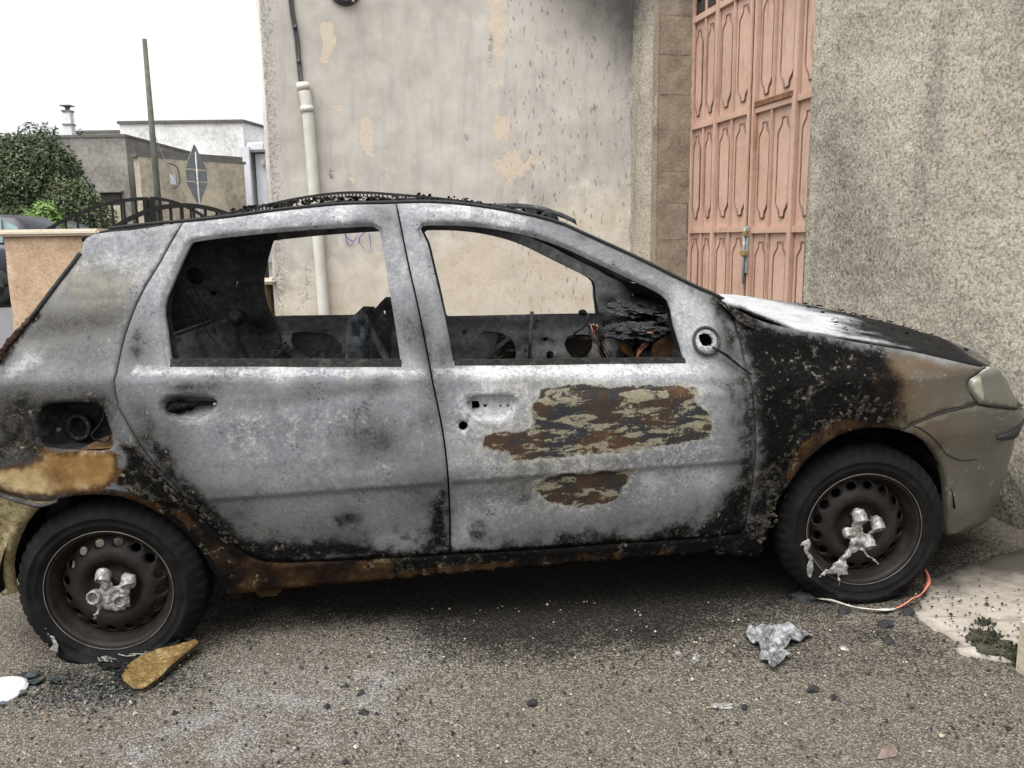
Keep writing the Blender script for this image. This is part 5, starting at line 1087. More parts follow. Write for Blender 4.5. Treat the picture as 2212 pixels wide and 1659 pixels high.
QIN = dedupe([tuple(p) for p in crom(rev(Q_REAR)[:-4] if False else [(.30, 1.40), (.0, 1.37), (-.03, 1.32), (-.127, 1.18), (-.23, 1.03), (-.40, .86), (-.40, .62), (.40, .62), (.34, .80), (.30, .97), (.285, 1.10), (.30, 1.2), (.36, 1.33), (.40, 1.405)], .04, True)])
for mir in (True,):
    body_panel('pillar_inner_panel', QIN, [circle(-.01, 1.206, .040, 14), circle(.20, 1.13, .008, 8), circle(.165, 1.16, .010, 6, .018), circle(.05, 1.12, .012, 8)], .035, d=.085, depth=.0, mat=MAT['inner2'], mir=mir, gap=0, extra=lambda s, z: .012*mnoise.noise((s*6, z*6, 8)), mk=False)
for mir in (True, False):
    # B-pillar inner post
    V = []; F = []
    for i, zz in enumerate(np.linspace(.3, 1.42, 14)):
        sb = float(np.interp(zz, [p[1] for p in SHUT_B[::-1]], [p[0] for p in SHUT_B[::-1]]))
        for ds, dd in ((-.055, .03), (.055, .03), (.055, .105), (.02, .125), (-.02, .125), (-.055, .105)): V.append(side(sb+ds, zz, dd, mir))
    for i in range(13):
        for k in range(6): F.append((6*i+k, 6*i+(k+1) % 6, 6*i+6+(k+1) % 6, 6*i+6+k))
    obj('door_pillar', V, F, MAT['char'], car)
    # A-pillar inner post
    V = []; F = []; A = crom(GUT_F[6:], .06)
    for p in A:
        for ds, dd in ((.0, .012), (-.035, .02), (-.045, .07), (.0, .095), (.035, .06)): V.append(side(p[0]+ds, p[1]-.006+ds*.1, dd, mir))
    for i in range(len(A)-1):
        for k in range(5): F.append((5*i+k, 5*i+(k+1) % 5, 5*i+5+(k+1) % 5, 5*i+5+k))
    obj('windscreen_pillar', V, F, MAT['char'], car)
# belt rubbers at the window sills, black gutter trims along the roof
def strip(name, pts, h, d0, w, mat, mir=False):
    V = []; F = []; c = crom(pts, .04)
    for p in c:
        for dz, dd in ((0, d0), (h, d0), (h, d0+w), (0, d0+w)): V.append(side(p[0], p[1]+dz, dd, mir))
    for i in range(len(c)-1):
        for k in range(4): F.append((4*i+k, 4*i+(k+1) % 4, 4*i+4+(k+1) % 4, 4*i+4+k))
    F += [(3, 2, 1, 0), tuple(len(V)-4+k for k in range(4))]
    return obj(name, V, F, mat, car, False)
for mir in (False, True):
    strip('window_channel', [(.257, .970), (.393, .962), (.581, .950), (.772, .938), (.955, .927)], .021, .006, .02, MAT['char2'], mir)
    strip('window_channel', [(1.12, .920), (1.391, .905), (1.679, .891), (1.862, .881)], .016, .006, .02, MAT['char2'], mir)
    tube('roof_gutter', [side(p[0], p[1]+.004, -.002, mir) for p in crom([(.06, 1.393), (.20, 1.403)]+GUT_R+GUT_F[1:], .04)], .0055, MAT['gutter'], car, 6)
# fuel filler pocket: curved dark trough, cap and hinge bits
V = []; F = []; c = dedupe(FUEL)
for dd, sc in ((.004, 1.), (.05, .96), (.085, .80), (.10, .45)):
    cx, cz = -.02, .81
    for s, z in c: V.append(side(cx+(s-cx)*sc, cz+(z-cz)*sc, dd))
n = len(c)
for k in range(3):
    for i in range(n): F.append((k*n+i, k*n+(i+1) % n, (k+1)*n+(i+1) % n, (k+1)*n+i))
F.append(tuple(3*n+i for i in range(n)))
obj('fuel_pocket', V, F, MAT['char'], car)
_nk = [side(-.035+.036*math.cos(q), .80+.036*math.sin(q), .058-.012*math.cos(q)) for q in np.linspace(0, 2*math.pi, 29)[:-1]]
pk = tube('filler_neck', _nk, .0065, MAT['char2'], car, 8, True)
V_ = []; F_ = []
for q in range(28):
    V_ += [_nk[q], side(-.030+.026*math.cos(2*math.pi*q/28), .80+.026*math.sin(2*math.pi*q/28), .10)]
for q in range(28): a_, b_ = 2*q, 2*((q+1) % 28); F_.append((a_, b_, b_+1, a_+1))
obj('filler_throat', V_, F_, MAT['char2'], car)
tube('cap_pin', [side(-.083, .80, .045), side(-.083, .80, .032)], .007, MAT['char_grey'], car, 10)
tube('burnt_strap', crom([side(.06, .86, .03), side(.05, .82, .02), side(.02, .78, .01), side(.06, .76, .008), side(.07, .775, .02)], .01), .003, MAT['crust'], car)
V = [side(s, z, d) for s, z, d in ((-.02, .742, .004), (.085, .742, .004), (.086, .78, .02), (.05, .772, .03), (.01, .755, .03))]
obj('flap_remnant', V, [(0, 1, 2, 3, 4)], MAT['brownsheet'], car, False)
# handle mechanism remains in the rear recess
tube('handle_remnant', crom([side(.245, .848, .020), side(.28, .853, .016), side(.33, .856, .018), side(.385, .852, .020)], .02), [.016, .014]+[.008]*20, MAT['crust'], car) if False else tube('handle_remnant', [side(.25, .846, .030), side(.285, .853, .028), side(.34, .856, .032), side(.385, .852, .030)], [.017, .013, .007, .005], MAT['crust'], car)
for s, z in ((.275, .852), (.385, .851)): tube('rivet', [side(s, z, .030), side(s, z, .018)], .005, MAT['alu'], car)
# burnt mirror wires
for k in range(2): tube('mirror_wire', crom([side(1.945, .935, .03), side(1.955, .925, -.022), side(1.99, .898+.006*k, -.026), side(2.03, .862+.004*k, -.022), side(2.062, .838, -.012)], .02), .0028, MAT['crust'], car, 5)
tube('mirror_base_ring', [side(1.935+.042*math.cos(a), .948+.042*math.sin(a), -.012) for a in np.linspace(0, 2*math.pi, 25)[:-1]], .005, MAT['burnt'], car, 6, True)
for mir in (False, True): body_panel('fog_lamp_recess', loop([(3.0, .22), (3.5, .25), (S1, .3)], [(S1, .3), (S1, .47)], [(S1, .47), (3.4, .47), (3.0, .46), (3.0, .22)]), [], .06, d=.05, depth=.02, mat=MAT['rubber'], mir=mir, gap=0, mk=False)
# hairline crack and dark rubbing strip on the bumper, headlamp seal
tube('bumper_crack', [side(s, z, -.0005) for s, z in crom([(2.60, .638), (2.625, .628), (2.655, .605), (2.70, .564), (2.735, .525), (2.766, .508), (2.794, .497), (2.862, .491)], .02)], .0028, MAT['gutter'], car, 5)
RUB = loop([(2.926, .566), (2.932, .553), (2.96, .543), (3.05, .532), (3.14, .524), (3.3, .52), (S1, .52)], [(S1, .52), (S1, .565)], [(S1, .565), (3.3, .57), (3.14, .575), (3.03, .570), (2.926, .566)])
for mir in (False, True): body_panel('bumper_rubbing_strip', RUB, [], .03, d=-.008, depth=.012, mat=MAT['rubber'], mir=mir, gap=0, mk=False)
tube('headlamp_seal', [side(s, z, .001) for s, z in crom(HL_B, .02)], .005, MAT['gutter'], car, 6)
tube('wing_seal', [side(s, z, .001) for s, z in crom(BJ_F, .02)], .003, MAT['gutter'], car, 5)

# ------------------------------------------------------------------ roof, bonnet, cowl, hatch, floor
def roof_edge(x): return float(np.interp(x, [-.03, .012, .068, .124, .209]+[p[0] for p in GUT_R]+[p[0] for p in GUT_F[1:]], [1.375, 1.384, 1.389, 1.391, 1.399]+[p[1] for p in GUT_R]+[p[1] for p in GUT_F[1:]]))
xs = np.linspace(-.03, 1.43, 74); NV = 40; V = []; F = []
for i, x in enumerate(xs):
    ze = roof_edge(x); e = side(x, ze); yn = e.y
    for j in range(NV+1):
        v = j/NV; y = yn+(2*YC-2*yn)*v; k = 1-abs(2*v-1)**2.6
        crown = float(np.interp(x, [-.03, .35, .7, 1.0, 1.43], [.006, .012, .034, .036, .020]))
        z = ze+crown*k+.008*mnoise.noise((x*5, y*5, 2))*min(1, k*3)+.004*mnoise.noise((x*22, y*22, 6))*min(1, 4*k)
        V.append((x+.06*k*(1 if x > 1.2 else 0)*(x-1.2)/.23, y, z-.004))
for i in range(len(xs)-1):
    for j in range(NV): a = i*(NV+1)+j; F.append((a, a+NV+1, a+NV+2, a+1))
roof = obj('roof_panel', V, F, MAT['crust'], car)
so = roof.modifiers.new('thick', 'SOLIDIFY'); so.thickness = .02; so.offset = -1
# flakes of charred sealant and lining standing on the roof edge
r = random.Random(4); V = []; F = []
for k in range(130):
    x = r.uniform(.38, 1.46); ze = roof_edge(x); e = side(x, ze)
    if r.random() < .45*(x < .35): continue
    y = e.y+abs(r.gauss(0, .10))+.004; s = r.uniform(.003, .011)*(1.2 if .55 < x < 1.2 else .7); z = ze+.009+min(.028, (y-e.y)*.13)
    a = r.uniform(0, 6.28); t = r.uniform(-.6, .6); u = Vector((math.cos(a), math.sin(a), t*.5)); w = Vector((-math.sin(a)*.6, math.cos(a)*.6, .5+r.random()*.8))
    c = Vector((x, y, z)); i = len(V); V += [c-u*s-w*s*.35, c+u*s*.9-w*s*.4, c+u*s*r.uniform(.3, 1)+w*s*.7, c-u*s*.2+w*s*.9, c-u*s*.9+w*s*.3]; F.append((i, i+1, i+2, i+3, i+4))
fl = obj('charred_flakes', V, F, MAT['crust'], car, False); fl['kind'] = 'stuff'; sd_ = fl.modifiers.new('t', 'SOLIDIFY'); sd_.thickness = .003
V = []; F = []
for k in range(60):
    x = r.uniform(.42, .9); ze = roof_edge(x); e = side(x, ze); s = r.uniform(.004, .012); c = Vector((x, e.y+r.uniform(.02, .15), ze+.022+r.uniform(0, .008))); i = len(V)
    V += [c+Vector((-s, 0, -s*.3)), c+Vector((s*.8, .004, -s*.2)), c+Vector((s, .002, s*.3)), c+Vector((-s*.4, 0, s*.4))]; F.append((i, i+1, i+2, i+3))
fl = obj('rusty_flakes', V, F, MAT['rustedge'], car, False); fl['kind'] = 'stuff'; sd_ = fl.modifiers.new('t', 'SOLIDIFY'); sd_.thickness = .003
# sprung roof moulding: a toothed strip bowed up off the roof
path = crom([(.05, .27, 1.402), (.22, .30, 1.411), (.364, .31, 1.422), (.448, .33, 1.438), (.531, .33, 1.452), (.615, .33, 1.466), (.699, .33, 1.476), (.783, .33, 1.481), (.867, .33, 1.478), (.95, .33, 1.469), (1.081, .33, 1.452), (1.197, .31, 1.432), (1.30, .29, 1.412), (1.37, .27, 1.392)], .012)
V = []; F = []
for p in path:
    for dy, dz in ((-.006, -.004), (.006, -.004), (.006, .004), (-.006, .004)): V.append((p[0], p[1]+dy, p[2]+dz))
for i in range(len(path)-1):
    for k in range(4): F.append((4*i+k, 4*i+(k+1) % 4, 4*i+4+(k+1) % 4, 4*i+4+k))
moul = obj('roof_moulding', V, F, MAT['gutter'], car, False)
V = []; F = []
for i in range(2, len(path)-2, 1):
    p = path[i]
    if 20 < i < 80:
        k = len(V)
        for dx in (-.0022, .0022):
            for dy, dz in ((-.008, -.014), (.006, -.014), (.006, -.004), (-.008, -.004)): V.append((p[0]+dx, p[1]+dy, p[2]+dz))
        F += [tuple(k+q for q in f) for f in ((0, 1, 2, 3), (7, 6, 5, 4), (0, 4, 5, 1), (1, 5, 6, 2), (2, 6, 7, 3), (3, 7, 4, 0))]
tt = obj('moulding_teeth', V, F, MAT['char_grey'], moul, False); tt['kind'] = 'stuff'
# lifted silver header strip above the windscreen
V = []; F = []; c = crom([(1.28, .30, 1.425), (1.36, .31, 1.425), (1.45, .33, 1.412), (1.53, .35, 1.385), (1.575, .36, 1.362)], .02)
for p in c: V += [(p[0], p[1]-.03, p[2]-.024), (p[0], p[1], p[2]-.004), (p[0]+.01, p[1]+.08, p[2]-.002), (p[0], p[1]+.08, p[2]-.010), (p[0], p[1], p[2]-.013)]
for i in range(len(c)-1):
    for k in range(5): F.append((5*i+k, 5*i+(k+1) % 5, 5*i+5+(k+1) % 5, 5*i+5+k))
F.append(tuple(len(V)-5+k for k in range(5)))
obj('header_strip', V, F, MAT['char_grey'], car)
# roof header and rear header rails, roof bows
tube('windscreen_header', [(1.47, y, 1.355+.035*(1-((y-YC)/.55)**2)) for y in np.linspace(.24, 1.34, 12)], .03, MAT['char'], car)
tube('rear_header', [(.03, y, 1.36+.03*(1-((y-YC)/.55)**2)) for y in np.linspace(.24, 1.34, 12)], .03, MAT['char'], car)
# bonnet
hx = [p[0] for p in HOOD_E]; hz = [p[1] for p in HOOD_E]
def bonnet_rear(v): q = abs(2*v-1); return 2.15+.115*q**5+.02*q**2
V = []; F = []; NX, NW = 60, 60; M = []
for j in range(NW+1):
    v = j/NW; q = abs(2*v-1)
    xr = bonnet_rear(v); xf = 3.15-.30*q**4.5
    for i in range(NX+1):
        u = i/NX; x = xr+(xf-xr)*u
        s = min(x, 2.876); ze = float(np.interp(x, hx+[3.0, 3.25], hz+[.76, .68])); e = side(float(np.interp(x, PX[299:], PS[299:])), ze, .004)
        yn = e.y; y = yn+(2*YC-2*yn)*v
        zc = float(np.interp(x, [2.1, 2.35, 2.62, 2.89, 3.1, 3.21], [1.05, 1.018, .968, .895, .812, .755]))
        k = 1-q**2.6
        z = ze+(zc-ze)*k+.004*mnoise.noise((x*6, y*6, 3))
        # raised power bulge line
        z += .008*math.exp(-((q-.62)/.06)**2)
        V.append((x, y, z))
        wmask = np.clip(1.15-(x-2.2)/.36*.75-.25*(q > .97), 0, .95)
        gm = np.clip((x-2.80)/.2, 0, 1)
        M.append((wmask, gm, 0))
for j in range(NW):
    for i in range(NX): a = j*(NX+1)+i; F.append((a, a+1, a+NX+2, a+NX+1))
hood = obj('bonnet', V, F, MAT['hood'], car, True, {'m1': np.array(M)}); so = hood.modifiers.new('thick', 'SOLIDIFY'); so.thickness = .018; so.offset = -1
hood['label'] = 'bonnet burnt white at the back and black towards the nose'
V = []; F = []
for k in range(70):
    x = r.uniform(2.45, 2.95); v = r.uniform(0, .5); yn = .05; y = yn+1.48*v; q = abs(2*v-1)
    ze = float(np.interp(x, hx+[3.0], hz+[.76])); zc = float(np.interp(x, [2.1, 2.35, 2.62, 2.89, 3.1], [1.05, 1.018, .968, .895, .812])); z = ze+(zc-ze)*(1-q**2.6)+.004; s = r.uniform(.004, .013); i = len(V); a = r.uniform(0, 6)
    V += [(x+s*math.cos(a), y+s*math.sin(a), z), (x-s*math.sin(a), y+s*math.cos(a), z+.004), (x-s*math.cos(a), y-s*math.sin(a), z+s*.8), (x+s*math.sin(a), y-s*math.cos(a), z+.002)]; F.append((i, i+1, i+2, i+3))
fl = obj('bonnet_flakes', V, F, MAT['crust'], car, False); fl['kind'] = 'stuff'
# cowl trough and wiper stub
V = []; F = []; ny = 24
prof_c = [(2.00, 1.075), (2.05, 1.02), (2.12, .985), (2.22, .965), (2.34, .93), (2.36, .80)]
for j in range(ny+1):
    v = j/ny; y = .06+(2*YC-.12)*v; q = abs(2*v-1)
    for x, zc in prof_c: V.append((x-.10*(1-q**3)*(x < 2.1), y, zc-.0+.02*(1-q**2)*(x < 2.3)-.02*(q > .95)))
for j in range(ny):
    for i in range(5): a = j*6+i; F.append((a, a+1, a+7, a+6))
obj('cowl_panel', V, F, MAT['crust'], car)
tube('bonnet_hinge_spring', [(2.06+.16*k/60+.004*math.cos(k*1.6), .10+.05*k/60+.006*math.sin(k*1.6), 1.045-.068*k/60) for k in range(61)], .004, MAT['char_grey'], car, 5)
# hatch and rear closing panels
Qr = crom(Q_REAR, .05); V = []; F = []
for s, z in Qr:
    a = side(s, z, .004)
    for j in range(9):
        v = j/8; V.append((a.x-.03*math.sin(math.pi*v)*(z > .9), a.y+(2*YC-2*a.y)*v, z))
for i in range(len(Qr)-1):
    for j in range(8): a = i*9+j; F.append((a, a+1, a+10, a+9))
# leave the rear window open: keep only the rim of the upper part
F = [f for f in F if not (any(V[k][2] > 1.05 for k in f) and all(V[k][2] < 1.34 for k in f) and all(.30 < V[k][1] < 1.30 for k in f))]
hat = obj('tailgate', V, F, MAT['char'], car); so = hat.modifiers.new('thick', 'SOLIDIFY'); so.thickness = .02
tube('tailgate_seam', [side(s, z, -.002) for s, z in crom(Q_REAR[1:8], .03)], .007, MAT['gutter'], car, 6)
# crusty rusted lamp edge at the tail
V = []; F = []; P = crom([(-.142, 1.155), (-.175, 1.116), (-.207, 1.079), (-.232, 1.045), (-.255, 1.0), (-.29, .955)], .008)
for i, (s, z) in enumerate(P):
    c = side(s, z, .0)
    for k in range(8):
        a = k*math.pi/4; rr = .007+.008*mnoise.noise((i*.9, k*1.3, 2))+.005*min(1, i/10); V.append(c+Vector((-rr*math.cos(a)*.9, rr*math.sin(a), rr*.35*math.sin(a*2)+.5*rr*math.cos(a))))
for i in range(len(P)-1):
    for k in range(8): F.append((8*i+k, 8*i+(k+1) % 8, 8*i+8+(k+1) % 8, 8*i+8+k))
obj('tail_lamp_crust', V, F, MAT['rustedge'], car, False)
# melted rear bumper
ARL = [(-.109, .592), (-.149, .58), (-.18, .555), (-.222, .516), (-.259, .47), (-.286, .425), (-.311, .37), (-.321, .328), (-.329, .276)]
RB = loop([(-.109, .592), (-.144, .592), (-.178, .598), (-.209, .606), (-.262, .624), (-.40, .65), (S0, .65)], [(S0, .65), (S0, .25)], [(S0, .25), (-.45, .262), (-.329, .272)], rev(ARL))
for mir in (False, True):
    b = body_panel('rear_bumper', RB, [], .016, d=.004, depth=.03, mat=MAT['goldmelt'], mir=mir, gap=.002, mk=False, extra=lambda s, z: (.030*abs(mnoise.noise((s*14, z*11, 5)))+.012*mnoise.noise((s*40, z*30, 1)))*min(1, max(0, (z-.36)/.08)))
    b['label'] = 'sagging rear bumper end, melted and yellowed'
# curled silver edge of the quarter panel over the melted bumper
V = []; F = []; c = crom([(-.27, .632), (-.22, .607), (-.18, .590), (-.15, .582), (-.12, .586), (-.095, .594)], .015)
for i, (s, z) in enumerate(c): V += [side(s, z+.005, -.003), side(s, z-.001, -.010), side(s, z-.007, -.005)]
for i in range(len(c)-1):
    for k in range(2): F.append((3*i+k, 3*i+k+1, 3*i+4+k, 3*i+3+k))
o = obj('curled_edge', V, F, MAT['char_grey'], car); o.modifiers.new('t', 'SOLIDIFY').thickness = .0015
# floor pan, wheel-arch liners, bulkhead: the dark inside that closes the body
def cbox(name, a, b, mat=None): return boxobj(name, tuple((p+q)/2 for p, q in zip(a, b)), tuple(abs(q-p) for p, q in zip(a, b)), mat or MAT['char'], car, bev=.01)
cbox('floor_pan', (.35, .07, .235), (2.1, 1.51, .26)); cbox('bulkhead', (2.08, .09, .25), (2.12, 1.49, .93)); cbox('boot_floor', (-.50, .24, .42), (.36, 1.34, .45)); cbox('rear_sill_box', (.36, .055, .24), (2.0, .12, .33), MAT['char'])
cbox('engine_lump', (2.18, .30, .30), (3.0, 1.30, .78), MAT['crust']); cbox('radiator_panel', (3.02, .30, .30), (3.08, 1.28, .72), MAT['crust'])
for cx, mirs in ((0., (False, True)), (2.46, (False, True))):
    for mir in mirs:
        V = []; F = []; N = 22
        for i in range(N+1):
            a = .12+(math.pi-.16)*i/N
            for y in (.012, .26):
                x = cx+.335*math.cos(a); z = .28+.335*math.sin(a)
                V.append((x, 2*YC-y if mir else y, z))
        for i in range(N): F.append((2*i, 2*i+1, 2*i+3, 2*i+2))
        o = obj('arch_liner', V, F, MAT['crust'], car)
        cbox('inner_arch', (cx-.20, (2*YC-.26) if mir else .25, .40), (cx+.20, (2*YC-.25) if mir else .26, .62))
cbox('rear_axle', (-.04, .2, .24), (.04, 1.38, .32)); cbox('tow_bracket', (.42, .09, .175), (.50, .12, .235), MAT['brownsheet'])

# ------------------------------------------------------------------ wheels
def make_wheel(x, mir, hub_h, steer, seed):
    root = empty('wheel'); root.parent = car
    root.location = (x, 2*YC if mir else 0, .28); root.rotation_euler = (0, 0, steer+(math.pi if mir else 0))
    # tyre: lathe section with tread blocks, sagging onto the ground
    sec = [(.189, .012), (.192, .002), (.204, -.006), (.214, -.010), (.217, -.013), (.220, -.0115), (.236, -.014), (.2385, -.0165), (.242, -.0145), (.254, -.008), (.268, .004), (.277, .014), (.286, .028), (.2885, .05), (.289, .085), (.2885, .12), (.286, .142), (.274, .158), (.250, .170), (.215, .165), (.189, .150)]
    N = 192; V = []; F = []
    for i in range(N):
        a = 2*math.pi*i/N
        for j, (rr, y) in enumerate(sec):
            g = rr
            if 10 <= j <= 12 and i % 4 == 0: g -= .006
            if j in (14, ): g -= .006
            px, pz = g*math.cos(a), g*math.sin(a)
            lim = -hub_h
            if pz < lim+.03:
                over = max(0, lim-pz); bulge = max(0, (lim+.05-pz))
                y2 = y+(-.35 if y < .08 else .35)*bulge*min(1, (rr-.19)/.05)
                pz = max(pz, lim+.002*math.sin(a*40)*0); y_ = y2
                px *= 1+.25*over/.06*.3
            else: y_ = y
            if seed == 1: y_ += .004*mnoise.noise((px*20, pz*20, 3))
            V.append((px, y_, pz))
    m = len(sec)
    for i in range(N):
        k = (i+1) % N
        for j in range(m-1): F.append((i*m+j, i*m+j+1, k*m+j+1, k*m+j))
    obj('tyre', V, F, MAT['tyre'], root)
    # thin moulded line on the sidewall
    # rim barrel + flange
    bar = [(.1935, -.003), (.1955, -.001), (.1945, .004), (.188, .003), (.183, .008), (.179, .020), (.174, .030), (.166, .045), (.163, .06), (.163, .12)]
    V = []; F = []; N = 72
    for i in range(N):
        a = 2*math.pi*i/N
        for rr, y in bar: V.append((rr*math.cos(a), y, rr*math.sin(a)))
    m = len(bar)
    for i in range(N):
        k = (i+1) % N
        for j in range(m-1): F.append((i*m+j, i*m+j+1, k*m+j+1, k*m+j))
    rim = obj('rim', V, F, MAT['rim'], root)
    tube('rim_edge', [(.1952*math.cos(q), -.004, .1952*math.sin(q)) for q in np.linspace(0, 2*math.pi, 73)[:-1]], .0017, MAT['rim_edge'], root, 5, True)
    # pressed disc with 16 vent holes
    dp = lambda rr: float(np.interp(rr, [0, .030, .036, .060, .072, .085, .100, .120, .140, .152, .1655], [.040, .040, .048, .050, .044, .028, .020, .024, .036, .044, .058]))
    holes = []
    for k in range(16):
        a = 2*math.pi*(k+.5)/16; cx, cz = .1445*math.cos(a), .1445*math.sin(a)
        holes.append([(cx+.0125*math.cos(q)*math.cos(a)-.0165*math.sin(q)*math.sin(a), cz+.0125*math.cos(q)*math.sin(a)+.0165*math.sin(q)*math.cos(a)) for q in np.linspace(0, 2*math.pi, 15)[:-1]])
    flat_panel('wheel_disc', circle(0, 0, .1655, 64), holes, .011, lambda u, v, d: (u, dp(math.hypot(u, v))+d, v), .012, MAT['rim'], root)
    tube('hub', [(0, .046, 0), (0, .034, 0), (0, .032, 0)], [.032, .030, .020], MAT['rim'], root, 20)
    for k in range(4):
        a = 2*math.pi*(k+.35)/4; tube('wheel_bolt', [(.049*math.cos(a), .05, .049*math.sin(a)), (.049*math.cos(a), .032, .049*math.sin(a))], .010, MAT['rim'], root, 6)
    return root
w_rear = make_wheel(0, False, .224, 0, 1); w_front = make_wheel(2.46, False, .256, -.0676, 2)
make_wheel(0, True, .224, 0, 3); make_wheel(2.46, True, .256, 0, 4)
w_rear['label'] = 'sooty rear steel wheel on a flat tyre'; w_front['label'] = 'sooty front steel wheel with shreds of melted trim'
tube('brake_drum', [(0, .09, .28), (0, .13, .28)], .095, MAT['char'], car, 24); tube('brake_disc', [(2.46, .09, .28), (2.46, .12, .28)], .12, MAT['char'], car, 24)

# melted wheel-trim remains: thick blobs and cups fused with a voxel remesh
def remelt(name, bm, mat, parent, vox=.0028, disp=.004):
    o = bobj(name, bm, mat, parent, True)
    m = o.modifiers.new('fuse', 'REMESH'); m.mode = 'VOXEL'; m.voxel_size = vox; m.use_smooth_shade = True
    s = o.modifiers.new('soft', 'SMOOTH'); s.iterations = 1; s.factor = .5
    tx = bpy.data.textures.new('crumple', 'CLOUDS'); tx.noise_scale = .022; tx.noise_depth = 3
    dm = o.modifiers.new('crumple', 'DISPLACE'); dm.texture = tx; dm.strength = .008; dm.mid_level = .55; dm.texture_coords = 'LOCAL'
    return o
_bs = random.Random(31)
def ball(bm, c, r_, sc=(1, 1, 1)):
    q = bmesh.ops.create_icosphere(bm, subdivisions=2, radius=r_, matrix=Matrix.Translation(c) @ Matrix.Diagonal((sc[0], sc[1], sc[2], 1)))
def link(bm, a, b, r0, r1, k=7):
    a, b = Vector(a), Vector(b)
    k = max(k, int((b-a).length/.0035))
    for i in range(k+1): t = i/k; ball(bm, a.lerp(b, t)+Vector((.002*math.sin(t*17), .003*math.sin(t*9), .003*math.sin(t*13))), (r0+(r1-r0)*t)*_bs.uniform(.85, 1.12), (1, .42, 1))
def cup(bm, c, r_, L, wall=.0055, tilt=(0, -1, 0)):
    ax = Vector(tilt).normalized(); o = ax.orthogonal().normalized(); p = ax.cross(o); N = 22; V = []
    for rr, h in ((r_, 0), (r_, L), (r_-wall, L), (r_-wall, .006)):
        V.append([bm.verts.new(Vector(c)+ax*h+rr*(o*math.cos(2*math.pi*i/N)+p*math.sin(2*math.pi*i/N))) for i in range(N)])
    for k in range(3):
        for i in range(N): bm.faces.new((V[k][i], V[k][(i+1) % N], V[k+1][(i+1) % N], V[k+1][i]))
    bm.faces.new(V[0][::-1]); bm.faces.new(V[3])
def sheet(bm, pts, th=.005):
    c = [Vector(p) for p in pts]; a = [bm.verts.new(p) for p in c]; b = [bm.verts.new(p+Vector((0, th, 0))) for p in c]; n = len(c)
    bm.faces.new(a); bm.faces.new(b[::-1])
    for i in range(n): bm.faces.new((a[i], b[i], b[(i+1) % n], a[(i+1) % n]))
bm = bmesh.new(); Y = .012
cup(bm, (-.040, Y, -.017), .0225, .03, tilt=(-.25, -1, .1)); cup(bm, (.027, Y, -.036), .0200, .024, tilt=(.1, -1, 0))
cup(bm, (-.012, .016, .062), .0225, .036, .005, (-.1, -.62, -.78)); ball(bm, (-.012, .010, .058), .020, (1, .7, .8)); cup(bm, (.056, .016, .038), .0225, .036, .005, (.15, -.62, -.78)); ball(bm, (.056, .010, .034), .020, (1, .7, .8))
link(bm, (-.010, .0, .04), (-.008, .0, -.005), .013, .009); link(bm, (.048, 0, .016), (.006, 0, -.002), .011, .008); link(bm, (.052, .0, .014), (.040, .0, -.035), .012, .014)
link(bm, (-.052, .0, -.04), (-.01, .0, -.052), .009, .012); link(bm, (-.01, 0, -.055), (.035, 0, -.060), .013, .010); link(bm, (-.004, .0, -.01), (-.012, .0, -.05), .010, .014)
link(bm, (-.035, -.004, -.052), (-.056, -.008, -.088), .007, .004); link(bm, (.046, .0, -.03), (.050, .0, -.055), .012, .007)
sheet(bm, [(-.056, .004, -.045), (-.030, .004, .0), (-.024, .002, .045), (-.008, .0, .066), (.004, .002, .04), (.012, .006, .006), (.036, .004, .020), (.058, .0, .046), (.070, .0, .026), (.058, .004, -.01), (.052, .006, -.055), (.0, .004, -.066), (-.03, .002, -.06)], .008)
remelt('melted_trim', bm, MAT['melt'], w_rear)
bm = bmesh.new()
for (x, z), rr, sc in (((-.016, .048), .0235, (1, 1.2, 1.05)), ((.046, .018), .0225, (1, 1.2, 1.25)), ((-.053, -.009), .0165, (1, 1.2, 1)), ((.017, -.045), .022, (1, 1.2, 1.1))): cup(bm, (x, .016, z+rr*.45), rr, rr*1.75, .005, (.12, -.62, -.78)); ball(bm, (x, .010, z+rr*.35), rr*.93, (1, .75, .8))
link(bm, (-.018, 0, .03), (-.02, 0, -.02), .014, .010); link(bm, (.044, .0, .0), (.012, 0, -.022), .007, .006); link(bm, (-.048, .0, -.012), (-.02, .0, -.02), .008, .008)
link(bm, (-.018, .0, -.02), (-.035, -.004, -.065), .014, .018); link(bm, (.012, 0, -.04), (-.015, 0, -.05), .012, .012)
link(bm, (-.03, -.006, -.06), (-.095, -.014, -.115), .011, .008, 10); link(bm, (-.095, -.014, -.115), (-.122, -.018, -.140), .011, .007)
sheet(bm, [(-.125, -.020, -.143), (-.066, -.020, -.150), (-.058, -.022, -.118), (-.09, -.016, -.10)], .006)
link(bm, (-.005, -.006, -.072), (.050, -.014, -.122), .0055, .0045, 10); link(bm, (-.09, -.02, -.148), (-.088, -.022, -.185), .006, .003)
link(bm, (-.13, -.018, -.135), (-.155, -.016, -.155), .008, .003)
sheet(bm, [(-.034, .0, .03), (-.004, .0, .03), (.0, .002, -.01), (.02, .002, -.03), (.0, .0, -.07), (-.03, -.004, -.078), (-.06, -.010, -.095), (-.062, -.018, -.118), (-.058, -.020, -.150), (-.125, -.018, -.146), (-.085, -.012, -.10), (-.05, -.004, -.06), (-.045, .0, -.02)], .007)
remelt('melted_trim', bm, MAT['melt'], w_front)
bm = bmesh.new(); sheet(bm, [(-.215, -.017, -.025), (-.19, -.019, -.012), (-.185, -.018, -.035), (-.195, -.018, -.06), (-.178, -.018, -.085), (-.175, -.018, -.12), (-.182, -.020, -.16), (-.196, -.020, -.15), (-.20, -.018, -.11), (-.19, -.018, -.09), (-.208, -.018, -.06), (-.21, -.018, -.04), (-.225, -.018, -.04)], .005)
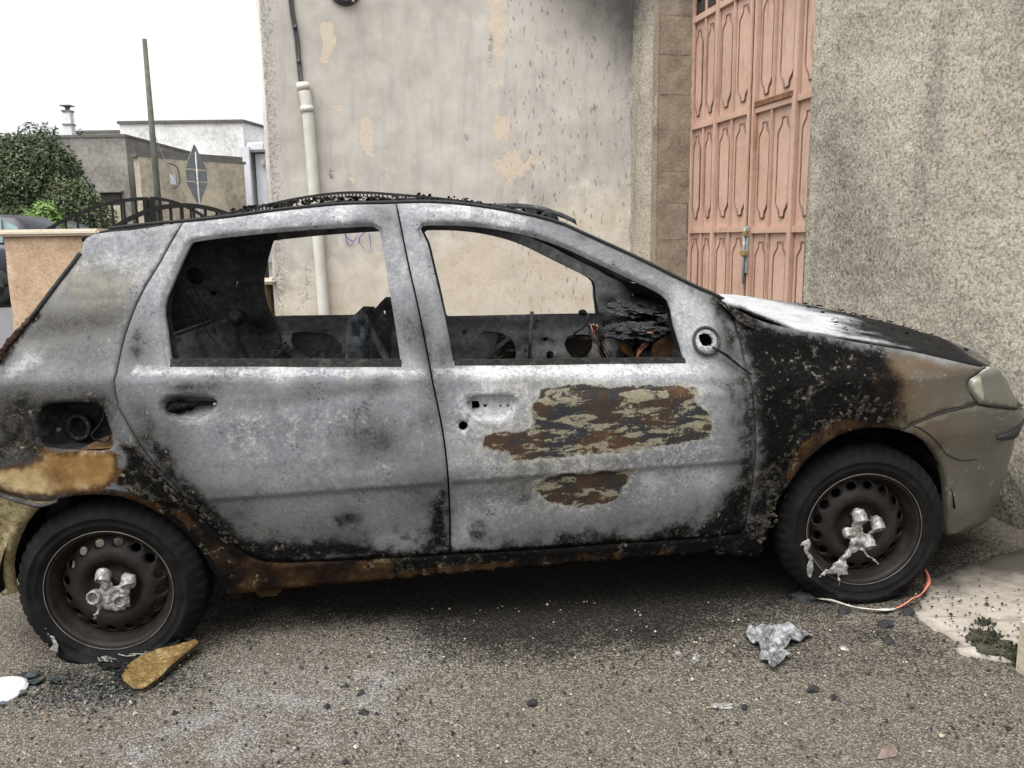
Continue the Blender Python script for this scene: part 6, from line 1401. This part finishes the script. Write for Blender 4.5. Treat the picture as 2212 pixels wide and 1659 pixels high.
remelt('trim_shred', bm, MAT['melt'], w_front, .003)
bm = bmesh.new(); sheet(bm, [(-.19, -.018, -.125), (-.175, -.02, -.13), (-.165, -.02, -.16), (-.172, -.022, -.185), (-.20, -.02, -.172), (-.185, -.02, -.155)], .005); link(bm, (-.20, -.018, -.10), (-.185, -.02, -.135), .003, .003)
remelt('trim_shred', bm, MAT['melt'], w_rear, .003)

# ------------------------------------------------------------------ what is left inside
# folded rear seat-back board with pressed ribs
O = Vector((.05, .62, .70)); U = Vector((.92, .10, -.02)).normalized(); W = Vector((-.14, .30, .95)).normalized()
V = []; F = []; nu, nw = 30, 16
quad = [Vector((.09, .70, .80)), Vector((.37, .70, .80)), Vector((.262, .75, 1.062)), Vector((.035, .75, .995))]
for j in range(nw+1):
    for i in range(nu+1):
        u, w = i/nu, j/nw; p = (quad[0]*(1-u)+quad[1]*u)*(1-w)+(quad[3]*(1-u)+quad[2]*u)*w
        p = p+Vector((0, 1, 0))*(.012*(1 if math.sin(u*5*math.pi) > .3 and .08 < w < .9 else 0)); V.append(p)
for j in range(nw):
    for i in range(nu): a = j*(nu+1)+i; F.append((a, a+1, a+nu+2, a+nu+1))
sb = obj('rear_seat_board', V, F, MAT['inner2'], car); sb.modifiers.new('t', 'SOLIDIFY').thickness = .008
tube('seat_board_rim', [quad[0], quad[3], quad[2], quad[1]], .009, MAT['char_grey'], car, 6)
for pts in ([(.19, .6, 1.19), (.21, .62, 1.10), (.225, .65, 1.03), (.23, .7, .99)], [(.20, .6, 1.17), (.225, .64, 1.08), (.235, .66, 1.02), (.22, .7, 1.0)], [(.14, .6, 1.20), (.19, .64, 1.08), (.21, .66, 1.0), (.215, .7, .98)]): tube('seat_belt_wire', crom(pts, .02), .0016, MAT['rustedge'], car, 4)
tube('belt_reel', [(.152, 1.40, 1.004), (.152, 1.34, 1.004)], .035, MAT['char_grey'], car, 16)
tube('roof_hook', [(.105, 1.38, 1.262), (.15, 1.36, 1.262)], .008, MAT['char_grey'], car, 8); tube('bolt_head', [(.128, 1.37, 1.268), (.128, 1.34, 1.268)], .011, MAT['alu'], car, 8)
# front seat frames
def seat_frame(y0, y1, x0, mat, name='seat_frame', lean=.0):
    root = empty(name); root.parent = car
    for y in (y0, y1):
        P = [(.700, .40), (.76, .40), (.79, .88), (.83, 1.02), (.822, 1.058), (.778, 1.062), (.742, 1.03), (.738, .95), (.70, .70)]
        cut = [(.763, .985), (.79, .975), (.793, 1.025), (.767, 1.03)]
        flat_panel('side_plate', dedupe([tuple(p) for p in crom([(a+x0, b) for a, b in P], .04, True)]), [[(a+x0, b) for a, b in cut], circle(.755+x0, .90, .008, 8)], .04, lambda u, v, d, yy=y: (u, yy+d+.012*math.sin(v*14), v), .02, mat, root)
    tube('cross_tube', [(.80+x0, y0, 1.04), (.80+x0, y1, 1.04)], .014, MAT['char_grey'], root); tube('cross_tube', [(.745+x0, y0, .6), (.745+x0, y1, .6)], .012, MAT['char'], root)
    for k in range(5): tube('spring_wire', [(.79+x0, y0, 1.0-.06*k), (.79+x0, y1, 1.0-.06*k)], .003, MAT['char_grey'], root, 5)
    boxobj('back_strut', (0, 0, 0), (.022, .05, .42), MAT['inner2'], root, bev=.004, M=Matrix.Translation((.88+x0, (y0+y1)/2-.12, .88)) @ Matrix.Rotation(-.42, 4, 'Y'))
    return root
seat_frame(.47, .88-.05, 0, MAT['bluegrey']); seat_frame(1.02, 1.36, .06, MAT['inner2'])
# cross-car beam, dash crust, wiring, steering column, glove-box sheet
tube('dash_beam', [(1.93, .10, .86), (1.94, .8, .88), (1.93, 1.48, .86)], .028, MAT['char_grey'], car, 10)
def lump(name, c, s, mat, seed, n=3, amp=.35):
    bm = bmesh.new(); bmesh.ops.create_icosphere(bm, subdivisions=n+1, radius=1)
    for v in bm.verts:
        q = Vector(v.co); f = 1+amp*mnoise.noise(q*2.2+Vector((seed, 0, 0)))+amp*.6*mnoise.noise(q*6+Vector((0, seed, 0))); v.co = Vector((q.x*s[0]*f, q.y*s[1]*f, q.z*s[2]*f))+Vector(c)
    return bobj(name, bm, mat, car)
lump('melted_dashboard', (1.84, .56, .925), (.11, .20, .032), MAT['ashlump'], 3, 4, .5); lump('melted_dashboard', (2.0, 1.0, .97), (.13, .45, .035), MAT['ashlump'], 8, 4, .5); lump('melted_dashboard', (1.93, .30, .99), (.08, .10, .025), MAT['ashlump'], 5, 3, .5)
lump('heater_box', (1.92, .78, .80), (.12, .16, .12), MAT['crust'], 6, 3)
GB = [(1.815, .36, .77), (1.84, .36, .905), (1.925, .33, .955), (1.945, .33, .87), (1.925, .34, .845), (1.90, .35, .77)]
o = obj('glove_box_sheet', GB, [(0, 1, 2, 3, 4, 5)], MAT['brownsheet'], car, False); o.modifiers.new('t', 'SOLIDIFY').thickness = .004
tube('sheet_lip', crom([(1.945, .325, .88), (1.94, .325, .858), (1.922, .33, .848), (1.86, .345, .835)], .01), .004, MAT['rustedge'], car, 6)
V = [(1.735, .5, .905), (1.765, .5, .905), (1.79, .48, .875), (1.80, .46, .84), (1.80, .45, .80), (1.775, .46, .85), (1.755, .48, .862), (1.75, .49, .885)]
o = obj('brown_bracket', V, [tuple(range(8))], MAT['brownsheet'], car, False); o.modifiers.new('t', 'SOLIDIFY').thickness = .006
rr = random.Random(5)
wires = empty('wiring_loom'); wires.parent = car
for k in range(13):
    j = lambda a: rr.uniform(-a, a)
    tube('copper_wire', crom([(1.80+j(.012), .40+j(.02), .80), (1.804+j(.010), .40+j(.02), .868), (1.826+j(.012), .39+j(.02), .902+j(.006)), (1.846+j(.010), .39+j(.02), .920+j(.008)), (1.838+j(.012), .40+j(.02), .937+j(.006)), (1.818+j(.01), .42+j(.01), .938+j(.004))], .012), .0019, MAT['copper'], wires, 5)
for k in range(16):
    j = lambda a: rr.uniform(-a, a); tube('burnt_wire', crom([(1.705+j(.03), .8+j(.04), .94), (1.72+j(.03), .8+j(.04), .90), (1.745+j(.03), .8+j(.04), .83), (1.79+j(.03), .8, .74)], .03), .0022, MAT['crust' if k % 3 else 'copper'], wires, 4)
tube('steering_column', [(1.835, .44, .862), (1.90, .46, .76), (1.98, .48, .62)], .02, MAT['char_grey'], car, 14)
tube('corrugated_hose', [(1.944+.001*k, 1.2, .965-.0042*k) for k in range(20)], [.020 if k % 2 else .014 for k in range(20)], MAT['char_grey'], car, 12)
tube('gear_lever', crom([(1.70, 1.0, .975), (1.722, 1.0, .958), (1.706, 1.0, .918), (1.655, 1.0, .882)], .01), .009, MAT['char_grey'], car, 8); lump('lever_knob', (1.70, 1.0, .972), (.018, .018, .012), MAT['crust'], 2, 2)

for k in range(9):
    j = lambda a: rr.uniform(-a, a); x0 = rr.uniform(.35, 1.75); y0 = rr.uniform(.6, 1.3)
    xs_ = .40+.07*k; tube('seat_spring', [(xs_+.012*math.cos(q*.9), .95+.02*(k % 3)+.012*math.sin(q*.9), .70+.006*q) for q in range(26)], .0022, MAT['inner2'], car, 4) if k < 5 else None
tube('seat_cross_bar', [(.36, .30, .86), (.40, .9, .87), (.37, 1.36, .86)], .011, MAT['inner2'], car); tube('seat_cross_bar', [(.50, .34, .84), (.52, 1.3, .84)], .008, MAT['inner2'], car)
tube('handbrake', [(1.15, .80, .70), (1.30, .80, .86), (1.36, .80, .905)], [.014, .011, .009], MAT['inner2'], car)
tube('window_winder_rail', [(1.5, 1.44, .66), (1.53, 1.44, .95)], .009, MAT['inner2'], car); tube('window_winder_rail', [(.62, 1.44, .66), (.66, 1.44, .98)], .009, MAT['inner2'], car)
# blistered paint flakes curling off the front wing above the arch
r = random.Random(11); V = []; F = []
def flake(s, z, a, b, lift, rot):
    P = []
    for k in range(7):
        q = 2*math.pi*k/7; rr_ = 1+r.uniform(-.3, .3); u = a*rr_*math.cos(q); w = b*rr_*math.sin(q)
        su, wz = u*math.cos(rot)-w*math.sin(rot), u*math.sin(rot)+w*math.cos(rot)
        P.append(side(s+su, z+wz, -.0015-lift*max(0, .5+.5*math.sin(q+1))))
    i = len(V); V.extend(P); V.append(side(s, z, -.003-lift*.35)); F.extend([(i+k, i+(k+1) % 7, i+7) for k in range(7)])
for k in range(70):
    t = r.random(); s = 2.27+.30*t+r.gauss(0, .012); z = .60+.075*math.sin(t*math.pi*.8)+r.gauss(0, .018)
    flake(s, z+.03, r.uniform(.004, .012), r.uniform(.003, .008), r.uniform(.003, .010), r.uniform(0, 3))
for k in range(36):
    z = r.uniform(.30, .58); s = 2.13+.06*((z-.3)/.3)**2+abs(r.gauss(0, .022))-.03*0; flake(s-.01, z, r.uniform(.004, .013), r.uniform(.003, .009), r.uniform(.001, .006), r.uniform(0, 3))
for k in range(40): flake(r.uniform(2.1, 2.5), r.uniform(.66, .9), r.uniform(.003, .008), r.uniform(.003, .006), r.uniform(.001, .005), r.uniform(0, 3))
for k in range(45):
    t = r.random(); flake(.20+.33*t*.6+r.gauss(0, .006), .66-.42*t*.62+r.gauss(0, .012), r.uniform(.003, .010), r.uniform(.002, .006), r.uniform(.001, .005), 2.2)
fl = obj('paint_flakes', V, F, mat_char('flaking_paint', (.045, .040, .034), (.22, .19, .15), sc=40, bump=.4), car, False); fl['kind'] = 'stuff'

# ================================================================== DEBRIS ON THE GROUND
def G(x, y, z=0): return Vector((x, y, float(gz(x, y))+z))
# yellowed lamp lens
LN = [(-1.187, 2.33), (-1.165, 2.275), (-1.114, 2.232), (-1.086, 2.230), (-1.06, 2.28), (-1.04, 2.36), (-1.005, 2.46), (-1.02, 2.475), (-1.07, 2.455), (-1.11, 2.43), (-1.16, 2.40)]
lens = empty('lamp_lens', G(-1.09, 2.34)); tag(lens, 'gold-yellowed lamp lens lying in front of the rear tyre', 'car part')
lp = dedupe([tuple(p) for p in crom(LN, .02, True)])
def lens_fn(u, v, d):
    e = max(0, min(.03, float(signed_dist(np.array([[u, v]]), lp)[0]))); t = (v-2.23)/.25
    return G(u, v, .016+.026*t+.010*math.sqrt(e/.03)*(1-1.2*min(1, max(0, (e-.008)/.02)))-d+.004*mnoise.noise((u*30, v*30, 2)))-Vector(lens.location)
flat_panel('lens_body', lp, [], .01, lens_fn, .012, MAT['lensgold'], lens)
tube('lens_rim', [lens_fn(a, b, .004) for a, b in lp], .0035, MAT['crust'], lens, 6, True)
V = []; F = []; up_ = [p for p in lp if p[1] > 2.30 and p[0] < -1.03+.4*(p[1]-2.4)]
up_.sort(key=lambda p: p[0]*.8+p[1]*.6); r0_ = random.Random(3)
for k_, (a, b) in enumerate(up_*3):
    c = lens_fn(a+r0_.gauss(0, .006), b+r0_.gauss(0, .006), -.003); s_ = r0_.uniform(.004, .010); i_ = len(V); w_ = r0_.uniform(0, 6.28)
    V += [c+Vector((s_*math.cos(w_+q), s_*math.sin(w_+q), r0_.uniform(-.002, .004))) for q in (0, 1.3, 2.6, 4.0, 5.2)]+[c+Vector((0, 0, .006))]; F += [(i_+q, i_+(q+1) % 5, i_+5) for q in range(5)]
o = obj('charred_lip', V, F, MAT['crust'], lens, False)
d = [G(-1.53+.088*math.cos(a), 2.245+.088*math.sin(a), .012)-G(-1.53, 2.245) for a in np.linspace(0, 2*math.pi, 33)[:-1]]
disc = empty('white_disc', G(-1.53, 2.245)); tag(disc, 'white plastic disc lying at the left edge of the asphalt', 'plastic disc')
V = d+[p*.9+Vector((0, 0, .006)) for p in d]+[p*1.0-Vector((0, 0, .01)) for p in d]; n = 32
obj('disc_plate', V, [tuple(n+i for i in range(n))]+[(i, (i+1) % n, n+(i+1) % n, n+i) for i in range(n)]+[(2*n+i, 2*n+(i+1) % n, (i+1) % n, i) for i in range(n)], MAT['white_plastic'], disc, False)
# crumpled foil
fo = empty('crumpled_foil', G(.80, 2.36)); tag(fo, 'crumpled grey foil remnant on the asphalt in front of the front wheel', 'foil')
FO = [(.725, 2.441), (.755, 2.475), (.80, 2.492), (.872, 2.487), (.915, 2.445), (.935, 2.43), (.90, 2.40), (.86, 2.385), (.81, 2.335), (.83, 2.305), (.80, 2.285), (.747, 2.221), (.742, 2.27), (.724, 2.289), (.745, 2.34), (.735, 2.39)]
lp2 = dedupe([tuple(p) for p in crom(FO, .015, True)]); hole_f = crom_hole([(.80, 2.43), (.83, 2.45), (.86, 2.43), (.83, 2.41)])
def foil_fn(u, v, d):
    q = Vector((u, v, 0)); h = .010+.022*abs(mnoise.noise(q*22))+.018*abs(mnoise.noise(q*55+Vector((3, 1, 0))))+.006*math.sin(u*90+v*40)
    return G(u, v, max(.004, h)-d)-Vector(fo.location)
o = flat_panel('foil_sheet', lp2, [], .0075, foil_fn, .0, MAT['foil'], fo, False); o.modifiers.new('t', 'SOLIDIFY').thickness = .002
# ribbon: white then orange, standing up at its end
rb = empty('plastic_ribbon', G(1.25, 2.6)); tag(rb, 'curved plastic strip, white turning orange, along the foot of the front tyre', 'plastic strip')
path = crom([(1.03, 2.70, .012), (1.08, 2.642, .014), (1.136, 2.60, .014), (1.205, 2.575, .014), (1.296, 2.60, .016), (1.382, 2.655, .025), (1.435, 2.72, .04), (1.44, 2.75, .065), (1.43, 2.76, .10), (1.437, 2.765, .125)], .01)
def rib(name, P, mat, w0):
    V = []; F = []
    for i, p in enumerate(P):
        c = G(p[0], p[1], p[2])-Vector(rb.location); a = min(1, i/6)*min(1, (len(P)-1-i)/5+.25); w = w0*(.7+.3*math.sin(i*.35))*a; tw = .6+.5*math.sin(i*.16)
        V += [c+Vector((0, -w*math.cos(tw), w*math.sin(tw)-.004)), c+Vector((0, w*math.cos(tw)*.6, -.006+w*.2)), ]
    for i in range(len(P)-1): F.append((2*i, 2*i+1, 2*i+3, 2*i+2))
    o = obj(name, V, F, mat, rb); o.modifiers.new('t', 'SOLIDIFY').thickness = .003
k = int(len(path)*.48); rib('white_length', path[:k+1], MAT['ribbonwhite'], .018); rib('orange_length', path[k:], MAT['orange'], .026)
# small ash, char and glass bits
def rock(name, x, y, s, mat, label, cat, group=None, seed=0, z=.3, sub=2):
    bm = bmesh.new(); bmesh.ops.create_icosphere(bm, subdivisions=sub, radius=1)
    for v in bm.verts:
        q = Vector(v.co); f = 1+.55*mnoise.noise(q*1.7+Vector((seed*3.1, seed, 0)))+.25*mnoise.noise(q*4+Vector((seed, 0, 2))); v.co = Vector((q.x*s[0]*f, q.y*s[1]*f, q.z*s[2]*f))
    o = bobj(name, bm, mat, None); o.location = G(x, y, s[2]*z); o.rotation_euler = (0, 0, seed*1.3)
    tag(o, label, cat, group); return o
rock('ash_scrap', .49, 2.335, (.012, .014, .014), MAT['melt'], 'left of two small white ash scraps on the asphalt', 'scrap', None, 1)
rock('ash_scrap', .541, 2.315, (.012, .02, .012), MAT['melt'], 'right of two small white ash scraps, with a charred stem', 'scrap', None, 2)
rock('ash_scrap', .559, 2.056, (.032, .009, .008), MAT['melt'], 'short white twisted ash strip nearest the bottom centre right', 'scrap', None, 0, sub=3)
rock('ash_scrap', 1.0, 2.35, (.018, .010, .007), MAT['melt'], 'flat whitish scrap to the right of the crumpled foil', 'scrap', None, 4)
for i, (x, y, s, lab) in enumerate([(.044, 2.105, .019, 'black cinder lump alone at the bottom centre'), (-.42, 2.087, .016, 'black cinder lump on the pale foam stain'), (.825, 2.128, .020, 'black cinder lump below the crumpled foil'), (1.152, 2.383, .020, 'black cinder right of the foil near the cement patch'), (1.192, 2.49, .030, 'large flat black cinder at the cement patch edge'), (1.30, 2.57, .026, 'black cinder beside the orange end of the plastic strip'), (1.0, 2.70, .045, 'black rubber chunk at the foot of the front tyre'), (1.10, 2.60, .03, 'flat black chunk in front of the white end of the plastic strip'), (-.495, 2.23, .012, 'tiny black cinder in the upper foam stain')]):
    rock('cinder', x, y, (s, s*.7, s*.45), MAT['coal'], lab, 'cinder', 'cinders scattered on the asphalt', i+1)
rock('dead_leaf', .902, 1.834, (.034, .018, .006), MAT['leafbrown'], 'brown dead leaf at the bottom edge right of centre', 'leaf', None, 3)
ml = [G(x, y, z) for x, y, z in ((1.511, 2.47, 0), (1.42, 2.36, 0), (1.40, 2.26, 0), (1.48, 2.28, 0))]
mo = empty('moss_clump', G(1.42, 2.33)); tag(mo, 'dark clump of moss and soil growing on the cement patch', 'moss')
V = []; F = []; r = random.Random(8)
for (cx, cy, s, n) in ((1.485, 2.455, .02, 60), (1.44, 2.37, .035, 160), (1.43, 2.31, .04, 180), (1.47, 2.27, .04, 160), (1.45, 2.22, .03, 120), (1.50, 2.20, .04, 120)):
    for _ in range(n):
        x, y = cx+r.gauss(0, s*.5), cy+r.gauss(0, s*.5); h = r.uniform(.004, .020); a = r.uniform(0, 6.28); w = r.uniform(.002, .006); i = len(V); c = G(x, y, .014)-Vector(mo.location); u = Vector((math.cos(a)*w, math.sin(a)*w, 0)); t = Vector((r.gauss(0, .008), r.gauss(0, .008), h))
        V += [c-u, c+u, c+t+u*.5, c+t-u*.6]; F.append((i, i+1, i+2, i+3))
o = obj('moss_blades', V, F, MAT['moss'], mo, False); o['kind'] = 'stuff'
for k, (x, y, s) in enumerate(((1.43, 2.36, .05), (1.44, 2.29, .065))):
    bm = bmesh.new(); bmesh.ops.create_icosphere(bm, subdivisions=3, radius=1)
    for v in bm.verts: q = Vector(v.co); f = 1+.5*mnoise.noise(q*2+Vector((k, 0, 0)))+.3*mnoise.noise(q*6); v.co = Vector((q.x*s*f, q.y*s*.8*f, q.z*.012*f))+G(x, y, .014)-Vector(mo.location)
    bobj('soil_heap', bm, MAT['moss'], mo)
# window-glass shards by the rear wheel
r = random.Random(21); V = []; F = []
big = [(-1.475, 2.335, .035), (-1.44, 2.30, .032), (-1.50, 2.19, .05), (-1.44, 2.23, .018), (-1.38, 2.30, .025)]
for i, (x, y, s) in enumerate(big):
    a = r.uniform(0, 6.28); P = [G(x+s*f*math.cos(a+q), y+s*f*math.sin(a+q)*.8, .012+.008*r.random()) for q, f in ((0, 1), (1.2, .7), (2.2, 1), (3.4, .6), (4.6, .9))]
    c = G(x, y); o = obj('glass_shard', [p-c for p in P]+[p-c-Vector((0, 0, .004)) for p in P], [(0, 1, 2, 3, 4), (9, 8, 7, 6, 5)]+[(q, 5+q, 5+(q+1) % 5, (q+1) % 5) for q in range(5)], MAT['glassshard' if i != 2 else 'bluegrey'], None, False); o.location = c
    tag(o, ['grey-green glass shard just right of the white disc, uppermost', 'broad grey-green glass shard right of the white disc', 'blue-grey glass shard below the white disc', 'small pale glass shard between the disc and the large shards', 'dark glass shard left of the gold lens'][i], 'glass shard', 'glass shards by the rear wheel')
for _ in range(650):
    x, y = -1.28+r.gauss(0, .15), 2.25+r.gauss(0, .07); s = r.uniform(.002, .0065); a = r.uniform(0, 6.28); i = len(V)
    V += [G(x+s*math.cos(a+q), y+s*math.sin(a+q), .004+r.uniform(0, .007)) for q in (0, 1.7, 3.3, 4.8)]; F.append((i, i+1, i+2, i+3))
o = obj('glass_crumbs', V, F, MAT['glassshard'], None, False); o['kind'] = 'stuff'; o['label'] = 'scatter of crumbled window glass in front of the rear tyre'; o['category'] = 'glass'
V = []; F = []
for _ in range(900):
    if r.random() < .8: x, y = r.uniform(-1.3, 1.5), r.uniform(1.8, 2.7)
    else: x, y = 1.35+abs(r.gauss(0, .25)), 2.45+r.gauss(0, .22)
    s = r.uniform(.002, .007)*(2 if r.random() < .06 else 1); a = r.uniform(0, 6.28); i = len(V); z = .018 if x > 1.36 else .004
    V += [G(x+s*math.cos(a+q), y+s*math.sin(a+q), z) for q in (0, 2.1, 4.2)]+[G(x, y, z+s*.8)]; F += [(i, i+1, i+3), (i+1, i+2, i+3), (i+2, i, i+3)]
o = obj('black_grit', V, F, MAT['coal'], None, False); o['kind'] = 'stuff'; o['label'] = 'fine black grit and char scattered over the asphalt'; o['category'] = 'grit'
V = []; F = []
for _ in range(230):
    x, y = r.uniform(-1.5, 1.7), r.uniform(1.7, 2.75); s = r.uniform(.002, .005)*(1.8 if r.random() < .1 else 1); a = r.uniform(0, 6.28); i = len(V); z = .016 if x > 1.36 else .005
    V += [G(x+s*math.cos(a+q), y+s*math.sin(a+q), z) for q in (0, 2.1, 4.2)]+[G(x, y, z+s)]; F += [(i, i+1, i+3), (i+1, i+2, i+3), (i+2, i, i+3)]
o = obj('pale_grit', V, F, MAT['palestone'], None, False); o['kind'] = 'stuff'; o['label'] = 'pale stone crumbs scattered over the asphalt'; o['category'] = 'grit'
# frayed tyre cord and molten crumbs under the rear tyre
tc = empty('tyre_cord', G(-1.20, 2.44)); tag(tc, 'frayed white tyre cord spilling from under the flat rear tyre', 'tyre cord')
for k in range(16):
    x0, y0 = -1.25+.16*r.random(), 2.43-.01*r.random(); L0 = Vector(tc.location)
    tube('cord_thread', crom([G(x0+.018*q+r.gauss(0, .006), y0+r.gauss(0, .008), .012+.012*r.random())-L0 for q in range(5)], .01), .0022, MAT['melt'], tc, 4)
for k in range(7):
    x0, y0 = -1.33+.05*r.random(), 2.42; tube('cord_thread', crom([G(x0+.014*q+r.gauss(0, .005), y0-.006*q+r.gauss(0, .006), .01+.012*r.random())-Vector(tc.location) for q in range(4)], .01), .0018, MAT['melt'], tc, 4)
mr = empty('melted_rubber', G(-1.21, 2.40)); tag(mr, 'heap of melted black rubber crumbs under the flat rear tyre', 'cinder')
for i, (x, y, s) in enumerate(((-1.22, 2.40, .05), (-1.15, 2.44, .04), (-1.27, 2.41, .035), (-1.2, 2.35, .03))):
    o = rock('rubber_crumb', x, y, (s, s*.6, s*.28), MAT['crust'], '', '', None, i+3, sub=3); o.parent = mr; o.location = Vector(o.location)-Vector(mr.location)
    for k in ('label', 'category'): del o[k]
